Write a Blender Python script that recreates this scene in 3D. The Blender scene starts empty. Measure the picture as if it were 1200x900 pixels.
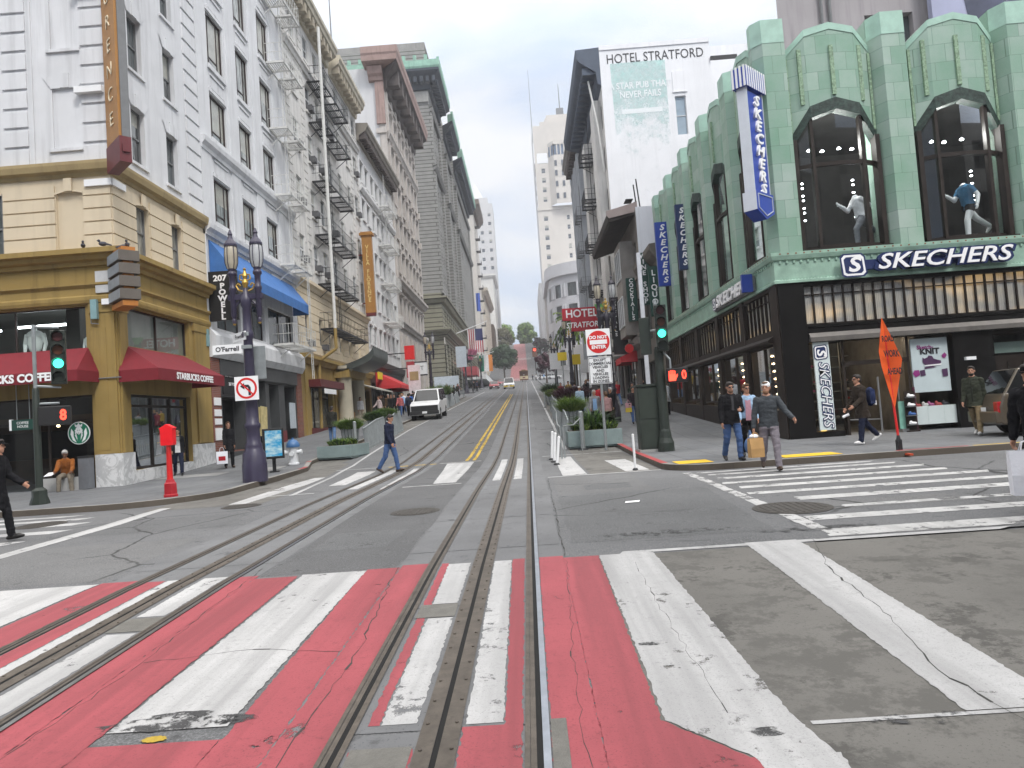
import bpy, bmesh, math, random
import numpy as np
from mathutils import Vector, Matrix, noise
random.seed(7)
R=math.radians; PI=math.pi
SC=bpy.context.scene; COL=SC.collection
XL,XR,YS=-12.95,8.05,22.8
PR=[(-60,-1.6),(0,-.1),(4,.05),(8,.2),(15,.34),(22,.39),(26,.5),(30,.75),(225,13.2),(235,14.2),(385,41.),(420,43),(1500,60)]
def gz(y):
    for (a,b),(c,d) in zip(PR,PR[1:]):
        if y<=c: return b+(d-b)*(y-a)/(c-a)
    return PR[-1][1]
SW=.13
def sz(y): return gz(y)+SW
# ------------------------------------------------------------ materials
MATS={}
def _nt(name):
    m=bpy.data.materials.new(name); m.use_nodes=True; nt=m.node_tree
    return m,nt,nt.nodes['Principled BSDF'],nt.nodes.new
def N(nt,t,**kw):
    n=nt.nodes.new(t)
    for k,v in kw.items():
        if k in n.inputs: n.inputs[k].default_value=v
        else: setattr(n,k,v)
    return n
def L(nt,a,b): nt.links.new(a,b)
def mixc(nt,fac,a,b,mode='MIX'):
    n=nt.nodes.new('ShaderNodeMix'); n.data_type='RGBA'; n.blend_type=mode
    for s,v in ((n.inputs[0],fac),(n.inputs[6],a),(n.inputs[7],b)):
        if hasattr(v,'is_linked'): nt.links.new(v,s)
        elif isinstance(v,(int,float)): s.default_value=v
        else: s.default_value=(*v[:3],1)
    return n.outputs[2]
def ramp(nt,src,p0,p1,c0=(0,0,0),c1=(1,1,1)):
    r=nt.nodes.new('ShaderNodeValToRGB'); L(nt,src,r.inputs[0])
    e=r.color_ramp.elements; e[0].position=p0; e[1].position=p1
    e[0].color=(*c0,1); e[1].color=(*c1,1); return r.outputs[0]
def noi(nt,vec,scale,detail=5,rough=.6,dist=0):
    n=N(nt,'ShaderNodeTexNoise',Scale=scale,Detail=detail,Roughness=rough,Distortion=dist)
    L(nt,vec,n.inputs['Vector']); return n.outputs['Fac']
def mapv(nt,sc=(1,1,1),loc=(0,0,0)):
    tc=nt.nodes.new('ShaderNodeTexCoord'); mp=nt.nodes.new('ShaderNodeMapping')
    mp.inputs['Scale'].default_value=sc; mp.inputs['Location'].default_value=loc
    L(nt,tc.outputs['Object'],mp.inputs['Vector']); return mp.outputs[0]
def bump(nt,bs,h,strength=.3,dist=.02):
    b=N(nt,'ShaderNodeBump',Strength=strength,Distance=dist); L(nt,h,b.inputs['Height']); L(nt,b.outputs[0],bs.inputs['Normal'])
def M(name,col,rough=.75,var=.12,scale=1.2,metal=0,streak=0,bmp=0,bs=30,spec=.4,coat=0,dirt=0):
    if name in MATS: return MATS[name]
    m,nt,b,_=_nt(name)
    v=mapv(nt); lo=[c*(1-var) for c in col]; hi=[min(1,c*(1+var)) for c in col]
    c=mixc(nt,ramp(nt,noi(nt,v,scale,6),.3,.7),lo,hi)
    if streak:   # vertical grime runs with a shape of their own
        vs=mapv(nt,(2.2,2.2,.13)); f=ramp(nt,noi(nt,vs,1.3,5,.65),.5,.78)
        c=mixc(nt,f,c,[x*(1-streak) for x in col],'MIX')
    if dirt:
        f=ramp(nt,noi(nt,v,scale*3.1,8,.7),.55,.75)
        c=mixc(nt,f,c,[x*(1-dirt) for x in col])
    L(nt,c,b.inputs['Base Color'])
    b.inputs['Roughness'].default_value=rough; b.inputs['Metallic'].default_value=metal
    b.inputs['Specular IOR Level'].default_value=spec; b.inputs['Coat Weight'].default_value=coat
    if bmp: bump(nt,b,noi(nt,v,bs,5),bmp)
    MATS[name]=m; return m
def E_(name,col,s):
    if name in MATS: return MATS[name]
    m,nt,b,_=_nt(name); b.inputs['Base Color'].default_value=(*[c*.5 for c in col],1)
    b.inputs['Emission Color'].default_value=(*col,1); b.inputs['Emission Strength'].default_value=s
    MATS[name]=m; return m
def GLASS(name,tint=(.8,.84,.85),refl=1.):
    "thin clear pane: transparent body with a fresnel mirror"
    if name in MATS: return MATS[name]
    m,nt,b,_=_nt(name); nt.nodes.remove(b)
    o=nt.nodes['Material Output']; t=N(nt,'ShaderNodeBsdfTransparent',Color=(*tint,1)); g=N(nt,'ShaderNodeBsdfGlossy',Roughness=.02,Color=(.9,.95,1,1))
    fr=N(nt,'ShaderNodeFresnel',IOR=1.5); ml=N(nt,'ShaderNodeMath',operation='MULTIPLY_ADD'); L(nt,fr.outputs[0],ml.inputs[0]); ml.inputs[1].default_value=1.4*refl; ml.inputs[2].default_value=.03*refl
    mx=nt.nodes.new('ShaderNodeMixShader'); L(nt,ml.outputs[0],mx.inputs[0]); L(nt,t.outputs[0],mx.inputs[1]); L(nt,g.outputs[0],mx.inputs[2]); L(nt,mx.outputs[0],o.inputs[0])
    MATS[name]=m; return m
def PANE(name,col,rough=.06,lo=.35):
    "window pane seen against a dim room with a drawn curtain in part of it"
    if name in MATS: return MATS[name]
    m,nt,b,_=_nt(name); v=mapv(nt,(3.1,1,.6),(random.random()*9,0,random.random()*5))
    c=mixc(nt,ramp(nt,noi(nt,v,1.1,3),.42,.56),[x*lo for x in col],col)
    L(nt,c,b.inputs['Base Color']); b.inputs['Roughness'].default_value=rough; b.inputs['Specular IOR Level'].default_value=.6
    MATS[name]=m; return m
def TILE(name,c1,c2,mort,bw,bh,ms,scale=1.,rough=.35,var=.25,spec=.5,mix2=None):
    "courses of tile, brick or block; runs on x+y so that it works on facades of either direction"
    if name in MATS: return MATS[name]
    m,nt,b,_=_nt(name); tc=nt.nodes.new('ShaderNodeTexCoord'); sp=nt.nodes.new('ShaderNodeSeparateXYZ'); L(nt,tc.outputs['Object'],sp.inputs[0])
    ad=N(nt,'ShaderNodeMath',operation='ADD'); L(nt,sp.outputs[0],ad.inputs[0]); L(nt,sp.outputs[1],ad.inputs[1])
    cb=nt.nodes.new('ShaderNodeCombineXYZ'); L(nt,ad.outputs[0],cb.inputs[0]); L(nt,sp.outputs[2],cb.inputs[1])
    br=N(nt,'ShaderNodeTexBrick',Scale=scale); br.inputs['Brick Width'].default_value=bw; br.inputs['Row Height'].default_value=bh; br.inputs['Mortar Size'].default_value=ms
    br.inputs['Color1'].default_value=(*c1,1); br.inputs['Color2'].default_value=(*c2,1); br.inputs['Mortar'].default_value=(*mort,1); br.offset=.5; br.inputs['Bias'].default_value=-.1
    L(nt,cb.outputs[0],br.inputs['Vector'])
    c=br.outputs['Color']
    f=noi(nt,tc.outputs['Object'],.9,6,.6)
    c=mixc(nt,ramp(nt,f,.35,.7),c,mixc(nt,1.,c,[1-var]*3 if mix2 is None else mix2,'MULTIPLY'))
    L(nt,c,b.inputs['Base Color']); b.inputs['Roughness'].default_value=rough; b.inputs['Specular IOR Level'].default_value=spec
    bp=N(nt,'ShaderNodeBump',Strength=.35,Distance=.01,invert=True); L(nt,br.outputs['Fac'],bp.inputs['Height']); L(nt,bp.outputs[0],b.inputs['Normal'])
    MATS[name]=m; return m
# ------------------------------------------------------------ mesh builder
class MB:
    def __init__(s,T=None): s.v=[];s.f=[];s.m=[];s.T=T
    def add(s,V,F,m=0):
        n=len(s.v); T=s.T
        s.v+=[T(*p) for p in V] if T else [tuple(p) for p in V]
        s.f+=[tuple(i+n for i in f) for f in F]; s.m+=[m]*len(F); return s
    def box(s,a0,a1,b0,b1,c0,c1,m=0):
        return s.add([(a,b,c) for a in (a0,a1) for b in (b0,b1) for c in (c0,c1)],[(0,1,3,2),(4,6,7,5),(0,4,5,1),(2,3,7,6),(0,2,6,4),(1,5,7,3)],m)
    def quad(s,*P,m=0): return s.add(P,[tuple(range(len(P)))],m)
    def prof(s,u0,u1,P,m=0,e0=0,e1=0):
        "profile P of (d,z) run along u; e0/e1 mitre the ends by d"
        n=len(P)
        V=[(u0-e0*d,d,z) for d,z in P]+[(u1+e1*d,d,z) for d,z in P]
        F=[(i,(i+1)%n,n+(i+1)%n,n+i) for i in range(n)]+[tuple(range(n)),tuple(range(2*n-1,n-1,-1))]
        return s.add(V,F,m)
    def prism(s,P,ax,a0,a1,m=0):
        n=len(P)
        def q(p,a): return {'x':(a,p[0],p[1]),'y':(p[0],a,p[1]),'z':(p[0],p[1],a)}[ax]
        V=[q(p,a0) for p in P]+[q(p,a1) for p in P]
        return s.add(V,[(i,(i+1)%n,n+(i+1)%n,n+i) for i in range(n)]+[tuple(range(n)),tuple(range(2*n-1,n-1,-1))],m)
    def cone(s,p0,p1,r0,r1=None,n=8,m=0,caps=True):
        r1=r0 if r1 is None else r1
        p0,p1=Vector(p0),Vector(p1); d=(p1-p0)
        if d.length<1e-6: return s
        d.normalize(); a=d.orthogonal().normalized(); b=d.cross(a); V=[]
        for p,r in ((p0,r0),(p1,r1)):
            for i in range(n):
                t=2*PI*i/n; V.append(tuple(p+a*(r*math.cos(t))+b*(r*math.sin(t))))
        F=[(i,(i+1)%n,n+(i+1)%n,n+i) for i in range(n)]
        if caps: F+=[tuple(range(n)),tuple(range(2*n-1,n-1,-1))]
        return s.add(V,F,m)
    def tube(s,P,r,n=6,m=0):
        for i in range(len(P)-1):
            a=r[i] if isinstance(r,(list,tuple)) else r; b=r[i+1] if isinstance(r,(list,tuple)) else r
            s.cone(P[i],P[i+1],a,b,n,m)
        return s
    def lathe(s,P,n=14,c=(0,0,0),m=0):
        k=len(P); V=[(c[0]+r*math.cos(2*PI*i/n),c[1]+r*math.sin(2*PI*i/n),c[2]+z) for r,z in P for i in range(n)]
        F=[(j*n+i,j*n+(i+1)%n,(j+1)*n+(i+1)%n,(j+1)*n+i) for j in range(k-1) for i in range(n)]
        F+=[tuple(range(n))[::-1],tuple(range((k-1)*n,k*n))]
        return s.add(V,F,m)
    def ell(s,c,r,n=12,k=8,m=0,rot=None):
        V=[];F=[]
        for j in range(k+1):
            ph=PI*j/k-PI/2
            for i in range(n):
                t=2*PI*i/n; p=Vector((r[0]*math.cos(ph)*math.cos(t),r[1]*math.cos(ph)*math.sin(t),r[2]*math.sin(ph)))
                if rot: p=rot@p
                V.append(tuple(p+Vector(c)))
        for j in range(k):
            for i in range(n): F.append((j*n+i,j*n+(i+1)%n,(j+1)*n+(i+1)%n,(j+1)*n+i))
        return s.add(V,F,m)
    def wall(s,u0,u1,z0,z1,ops=(),depth=.25,d=0,m=0,mr=None):
        "facade sheet with real openings and their reveals; ops are (u0,u1,z0,z1)"
        mr=m if mr is None else mr
        us=sorted({u0,u1,*[min(max(x,u0),u1) for o in ops for x in o[:2]]}); zs=sorted({z0,z1,*[min(max(x,z0),z1) for o in ops for x in o[2:4]]})
        for i in range(len(us)-1):
            for j in range(len(zs)-1):
                cu,cz=(us[i]+us[i+1])/2,(zs[j]+zs[j+1])/2
                if any(o[0]<cu<o[1] and o[2]<cz<o[3] for o in ops): continue
                s.quad((us[i],d,zs[j]),(us[i+1],d,zs[j]),(us[i+1],d,zs[j+1]),(us[i],d,zs[j+1]),m=m)
        for a,b,c,e in [o[:4] for o in ops]:
            a,b=max(a,u0),min(b,u1); c,e=max(c,z0),min(e,z1)
            if a>=b or c>=e: continue
            q=d-depth
            s.quad((a,d,c),(a,q,c),(a,q,e),(a,d,e),m=mr); s.quad((b,d,c),(b,q,c),(b,q,e),(b,d,e),m=mr)
            s.quad((a,d,e),(b,d,e),(b,q,e),(a,q,e),m=mr); s.quad((a,d,c),(b,d,c),(b,q,c),(a,q,c),m=mr)
        return s
    def mesh(s,name,off=None,recalc=True):
        me=bpy.data.meshes.new(name); V=s.v
        if off is not None: V=[(a-off[0],b-off[1],c-off[2]) for a,b,c in V]
        me.from_pydata(V,[],s.f); me.update()
        if max(s.m,default=0)>0: me.polygons.foreach_set('material_index',s.m)
        if recalc:
            bm=bmesh.new(); bm.from_mesh(me); bmesh.ops.recalc_face_normals(bm,faces=bm.faces); bm.to_mesh(me); bm.free()
        return me
    def build(s,name,mats,parent=None,world=False,smooth=False,bevel=0,loc=None,rz=0,root=None):
        off=None
        if world:
            r=root or parent; off=tuple(r.location) if r else None
        me=s.mesh(name,off)
        if bevel:
            bm=bmesh.new(); bm.from_mesh(me)
            bmesh.ops.remove_doubles(bm,verts=bm.verts,dist=1e-4)
            ed=[e for e in bm.edges if len(e.link_faces)==2 and e.calc_face_angle(0)>.5]
            bmesh.ops.bevel(bm,geom=ed,offset=bevel,segments=2,affect='EDGES',profile=.6,clamp_overlap=True); bm.to_mesh(me); bm.free()
        return put(name,me,mats,parent,loc,rz,smooth)
def put(name,me,mats=None,parent=None,loc=None,rz=0,smooth=False):
    if mats is not None and not me.materials:
        for x in (mats if isinstance(mats,(list,tuple)) else [mats]): me.materials.append(x)
    if smooth:
        me.polygons.foreach_set('use_smooth',[True]*len(me.polygons))
        try: me.set_sharp_from_angle(angle=R(40))
        except Exception: pass
    o=bpy.data.objects.new(name,me); COL.objects.link(o); o.parent=parent
    if loc is not None: o.location=loc
    if rz: o.rotation_euler.z=R(rz)
    return o
def tag(o,label=None,cat=None,group=None,kind=None):
    for k,v in (('label',label),('category',cat),('group',group),('kind',kind)):
        if v: o[k]=v
    return o
def thing(name,label,cat,loc=(0,0,0),rz=0,group=None):
    o=bpy.data.objects.new(name,None); COL.objects.link(o); o.location=loc; o.rotation_euler=(0,0,R(rz)); o.empty_display_size=.2
    return tag(o,label,cat,group)
def dup(o,parent=None,loc=None,rz=None,label=None,group=None):
    c=o.copy(); COL.objects.link(c)
    if parent is not None: c.parent=parent
    if loc is not None: c.location=loc
    if rz is not None: c.rotation_euler.z=R(rz)
    if label: c['label']=label
    if group: c['group']=group
    for ch in list(o.children): dup(ch,c)
    return c
class Fac:
    "facade frame: W looks east on x=X, E looks west on x=X, S looks south on y=X"
    def __init__(s,k,X): s.k=k; s.X=X; s.rz={'W':90,'E':-90,'S':0}[k]
    def T(s,u,d,z): return {'W':(s.X+d,u,z),'E':(s.X-d,u,z),'S':(u,s.X-d,z)}[s.k]
    def mb(s): return MB(s.T)
    def loc(s,u,d,z,par): p=s.T(u,d,z); q=par.location; return (p[0]-q.x,p[1]-q.y,p[2]-q.z)
# ------------------------------------------------------------ lettering
_TX={}
def text(s,size,mat,parent=None,loc=(0,0,0),rz=0,rx=90,ext=.012,shear=0,off=0,name='lettering',sx=1,lines=1.,align='CENTER',ry=0):
    k=(s,size,ext,shear,off,lines,align,mat.name)
    if k not in _TX:
        cu=bpy.data.curves.new('t','FONT'); cu.body=s; cu.size=size; cu.extrude=ext; cu.shear=shear; cu.offset=off; cu.align_x=align; cu.align_y='CENTER'; cu.space_line=lines; cu.resolution_u=3
        ob=bpy.data.objects.new('t',cu); COL.objects.link(ob); dg=bpy.context.evaluated_depsgraph_get()
        me=bpy.data.meshes.new_from_object(ob.evaluated_get(dg)); bpy.data.objects.remove(ob); bpy.data.curves.remove(cu)
        me.name='lettering'; me.materials.clear(); me.materials.append(mat); _TX[k]=me
    o=bpy.data.objects.new(name,_TX[k]); COL.objects.link(o); o.parent=parent; o.location=loc; o.rotation_euler=(R(rx),R(ry),R(rz)); o.scale=(sx,1,1)
    return o
# ------------------------------------------------------------ windows
_WN={}
def window(par,F,u,z,w,h,style='sash',glass=None,frame=None,d=-.14,name='window'):
    k=(style,round(w,2),round(h,2),frame.name)
    if k not in _WN:
        a,t=w/2,.055; b=MB(); y0,y1=-.05,.05
        if style=='dark3': t=.075
        b.box(-a,-a+t,y0,y1,0,h).box(a-t,a,y0,y1,0,h).box(-a+t,a-t,y0,y1,0,t).box(-a+t,a-t,y0,y1,h-t,h)
        if style=='sash': b.box(-a+t,a-t,-.035,.035,h*.5-.03,h*.5+.03)
        if style=='dark3':
            b.box(-a+w*.22,-a+w*.22+.05,-.02,.03,t,h-t).box(a-w*.22-.05,a-w*.22,-.02,.03,t,h-t); b.box(-a+w*.22+.05,a-w*.22-.05,-.02,.03,h*.2,h*.2+.05)
        if style=='cross': b.box(-.03,.03,-.035,.035,t,h-t).box(-a+t,-.03,-.035,.035,h*.62,h*.62+.05).box(.03,a-t,-.035,.035,h*.62,h*.62+.05)
        if style=='grid':
            for i in (1,2): b.box(-a+w*i/3-.02,-a+w*i/3+.02,-.03,.03,t,h-t)
        p=MB().quad((-a+t,.012,t),(a-t,.012,t),(a-t,.012,h-t),(-a+t,.012,h-t))
        _WN[k]=(b.mesh('window'),p.mesh('pane'),{},(a-t,t,h-t))
        _WN[k][0].materials.append(frame)
    fm,pm,pd,(xa,za,zb)=_WN[k]
    fr_=random.choice([0,0,0,.25,.4,.5,.62,.85]) if glass.name.startswith('pane') else 0; gk=(glass.name,fr_)
    if gk not in pd:
        if fr_:
            zc=zb-(zb-za)*fr_; p=MB().quad((-xa,.012,za),(xa,.012,za),(xa,.012,zc),(-xa,.012,zc)).quad((-xa,.012,zc),(xa,.012,zc),(xa,.012,zb),(-xa,.012,zb),m=1); q=p.mesh('pane'); q.materials.append(glass); q.materials.append(M('window_blind',(.40,.40,.36),.16,.25,1.3,spec=.5))
        else: q=pm.copy(); q.materials.append(glass)
        pd[gk]=q
    o=put(name,fm,None,par,F.loc(u,d,z,par),F.rz)
    put('pane',pd[gk],None,o)
    return o
# ------------------------------------------------------------ people
def _pieces(c):
    "closed pieces (mesh) + capsules (for materials) of a posed figure, facing -Y, feet on z=0"
    H=c.get('H',1.75); k=H/1.75; g=c.get
    B=MB(); caps=[]
    fem=g('fem',0); fat=g('fat',1.06)
    lean=R(g('lean',3))
    sit=g('sit',0)
    def d(a): a=R(a); return Vector((0,-math.sin(a),-math.cos(a)))      # swing forward = -Y
    hipz=.93
    hip=Vector((0,0,hipz))
    def up(t): return hip+Vector((0,-math.sin(lean)*t,math.cos(lean)*t))
    M_T,M_P,M_K,M_S,M_U=0,1,2,3,4
    def cap(p,q,r0,r1,m): caps.append((p,q,r0,r1,m))
    def limb(P,r,m,n=12):
        for i in range(len(P)-1): B.cone(P[i],P[i+1],r[i],r[i+1],n); cap(P[i],P[i+1],r[i],r[i+1],m)
        for p,q in zip(P,r): B.ell(p,(q,q,q),10,6)
    # torso as stacked ellipses
    j=g('jacket',1.); sw=(.175 if fem else .195)*g('broad',1.)
    hem=g('hem',-.10)
    S=[(-.13,.172*fat,.130*fat),(.0,.175*fat,.130*fat),(.12,(.150 if fem else .168)*fat,.122*fat),(.30,(.165 if fem else .182)*fat,.132*fat),(.42,sw*1.0,.122),(.48,sw*.93,.106),(.525,sw*.60,.088),(.57,.075,.068)]
    def loft(SS,n=16):
        V=[];F=[]
        for t,rx,ry in SS:
            o=up(t)
            for i in range(n): a=2*PI*i/n; V.append((o.x+rx*math.cos(a),o.y+ry*math.sin(a),o.z))
        q=len(SS)
        F=[(r*n+i,r*n+(i+1)%n,(r+1)*n+(i+1)%n,(r+1)*n+i) for r in range(q-1) for i in range(n)]+[tuple(range(n))[::-1],tuple(range((q-1)*n,q*n))]
        B.add(V,F)
    loft(S)
    if hem<-.12: # long coat skirt
        fl=g('flare',1.1); loft([(hem,.185*fl*fat,.15*fl*fat),(-.1,.18*fat,.14*fat),(.1,.16*fat,.13*fat)])
    for t in np.arange(max(hem,-.9)+.05,.5,.07): cap(up(t)-Vector((.10,0,0)),up(t)+Vector((.10,0,0)),.10,.10,M_T)
    for t in np.arange(-.14,hem-.02,.05): cap(up(t)-Vector((.08,0,0)),up(t)+Vector((.08,0,0)),.09,.09,M_P)
    # legs
    tr=g('trouser',1.12)
    lowest=9
    for s,key in ((1,'L'),(-1,'R')):
        a=g('leg'+key,0); kn=g('knee'+key,4); ab=g('splay',3.)
        h=hip+Vector((s*.09,0,-.03)); D=d(a); D.x=s*math.sin(R(ab)); D.normalize(); knee=h+D*.43
        D2=d(a-kn); D2.x=s*math.sin(R(ab*.4)); D2.normalize(); ank=knee+D2*.42
        bare=g('bare',0)
        limb([h,knee,ank],[.090*tr*fat,.068*tr,.056*tr],M_U if bare else M_P)
        if bare: cap(h,h+D*.12,.11,.11,M_P)
        fa=g('foot'+key,a-kn if abs(a-kn)<100 else 0); fa=max(-55,min(35,fa*.8)) if not sit else 0
        f=Vector((s*.12,-math.cos(R(fa)),math.sin(R(fa)))).normalized(); n_=Vector((0,math.sin(R(fa)),math.cos(R(fa))))
        heel=ank-f*.055-n_*.055; toe=ank+f*.17-n_*.06; ball=ank+f*.10-n_*.052
        B.cone(heel,ball,.042,.048,10); B.cone(ball,toe,.048,.032,10); B.ell(heel,(.044,.048,.04),8,6); B.ell(toe,(.034,.036,.03),8,6); B.ell(ball,(.05,.05,.042),8,6)
        cap(heel,toe,.05,.045,M_S); cap(ank-D2*.0,heel,.03,.04,M_S)
        lowest=min(lowest,heel.z-.042,toe.z-.032)
    # arms
    hands={}
    for s,key in ((1,'L'),(-1,'R')):
        a=g('arm'+key,0); e=g('elb'+key,12); ab=g('abd'+key,5); ins=g('ins'+key,0)
        sh=up(.455)+Vector((s*(sw-.022),0,0)); D=d(a); D.x=s*math.sin(R(ab)); D.normalize(); el=sh+D*.29
        D2=d(a+e); D2.x=s*math.sin(R(ab*.5-ins)); D2.normalize(); wr=el+D2*.255
        sl=g('sleeve',1.)
        limb([sh,el,wr],[.070*sl,.057*sl,.045*sl],M_U if g('short',0) else M_T)
        if g('short',0): cap(sh,sh+D*.16,.075,.07,M_T)
        # hand: palm, four curled fingers, thumb
        dn=D2; side=Vector((s*-1.,0,0)); side=(side-dn*side.dot(dn)).normalized(); fw=dn.cross(side).normalized()
        if fw.y>0: fw=-fw
        palm=wr+dn*.07; B.cone(wr-dn*.02,wr+dn*.03,.030,.028,8); B.ell(palm,(.026,.042,.052),10,8,rot=Matrix((side,fw,-dn)).transposed()); hands[key]=wr+dn*.10
        for i,(ln,of) in enumerate(((.070,.030),(.078,.011),(.073,-.009),(.058,-.028))):
            p0=palm+dn*.035+fw*of; cu=g('curl',40); p1=p0+(dn*math.cos(R(cu*.5))+side*math.sin(R(cu*.5)))*ln*.52; p2=p1+(dn*math.cos(R(cu*1.5))+side*math.sin(R(cu*1.5)))*ln*.48
            limb([p0,p1,p2],[.0105,.0095,.008],M_K,7)
        q0=palm-dn*.02+fw*.035; q1=q0+(dn*.6+fw*.8).normalized()*.032; q2=q1+(dn*.85+fw*.35+side*.3).normalized()*.03; limb([q0,q1,q2],[.013,.011,.009],M_K,7)
        cap(wr+dn*.02,palm+dn*.05,.03,.045,M_K)
    # neck and head
    if not g('headless',0):
        nb=up(.53); tilt=R(g('nod',0)); tz=R(g('turn',0))
        hc=up(.53)+Vector((0,-.025-.07*math.sin(tilt),.158)); Rm=Matrix.Rotation(tz,3,'Z')@Matrix.Rotation(tilt,3,'X')
        def hp(x,y,z): return hc+Rm@Vector((x,y,z))
        limb([nb,hc+Vector((0,.02,-.08))],[.058,.052],M_K)
        B.ell(hc+Rm@Vector((0,.012,.022)),(.076,.096,.100),16,12,rot=Rm); B.ell(hp(0,-.022,-.045),(.058,.068,.072),14,10,rot=Rm); B.ell(hp(0,-.06,-.088),(.030,.028,.022),10,6,rot=Rm)
        B.cone(hp(0,-.082,.028),hp(0,-.112,-.018),.009,.017,8); B.ell(hp(0,-.106,-.018),(.017,.014,.012),8,6)
        B.ell(hp(0,-.088,-.052),(.026,.010,.008),8,6,rot=Rm); B.ell(hp(0,-.078,.042),(.056,.018,.012),10,6,rot=Rm)
        for s in (1,-1): B.ell(hp(s*.078,.012,.0),(.012,.022,.032),8,6,rot=Rm)
        cap(hp(0,0,.04),hp(0,-.03,-.06),.10,.08,M_K)
    else: B.cone(up(.53),up(.60),.058,.050,12); cap(up(.53),up(.6),.05,.05,M_K); hc=up(.7); Rm=Matrix.Identity(3); hp=None
    return B,caps,lowest,k,hc,Rm,hands
def person(label,x,y,rz,mats,pose,hair=None,hairlong=0,z=None,voxel=.017,group=None,extra=None,name='person',cat='person'):
    "mats: (top, trousers, shoes) or with skin and an undersleeve"
    B,caps,low,k,hc,Rm,hands=_pieces(pose)
    top,pan,sho=mats[:3]; skin=mats[3] if len(mats)>3 else SKIN
    src=B.mesh('t'); ob=bpy.data.objects.new('t',src); COL.objects.link(ob)
    m=ob.modifiers.new('r','REMESH'); m.mode='VOXEL'; m.voxel_size=voxel; m.use_smooth_shade=True
    s=ob.modifiers.new('s','SMOOTH'); s.iterations=3; s.factor=.5
    me=bpy.data.meshes.new_from_object(ob.evaluated_get(bpy.context.evaluated_depsgraph_get())); bpy.data.objects.remove(ob); bpy.data.meshes.remove(src)
    n=len(me.polygons); ce=np.empty(n*3); me.polygons.foreach_get('center',ce); ce=ce.reshape(-1,3)
    best=np.full(n,9.); idx=np.zeros(n,int)
    for p,q,r0,r1,mm in caps:
        p,q=np.array(p),np.array(q); d=q-p; L2=max(d@d,1e-9); t=np.clip(((ce-p)@d)/L2,0,1); dist=np.linalg.norm(ce-(p+t[:,None]*d),axis=1)-(r0+(r1-r0)*t)
        w=dist<best; best[w]=dist[w]; idx[w]=mm
    if not pose.get('sit') and not pose.get('headless'):
        kk=(ce[:,2]>.93+pose.get('hem',-.10)+.015)&(idx==1); idx[kk]=0
    nv=len(me.vertices); co=np.empty(nv*3); me.vertices.foreach_get('co',co); co=co.reshape(-1,3); nr=np.empty(nv*3); me.vertices.foreach_get('normal',nr); nr=nr.reshape(-1,3)
    cl=np.zeros(nv,bool); ls=np.empty(len(me.loops),np.int32); me.loops.foreach_get('vertex_index',ls); lt=np.empty(n,np.int32); me.polygons.foreach_get('loop_total',lt); lm=np.repeat(idx,lt); cl[ls[(lm==0)|(lm==1)]]=True; cl[ls[(lm==2)|(lm==3)]]=False
    if voxel<.021:
        ph=abs(hash(label))%97 if 0 else len(label)*1.7
        for i in np.nonzero(cl)[0]:
            p=co[i]; v=Vector((p[0]*9+ph,p[1]*9,p[2]*15)); w=Vector((p[0]*24,p[1]*24+ph,p[2]*34)); co[i]+=nr[i]*(.011*noise.noise(v)+.006*noise.noise(w))
        me.vertices.foreach_set('co',co.ravel()); me.update()
    me.materials.clear()
    for q in (top,pan,skin,sho,mats[4] if len(mats)>4 else skin): me.materials.append(q)
    me.polygons.foreach_set('material_index',idx.astype(np.int32)); me.polygons.foreach_set('use_smooth',[True]*n)
    me.name=name
    zz=(sz(y) if z is None else z)
    drop=low if not pose.get('sit') else pose['sit']
    me.transform(Matrix.Translation((0,0,-drop))); me.transform(Matrix.Scale(k,4))
    o=put(name,me,None,None,(x,y,zz),rz); tag(o,label,cat,group)
    def child(nm,b,mat,smooth=True):
        mm=b.mesh(nm); mm.transform(Matrix.Translation((0,0,-drop))); mm.transform(Matrix.Scale(k,4)); return put(nm,mm,mat,o,None,0,smooth)
    def hp(x_,y_,z_): return hc+Rm@Vector((x_,y_,z_))
    if hair is not None and not pose.get('headless'):
        b=MB(); b.ell(hp(0,.022,.050),(.086,.098,.092),14,10,rot=Rm); b.ell(hp(0,-.045,.105),(.062,.05,.030),10,6,rot=Rm); b.ell(hp(0,.05,-.01),(.080,.07,.085),12,8,rot=Rm)
        if hairlong: b.ell(hp(0,.06,-.10),(.085,.055,.16),12,8,rot=Rm); b.ell(hp(.06,.02,-.06),(.03,.05,.12),8,6); b.ell(hp(-.06,.02,-.06),(.03,.05,.12),8,6)
        child('hair',b,hair)
    if not pose.get('headless') and voxel<.0165:
        b=MB()
        for s in (-1,1): b.ell(hp(s*.032,-.082,.022),(.011,.008,.007),8,5)
        child('eyes',b,TXD)
    o['_low']=drop; o['_k']=k
    o_ctx=(child,hp,hands,drop,k)
    if extra: extra(o,*o_ctx)
    for q in ('_low','_k'): del o[q]
    return o
def inhand(o,key,hands,drop,k):
    "world position of a hand"
    h=hands[key]; v=Vector((h.x,h.y,h.z-drop))*k; a=o.rotation_euler.z
    return Vector((o.location.x+v.x*math.cos(a)-v.y*math.sin(a),o.location.y+v.x*math.sin(a)+v.y*math.cos(a),o.location.z+v.z))
WALKA=dict(legL=24,kneeL=6,legR=-16,kneeR=22,armL=-18,armR=20,elbL=12,elbR=22)
WALKB=dict(legR=24,kneeR=6,legL=-16,kneeL=22,armR=-18,armL=20,elbR=12,elbL=22)
STAND=dict(legL=3,legR=-3,armL=3,armR=-2)
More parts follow.
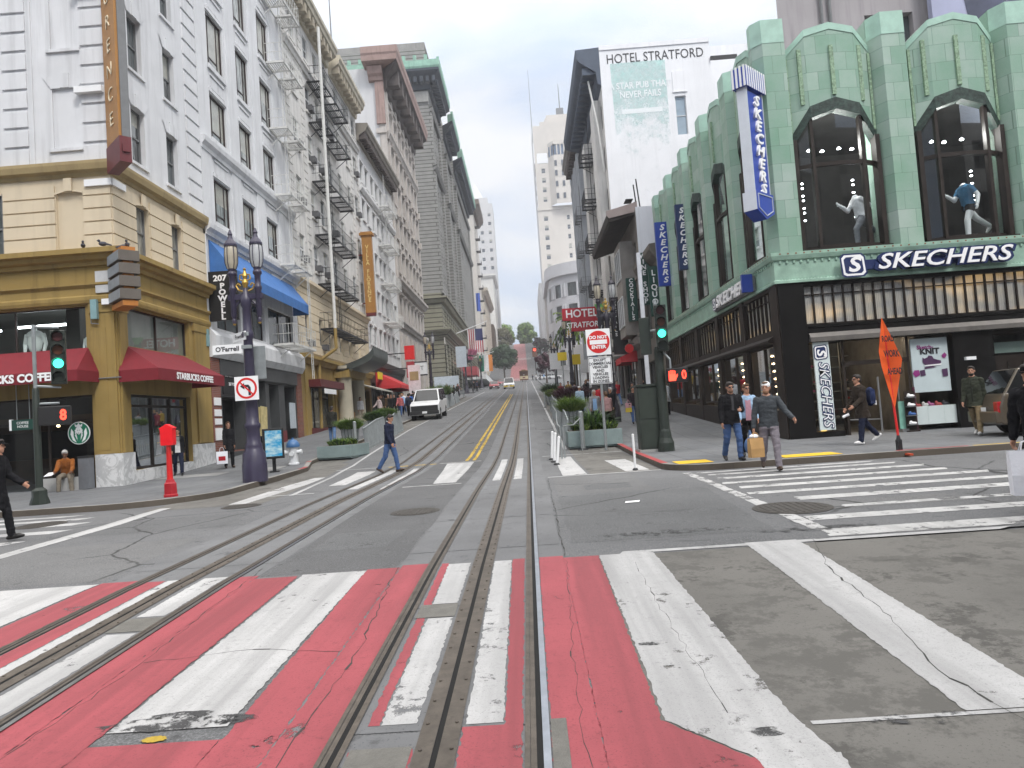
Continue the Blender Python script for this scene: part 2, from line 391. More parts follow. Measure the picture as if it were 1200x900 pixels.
def paper_bag(name,label,cat,p,w,d,h,mat,rz=0,handle=.16,lean=0,group=None,hm=None):
    t=thing(name,label,cat,(p.x,p.y,p.z-h-handle),rz,group); b=MB()
    a,c=w/2,d/2; b.add([(-a*.95,-c,0),(a*.95,-c,0),(a*.95,c,0),(-a*.95,c,0),(-a,-c*.55,h),(a,-c*.6,h*.985),(a,c*.6,h),(-a,c*.6,h*.99),(-a*.97,-c*1.08,h*.45),(a*.97,-c*1.05,h*.45),(a*.97,c*1.05,h*.45),(-a*.97,c*1.05,h*.45)],[(0,1,9,8),(8,9,5,4),(1,2,10,9),(9,10,6,5),(2,3,11,10),(10,11,7,6),(3,0,8,11),(11,8,4,7),(0,3,2,1)])
    b.build('bag_body',mat,t)
    for s in (-1,1):
        hb=MB(); P=[(-a*.4,s*c*.5,h),(-a*.3,s*c*.25,h+handle*.75),(0,0,h+handle),(a*.3,s*c*.25,h+handle*.75),(a*.4,s*c*.5,h)]; hb.tube(P,.007,5); hb.build('handle',hm or mat,t)
    return t
# ------------------------------------------------------------ palette
WHITE=M('white_wall',(.64,.65,.67),.8,.09,.5,streak=.30,bmp=.15)
WHITE2=M('old_white_wall',(.615,.605,.585),.85,.1,.6,streak=.4,bmp=.2)
OCHRE=M('ochre_wall',(.29,.20,.062),.7,.14,.7,streak=.4,bmp=.12)
CREAM=M('cream_wall',(.62,.53,.39),.8,.06,.7,streak=.15,bmp=.15)
TAN=M('tan_trim',(.34,.26,.13),.75,.12,1.,streak=.3)
STONE=M('grey_stone',(.27,.265,.25),.85,.14,.8,streak=.35,bmp=.3,bs=18)
STONE2=M('pink_stone',(.47,.435,.405),.85,.13,.7,streak=.4,bmp=.3,bs=18)
TERRA=M('terracotta_cornice',(.32,.225,.20),.8,.15,1.2,streak=.4)
PATINA=M('green_copper',(.24,.42,.33),.7,.2,1.5,streak=.3)
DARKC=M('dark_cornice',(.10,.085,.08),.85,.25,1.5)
NAVYC=M('slate_blue_cornice',(.075,.095,.13),.7,.15,1.2)
PALE=M('pale_wall',(.56,.56,.565),.8,.05,.3,streak=.14)
PALECR=M('pale_cream_wall',(.56,.53,.49),.85,.06,.2,streak=.12)
OFFW=M('offwhite_wall',(.66,.66,.66),.8,.08,.6,streak=.3)
BLACKST=M('black_stone',(.008,.0075,.0075),.3,.3,2.,spec=.25)
BRONZE=M('dark_bronze',(.022,.016,.013),.5,.3,3.,spec=.25)
FRB=M('brown_frame',(.035,.022,.02),.45,.2,4.)
FRW=M('white_frame',(.62,.63,.63),.6,.06,4.)
FRG=M('grey_frame',(.16,.165,.17),.5,.1,4.)
STEEL=M('galvanised',(.36,.39,.40),.45,.12,5.,metal=.6)
DKSTEEL=M('black_iron',(.018,.019,.021),.5,.2,5.)
WHIRON=M('white_iron',(.60,.60,.58),.6,.1,3.,dirt=.35)
PURPLE=M('purple_iron',(.034,.029,.058),.38,.15,4.,spec=.5)
GOLD=M('gold_paint',(.42,.27,.06),.4,.2,12.,metal=.5)
DKGREEN=M('dark_green_paint',(.022,.030,.024),.45,.15,4.)
REDP=M('red_paint',(.62,.018,.018),.32,.08,5.,spec=.5)
AWNR=M('maroon_canvas',(.17,.010,.018),.75,.1,3.,bmp=.15)
AWNB=M('blue_canvas',(.045,.15,.40),.7,.12,2.5,bmp=.2)
TXW=M('white_letter',(.85,.85,.86),.5,.02,3.)
TXD=M('dark_letter',(.02,.02,.025),.5,.05,3.)
TXN=M('navy_letter',(.012,.025,.10),.45,.05,3.)
SIGNW=M('white_sign',(.80,.81,.82),.45,.03,3.)
SIGNK=M('black_sign',(.012,.012,.013),.5,.1,3.)
BLUE=M('blue_sign',(.025,.06,.36),.35,.08,3.,spec=.5)
SILV=M('silver_paint',(.62,.65,.70),.35,.05,3.,metal=.3)
SIGNG=M('green_sign',(.012,.055,.042),.5,.1,3.)
ORG=M('orange_vinyl',(.72,.10,.012),.6,.07,4.,bmp=.1)
MARB=None
def _marble():
    m,nt,b,_=_nt('marble'); v=mapv(nt,(1,1,1)); n=noi(nt,v,1.6,9,.65,2.2)
    c=mixc(nt,ramp(nt,n,.47,.53),(.20,.21,.22),(.66,.67,.68)); c2=mixc(nt,ramp(nt,noi(nt,v,.9,5),.3,.7),(.55,.56,.57),(.74,.74,.74))
    L(nt,mixc(nt,.6,c,c2),b.inputs['Base Color']); b.inputs['Roughness'].default_value=.3; return m
MARB=_marble()
BRICK=TILE('red_brick',(.26,.075,.05),(.18,.05,.035),(.22,.19,.17),.22,.075,.010,rough=.8,spec=.2)
GTILE=TILE('green_terracotta_tile',(.26,.385,.315),(.40,.49,.44),(.18,.26,.215),.62,.58,.007,rough=.32,var=.35,mix2=(.70,.88,.76),spec=.5)
ASHLAR=TILE('grey_ashlar',(.29,.285,.27),(.25,.247,.235),(.09,.09,.08),40,.62,.07,rough=.85,var=.2,spec=.2)
OLIVE=TILE('olive_ashlar',(.25,.24,.185),(.22,.21,.16),(.06,.055,.04),40,.75,.08,rough=.85,var=.2,spec=.2)
G1=PANE('pane_dark',(.10,.115,.12),.06,.5); G2=PANE('pane_curtain',(.30,.32,.33),.08,.2); G3=PANE('pane_blind',(.36,.36,.33),.12,.5); GB1=PANE('pane_pale_curtain',(.34,.38,.38),.10,.45); GB2=PANE('pane_pale_blind',(.40,.42,.40),.12,.35); G4=PANE('pane_far',(.10,.12,.15),.1,.6)
CLR=GLASS('clear_pane',(.80,.85,.84)); CLRD=GLASS('mezzanine_pane',(.82,.88,.86),.12); SHOPG=GLASS('shop_pane',(.88,.92,.92),.5); DIMG=GLASS('dim_pane',(.42,.44,.44),.6)
TUBE=E_('fluorescent_tube',(.93,.97,1.),14.); WARM=E_('warm_lamp',(1.,.75,.45),12.); COOL=E_('cool_lamp',(.95,.97,1.),16.)
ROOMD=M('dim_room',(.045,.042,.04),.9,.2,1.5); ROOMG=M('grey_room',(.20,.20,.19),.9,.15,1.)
SKIN=M('skin',(.40,.21,.14),.55,.05,6.,spec=.35)
HAIRD=M('dark_hair',(.018,.013,.011),.6,.2,20.); HAIRB=M('brown_hair',(.09,.045,.02),.6,.2,20.); HAIRY=M('blond_hair',(.36,.24,.09),.6,.2,20.); HAIRG=M('grey_hair',(.42,.41,.40),.7,.1,20.)
LEAF=M('leaf_green',(.065,.13,.022),.6,.3,9.); LEAFB=M('leaf_bright',(.16,.24,.035),.6,.25,4.); LEAFD=M('leaf_dark',(.022,.05,.018),.6,.3,6.); LEAFP=M('leaf_purple',(.06,.018,.03),.6,.3,6.)
BARK=M('bark',(.07,.05,.035),.9,.25,8.,bmp=.5)
CONC=M('concrete_trim',(.30,.30,.29),.85,.1,2.)
TYRE=M('tyre',(.015,.015,.016),.85,.15,8.); RIM=M('rim',(.35,.36,.37),.35,.1,5.,metal=.8)
CARG=PANE('car_window',(.012,.014,.016),.05,.6)
def cloth(n,c,v=.16): return M('cloth_'+n,c,.88,v,9.,bmp=.35,bs=22,spec=.15)
def backblock(x0,x1):
    b=MB(); F=lambda u,d,z:(u,-3.2-d,z); b.T=lambda u,d,z:(u,-3.2+d,z); ops=[(u,u+1.3,z,z+2.1) for u in np.arange(x0+1,x1-2,2.7) for z in (6.5,10.2,13.9,17.6)]+[(u,u+3.6,.6,3.6) for u in np.arange(x0+1,x1-4,5.)]
    b.wall(x0,x1,-3,21,ops,.4); b.T=None; b.box(x0,x1,-28,-3.6,20.6,21); b.quad((x0,-28,-3),(x0,-3.2,-3),(x0,-3.2,21),(x0,-28,21)); b.quad((x1,-28,-3),(x1,-3.2,-3),(x1,-3.2,21),(x1,-28,21)); b.box(x0+.2,x1-.2,-28,-4.2,-3,20.5,1)
    return tag(b.build('unseen_building',[M('block_stone',(.25,.235,.21),.85,.15,.6,streak=.3),M('block_dark',(.02,.022,.025),.15,.2,1.)]),kind='structure')  # unseen buildings behind the camera, put in for reflections in the glass
# ------------------------------------------------------------ ground materials
def asphalt(name,col,patch=1.):
    m,nt,b,_=_nt(name); v=mapv(nt)
    c=mixc(nt,ramp(nt,noi(nt,v,.35,7,.62),.32,.68),[x*.72 for x in col],[x*1.24 for x in col])
    c=mixc(nt,ramp(nt,noi(nt,v,60,4,.75),.45,.7),c,[x*2.1 for x in col]); c=mixc(nt,ramp(nt,noi(nt,mapv(nt,(3,3,1),(4,1,0)),1.4,9,.75),.60,.66),c,[x*.6 for x in col])                                   # grit
    c=mixc(nt,ramp(nt,noi(nt,mapv(nt,(.35,1.4,1)),1.1,8,.7),.60,.72),c,[x*.55 for x in col])               # oil and tar stains
    vo=N(nt,'ShaderNodeTexVoronoi',feature='DISTANCE_TO_EDGE',Scale=.32); wv=mapv(nt); nn=N(nt,'ShaderNodeTexNoise',Scale=1.7,Detail=6); L(nt,wv,nn.inputs['Vector'])
    L(nt,mixc(nt,.18,wv,nn.outputs['Color']),vo.inputs['Vector'])
    cr=ramp(nt,vo.outputs['Distance'],.0025,.008,(1,1,1),(0,0,0)); gate=ramp(nt,noi(nt,v,.22,3),.47,.55)
    mu=N(nt,'ShaderNodeMath',operation='MULTIPLY'); L(nt,cr,mu.inputs[0]); L(nt,gate,mu.inputs[1])
    c=mixc(nt,mu.outputs[0],c,[x*.3 for x in col])
    L(nt,c,b.inputs['Base Color']); b.inputs['Roughness'].default_value=.82; b.inputs['Specular IOR Level'].default_value=.3
    bump(nt,b,noi(nt,v,120,4,.7),.25,.004); return m
ASPH=asphalt('asphalt',(.102,.104,.107)); ASPHD=asphalt('dark_asphalt',(.080,.081,.083)); ASPHP=asphalt('patched_asphalt',(.090,.092,.094)); ASPHL=asphalt('pale_asphalt',(.108,.109,.110))
def concrete(name,col,speck=1.,slab=None):
    m,nt,b,_=_nt(name); v=mapv(nt)
    c=mixc(nt,ramp(nt,noi(nt,v,.6,8,.65),.3,.7),[x*.8 for x in col],[x*1.15 for x in col])
    c=mixc(nt,ramp(nt,noi(nt,v,3.2,9,.72),.57,.66),c,[x*.62 for x in col])
    c=mixc(nt,ramp(nt,noi(nt,v,48,5,.8),.58,.66),c,[x*.42 for x in col])
    if speck>1: c=mixc(nt,ramp(nt,noi(nt,v,1.5,10,.78),.50,.56),c,[x*.72 for x in col]); c=mixc(nt,ramp(nt,noi(nt,mapv(nt,(1,1,1),(5,2,0)),.9,10,.8),.56,.60),c,[x*.55 for x in col])
    if slab:
        tc=nt.nodes.new('ShaderNodeTexCoord'); br=N(nt,'ShaderNodeTexBrick',Scale=1.); br.inputs['Brick Width'].default_value=slab[0]; br.inputs['Row Height'].default_value=slab[1]; br.inputs['Mortar Size'].default_value=.012; br.offset=0
        L(nt,tc.outputs['Object'],br.inputs['Vector']); br.inputs['Color1'].default_value=(1,1,1,1); br.inputs['Color2'].default_value=(.86,.87,.9,1); br.inputs['Mortar'].default_value=(.45,.45,.45,1)
        c=mixc(nt,1.,c,br.outputs['Color'],'MULTIPLY')
    L(nt,c,b.inputs['Base Color']); b.inputs['Roughness'].default_value=.85; b.inputs['Specular IOR Level'].default_value=.3
    bump(nt,b,noi(nt,v,60,5,.75),.3,.005); return m
OLDCON=concrete('worn_concrete',(.152,.147,.136),2.); SLAB=concrete('track_slab',(.150,.153,.158)); WALK=concrete('sidewalk_concrete',(.150,.155,.16),slab=(.95,.95)); KERB=concrete('kerb_concrete',(.24,.23,.215)); WALKL=concrete('light_sidewalk',(.26,.26,.255))
def paint(name,col,wear=.40,soft=.05,sc=2.6):
    "road paint worn through to the surface under it"
    m,nt,b,_=_nt(name); v=mapv(nt); o=nt.nodes['Material Output']
    c=mixc(nt,ramp(nt,noi(nt,v,1.1,7,.65),.3,.7),[x*.76 for x in col],col)
    c=mixc(nt,ramp(nt,noi(nt,v,11,8,.75),.55,.70),c,[x*.55 for x in col]); c=mixc(nt,ramp(nt,noi(nt,mapv(nt,(1.6,.25,1)),2.2,6,.7),.52,.72),c,[x*.72 for x in col])
    L(nt,c,b.inputs['Base Color']); b.inputs['Roughness'].default_value=.7
    c=mixc(nt,ramp(nt,noi(nt,mapv(nt,(3.4,.12,1),(1,7,0)),1.,4,.6),.46,.66),c,[x*.62 for x in col]); c=mixc(nt,ramp(nt,noi(nt,v,75,4,.75),.56,.66),c,[x*.5 for x in col]); L(nt,c,b.inputs['Base Color'])
    n1=noi(nt,v,sc,10,.74); n2=noi(nt,v,.5,3)
    ma=N(nt,'ShaderNodeMath',operation='MULTIPLY_ADD'); L(nt,n2,ma.inputs[0]); ma.inputs[1].default_value=.35; L(nt,n1,ma.inputs[2])
    f=ramp(nt,ma.outputs[0],wear+.1,wear+.1+soft)
    t=nt.nodes.new('ShaderNodeBsdfTransparent'); mx=nt.nodes.new('ShaderNodeMixShader')
    L(nt,f,mx.inputs[0]); L(nt,t.outputs[0],mx.inputs[1]); L(nt,b.outputs[0],mx.inputs[2]); L(nt,mx.outputs[0],o.inputs[0])
    bump(nt,b,noi(nt,v,70,4,.7),.2,.004); return m
PWH=paint('road_paint_white',(.48,.48,.48),.42); PWW=paint('road_paint_worn',(.52,.52,.515),.47,.06,3.5); PRED=paint('road_paint_red',(.36,.068,.084),.40,.04,2.2); PYEL=paint('road_paint_yellow',(.55,.36,.03),.46,.06,4)
TACT=M('tactile_yellow',(.62,.40,.02),.7,.12,4.,dirt=.3); KRED=M('kerb_red',(.30,.05,.05),.75,.15,3.,dirt=.4)
# ------------------------------------------------------------ sky, sun, camera
def world():
    w=bpy.data.worlds.new('World'); SC.world=w; w.use_nodes=True; nt=w.node_tree; bg=nt.nodes['Background']
    sky=N(nt,'ShaderNodeTexSky',sky_type='NISHITA',sun_disc=False); sky.sun_elevation=R(48); sky.sun_rotation=R(138); sky.air_density=1.; sky.dust_density=2.; sky.ozone_density=1.
    tc=nt.nodes.new('ShaderNodeTexCoord'); g=tc.outputs['Generated']
    sp=nt.nodes.new('ShaderNodeSeparateXYZ'); L(nt,g,sp.inputs[0])
    mp=nt.nodes.new('ShaderNodeMapping'); mp.inputs['Scale'].default_value=(1,1,2.2); L(nt,g,mp.inputs[0])
    n=noi(nt,mp.outputs[0],2.1,7,.55,.4)
    # overcast layer: dimmer at the horizon, three times as bright overhead
    lum=ramp(nt,sp.outputs[2],.02,.95); 
    r=nt.nodes.new('ShaderNodeMapRange'); L(nt,sp.outputs[2],r.inputs[0]); r.inputs[1].default_value=.42; r.inputs[2].default_value=.95; r.inputs[3].default_value=7.1; r.inputs[4].default_value=CLOUD_ZEN
    cl=mixc(nt,ramp(nt,n,.38,.60),(.50,.64,.88),(.97,.98,1.)); cl=mixc(nt,ramp(nt,sp.outputs[2],.42,.75),cl,(1.,.975,.95)); cl2=mixc(nt,1.,cl,r.outputs[0],'MULTIPLY')
    c=mixc(nt,.95,sky.outputs[0],cl2)
    L(nt,c,bg.inputs[0]); bg.inputs[1].default_value=.1
CLOUD_ZEN=24.
world()
sd=bpy.data.lights.new('sun','SUN'); sd.energy=1.5; sd.angle=R(14); sd.color=(1,.97,.93); so=bpy.data.objects.new('sun',sd); COL.objects.link(so); so.rotation_euler=(R(42),0,R(32)); so.location=(0,-20,60)
def camera():
    f=850.; vx,vy,r=620.,489.,.07; x0,y0=(vx-600)/f,-(vy-450)/f
    Y=Vector((x0,y0,1)).normalized(); c=-(-r*x0+y0); Z=Vector((-r,1,c)).normalized(); X=Vector(Y).cross(Z)
    if X.x<0: X=-X
    cd=bpy.data.cameras.new('camera'); cd.sensor_width=36; cd.lens=36*f/1200; cd.clip_end=4000; cd.clip_start=.05
    o=bpy.data.objects.new('camera',cd); COL.objects.link(o)
    # rows give world axes in (right, up, forward)
    rt=Vector((X.x,Y.x,Z.x)); up=Vector((X.y,Y.y,Z.y)); fw=Vector((X.z,Y.z,Z.z))
    m=Matrix((( rt.x,up.x,-fw.x,0),(rt.y,up.y,-fw.y,0),(rt.z,up.z,-fw.z,1.8),(0,0,0,1)))
    o.matrix_world=m; SC.camera=o
camera()
vs=SC.view_settings; vs.view_transform='Standard'; vs.look='None'; vs.exposure=.60; vs.gamma=1; vs.use_curve_mapping=False
backblock(-60,-13.); backblock(8.,60)
# ------------------------------------------------------------ ground
BR=[p[0] for p in PR]
def rows(P,step=None,jit=0,h=0):
    "P: (y,x0,x1) rows; breakpoints of the street's profile are inserted so that sheets stay parallel to it"
    ys=sorted({p[0] for p in P}|{b for b in BR if P[0][0]<b<P[-1][0]})
    if step:
        y=P[0][0]+step
        while y<P[-1][0]-step*.4: ys.append(y); y+=step
        ys=sorted(set(ys))
    out=[]
    for y in ys:
        for a,b in zip(P,P[1:]):
            if a[0]<=y<=b[0]:
                t=(y-a[0])/max(1e-9,b[0]-a[0]); out.append((y,a[1]+(b[1]-a[1])*t,a[2]+(b[2]-a[2])*t)); break
    if jit: out=[(y,a+random.uniform(-jit,jit),b+random.uniform(-jit,jit)) for y,a,b in out]
    return out
def sheet(b,P,h,step=None,jit=0,m=0):
    r=rows(P,step,jit)
    for (y0,a0,b0),(y1,a1,b1) in zip(r,r[1:]):
        b.quad((a0,y0,gz(y0)+h),(b0,y0,gz(y0)+h),(b1,y1,gz(y1)+h),(a1,y1,gz(y1)+h),m=m)
    return b
def rect(b,x0,x1,y0,y1,h,step=None,jit=0,m=0): return sheet(b,[(y0,x0,x1),(y1,x0,x1)],h,step,jit,m)
def struct(name,b,mats): return tag(b.build(name,mats),kind='structure')
b=MB(); rect(b,-900,900,-60,1500,-.02); struct('ground',b,ASPHP)
b=MB(); rect(b,-8.62,3.07,22,420,.0); rect(b,-8.62,3.07,-60,22,.0); struct('street',b,ASPH)
b=MB(); rect(b,-200,-8.62,8.3,22,.0); rect(b,3.07,200,8.3,22,.0); rect(b,-200,-8.62,99,118,.0); rect(b,3.07,200,99,118,0); struct('cross_street',b,ASPH)
# darker resurfaced strips and the old concrete on the near right
b=MB(); sheet(b,[(8.25,-3.15,-1.62),(10.5,-3.2,-1.6),(15.5,-3.25,-1.6)],.002,.6,.03); sheet(b,[(15.5,-3.25,-1.6),(22,-3.3,-1.6),(60,-3.3,-1.6),(130,-3.3,-1.6)],.002); struct('asphalt_road_strip',b,ASPHD)
b=MB(); sheet(b,[(9.0,.42,2.9),(13.4,.42,3.1)],.002,.3,.03); sheet(b,[(12.4,-8.4,-5.4),(14.0,-8.2,-5.5)],.002,.3,.03); struct('patched_road_surface',b,ASPHP)
b=MB(); sheet(b,[(13.6,.45,2.2),(16.9,.45,2.2)],.002,.3,.02); sheet(b,[(8.6,-9.8,-5.2),(11.4,-9.4,-5.3)],.002,.3,.02); sheet(b,[(10.2,3.3,6.),(10.9,3.3,6.)],.002,.2,.02); struct('pale_road_surface',b,ASPHL)
b=MB(); sheet(b,[(9.6,-3.0,-2.0),(10.9,-3.0,-1.9)],.0035,.2,.02); sheet(b,[(14.1,1.0,1.9),(14.9,1.0,1.9)],.0035,.2,.02); struct('cut_road_surface',b,ASPHP)
b=MB(); sheet(b,[(-3,.5,6.5),(4.,.45,6.),(8.15,.45,5.6)],.002,.4,.02); struct('concrete_road_surface',b,OLDCON)
b=MB(); sheet(b,[(17.2,1.35,3.0),(24,1.35,3.0),(27,1.35,3.0)],.004); sheet(b,[(15.6,-8.5,-5.9),(17,-8.5,-5.9),(27,-8.5,-6.8)],.004); rect(b,-8.58,-7.1,27,97,.004); rect(b,1.4,3.03,27,97,.004); struct('gutter_road_strip',b,OLDCON)
# track slabs, rails and cable slots
b=MB()
for x0,x1 in ((-1.58,.27),(-5.0,-3.2)):
    y=-3.
    while y<228:
        L_=2.4 if y<60 else 6.; rect(b,x0+random.uniform(-.01,.01),x1+random.uniform(-.01,.01),y+.012,y+L_-.012,.004); y+=L_
struct('track_slab',b,SLAB)
RAILS=M('worn_rail_steel',(.42,.44,.47),.28,.15,6.,metal=.9); RUST=M('rusty_steel',(.105,.09,.075),.6,.3,7.,metal=.3,dirt=.4); GAP=M('slot_dark',(.008,.008,.008),.9,.1)
b=MB()
for c in (-.625,-4.03):
    for s in (-1,1):
        x=c+s*.555
        rect(b,x-.045,x+.02,-3,226,.010,m=1 if s<0 else 1); rect(b,x+.022,x+.058 if s<0 else x+.062,-3,226,.016,m=0 if s>0 else 1)
        rect(b,x-.012,x+.020,-3,226,.0125,m=2); rect(b,x-.075,x-.047,-3,226,.014,m=1)
    rect(b,c-.115,c-.017,-3,226,.012,m=1); rect(b,c+.017,c+.115,-3,226,.012,m=1); rect(b,c-.017,c+.017,-3,226,.008,m=2)
    y=-1.
    while y<30: 
        for s in (-.085,.085): b.lathe([(.011,0),(.011,.006),(.004,.009)],6,(c+s,y,gz(y)+.012),1)
        y+=.31
struct('tramway_road_section',b,[RAILS,RUST,GAP])
b=MB()
PL=M('chequer_plate',(.17,.165,.15),.6,.15,8.,metal=.4,bmp=.5,bs=60)
for x0,x1,y0,y1 in ((-1.1,-.76,6.3,6.68),(-1.1,-.76,3.6,4.02),(-3.9,-3.52,6.45,6.85),(.0,.09,3.2,4.25)): rect(b,x0,x1,y0,y1,.009)
struct('plate_road_section',b,PL)
# red and white near crosswalk
b=MB(); J=dict(step=.035,jit=.008)
RP=.006
for P in ([(4.25,-1.9,-1.57),(8.25,-1.95,-1.57)],[(-3,-1.92,-1.57),(4.25,-1.92,-1.57)],[(-3,-3.1,-2.7),(8.15,-3.2,-2.7)],[(-3,-2.7,-1.92),(4.25,-2.7,-1.92)],[(-3,-1.56,-1.24),(8.35,-1.56,-1.24)],[(4.3,-1.07,-1.0),(8.3,-1.10,-1.02)],[(-3,-1.1,-.75),(4.0,-1.1,-.75)],[(-3,-.5,-.16),(4.22,-.5,-.16)],[(4.22,-.26,-.16),(8.3,-.3,-.16)],[(-3,.0,.27),(8.3,0,.27)],[(-3,.27,1.06),(3.7,.27,1.06)],[(3.7,.27,.98),(4.15,.27,.62)],[(4.15,.27,.62),(8.2,.27,.66)],[(-3,-3.42,-3.12),(8.3,-3.42,-3.2)],[(-3,-4.5,-4.3),(8.35,-4.52,-4.3)],[(-3,-5.2,-4.7),(8.45,-5.1,-4.68)]):
    sheet(b,P,RP,**J)
struct('red_road_surface',b,PRED)
b=MB()
for P in ([(4.42,-2.68,-1.95),(8.2,-2.66,-1.94)],[(4.3,-.99,-.78),(6.28,-.99,-.77)],[(6.7,-1.0,-.77),(8.25,-1.02,-.77)],[(4.25,-.485,-.27),(8.25,-.5,-.31)],[(3.2,1.08,1.38),(3.7,1.0,1.42)],[(3.7,1.0,1.40),(4.15,.64,1.33)],[(4.15,.64,1.33),(8.2,.67,1.27)],[(4.05,2.24,2.78),(8.35,2.33,2.92)],[(4,-4.28,-4.16),(8.35,-4.28,-4.16)],[(4.6,-3.86,-3.6),(6.4,-3.85,-3.58)],[(6.9,-3.85,-3.58),(8.35,-3.85,-3.58)],[(4.8,-6.2,-5.22),(8.4,-6.3,-5.12)]):
    sheet(b,P,RP+.0007,**J)
sheet(b,[(8.2,.9,5.1),(8.32,.95,5.3)],.0064,.03,.01); sheet(b,[(4.,1.4,4.),(4.04,1.4,4.)],.0064)
struct('zebra_road_marking',b,PWH)
# far crosswalk, side crosswalks, lane lines
b=MB()
for P in ([(17.5,-2.42,-1.87),(24.1,-2.82,-1.92)],[(17.3,-.98,-.79),(24.2,-1.0,-.8)],[(17.3,-.47,-.28),(24.2,-.48,-.28)],[(17.3,.70,1.28),(23.6,.72,1.25)],[(17.4,2.2,2.78),(21.3,2.1,2.7)],[(17.,-3.62,-3.5),(23,-3.75,-3.58)],[(17.5,-4.5,-4.25),(23,-4.5,-4.25)],[(18.9,-5.35,-4.9),(23.2,-5.6,-5.0)],[(15.8,-6.7,-6.3),(20,-6.8,-6.2),(22.2,-6.7,-6.35)]):
    sheet(b,P,.0066,.05,.01)
for y in (17.1,24.3): 
    for x0,x1 in ((-3.1,-1.7),(.35,3.0),(-6.6,-5.2)): rect(b,x0,x1,y,y+.12,.0062,.04,.01)
struct('crossing_road_marking',b,PWH)
b=MB()
for y,w,x0,x1 in ((8.42,.42,3.35,9.),(9.45,.34,3.5,8.),(10.3,.2,4.3,8.2),(11.15,.36,4.0,8.2),(12.05,.28,3.5,8.),(12.85,.30,3.6,7.9),(13.6,.26,3.5,7.6),(14.35,.28,3.6,7.6),(15.1,.24,3.6,7.4),(15.7,.2,3.5,7.2)):
    sheet(b,[(y,x0,x1),(y+w,x0+.05,x1+.15)],.0045,.05,.03)
for P in ([(8.9,3.3,3.5),(16,3.25,3.42)],): sheet(b,P,.005,.1,.015)
struct('worn_road_marking',b,PWW)
b=MB()
for y,w,x0,x1 in ((10.7,.45,-14,-8.6),(11.9,.4,-14,-8.9),(13.,.4,-14.,-8.8),(14.,.35,-14.,-9.),(14.8,.3,-14.5,-9.4),(15.5,.25,-14.5,-10)):
    sheet(b,[(y,x0,x1),(y+w,x0,x1+.2)],.0045,.06,.02)
sheet(b,[(9.5,-8.25,-8.0),(13.7,-8.2,-7.85),(16.,-8.3,-8.05)],.005,.1,.01)
struct('side_road_marking',b,PWH)
b=MB()
for P in ([(24.6,-6.4,-6.3),(30,-6.7,-6.58),(42,-7.1,-6.98),(120,-7.1,-6.95)],[(17,-5.75,-5.63),(24.6,-6.4,-6.28)],[(26.6,1.17,1.29),(220,1.3,1.45)],[(226,-2.3,-2.1),(300,-2.3,-2.1)]): sheet(b,P,.0066,.8,.008)
for y in (33,40,47): rect(b,-8.2,-7.1,y,y+.12,.0062)
struct('road_lane_line',b,PWH)
b=MB()
for x in (-2.22,-1.98): 
    sheet(b,[(24.8,x-.06,x+.06),(97,x-.06,x+.06)],.006,.4,.01)
rect(b,-4.9,-3.2,24.2,24.4,.0058); 
struct('road_centre_line',b,PYEL)
b=MB(); rect(b,-5.3,.6,229,420,.015); struct('red_hill_road',b,paint('hill_red',(.36,.12,.125),.36,.08,.8))
b=MB(); 
for y in (232,236): rect(b,-8,2.5,y,y+1.2,.02)
for y in (300,304): rect(b,-6,2.5,y,y+1.5,.02)
struct('hill_road_marking',b,PWH)
# yellow splash, tar blotch, paper scraps
b=MB()
def blob(b,cx,cy,rx,ry,h,n=40,ja=.13,m=0):
    P=[(cx+rx*(1+random.uniform(-ja,ja))*math.cos(2*PI*i/n),cy+ry*(1+random.uniform(-ja,ja))*math.sin(2*PI*i/n)) for i in range(n)]
    for i in range(n): b.quad((cx,cy,gz(cy)+h),(*P[i],gz(P[i][1])+h),(*P[(i+1)%n],gz(P[(i+1)%n][1])+h),m=m)
blob(b,-2.33,4.30,.075,.04,.0086); struct('yellow_road_marking',b,paint('spilled_yellow',(.50,.34,.03),.44,.06,9))
b=MB()
for cx,cy,rx,ry in ((-2.35,4.5,.42,.10),(-2.0,4.52,.2,.07),(-2.62,4.40,.13,.05),(-2.3,4.62,.22,.05)): blob(b,cx,cy,rx,ry,.008)
for cx,cy,rx,ry in ((2.0,4.0,.3,.07),(1.12,3.95,.16,.05),(.78,5.35,.12,.035),(3.4,8.9,.7,.14),(1.6,9.3,.9,.16)): blob(b,cx,cy,rx,ry,.008)
struct('tarred_road_surface',b,paint('worn_tar',(.06,.06,.062),.56,.10,7))
b=MB()
def crack(P,w,h=.0074):
    pts=[]
    for (xa,ya),(xb,yb) in zip(P,P[1:]):
        n=max(2,int(math.hypot(xb-xa,yb-ya)/.12))
        pts+=[(xa+(xb-xa)*i/n+random.uniform(-.02,.02),ya+(yb-ya)*i/n+random.uniform(-.02,.02)) for i in range(n)]
    for p,q in zip(pts,pts[1:]):
        d=Vector((q[1]-p[1],p[0]-q[0])).normalized()*w*(random.uniform(.10,.40) if random.random()<.88 else random.uniform(.5,.9))
        b.quad((p[0]-d.x,p[1]-d.y,gz(p[1])+h),(p[0]+d.x,p[1]+d.y,gz(p[1])+h),(q[0]+d.x,q[1]+d.y,gz(q[1])+h),(q[0]-d.x,q[1]-d.y,gz(q[1])+h))
crack([(-3.15,3.),(-3.12,5.6),(-3.3,8.8)],.008); crack([(-3.1,5.62),(-2.3,5.78),(-1.45,5.55)],.014); crack([(-1.47,3.6),(-1.42,5.6),(-1.62,8.4)],.012); crack([(.2,3.3),(.17,4.6),(.31,8.2)],.006)
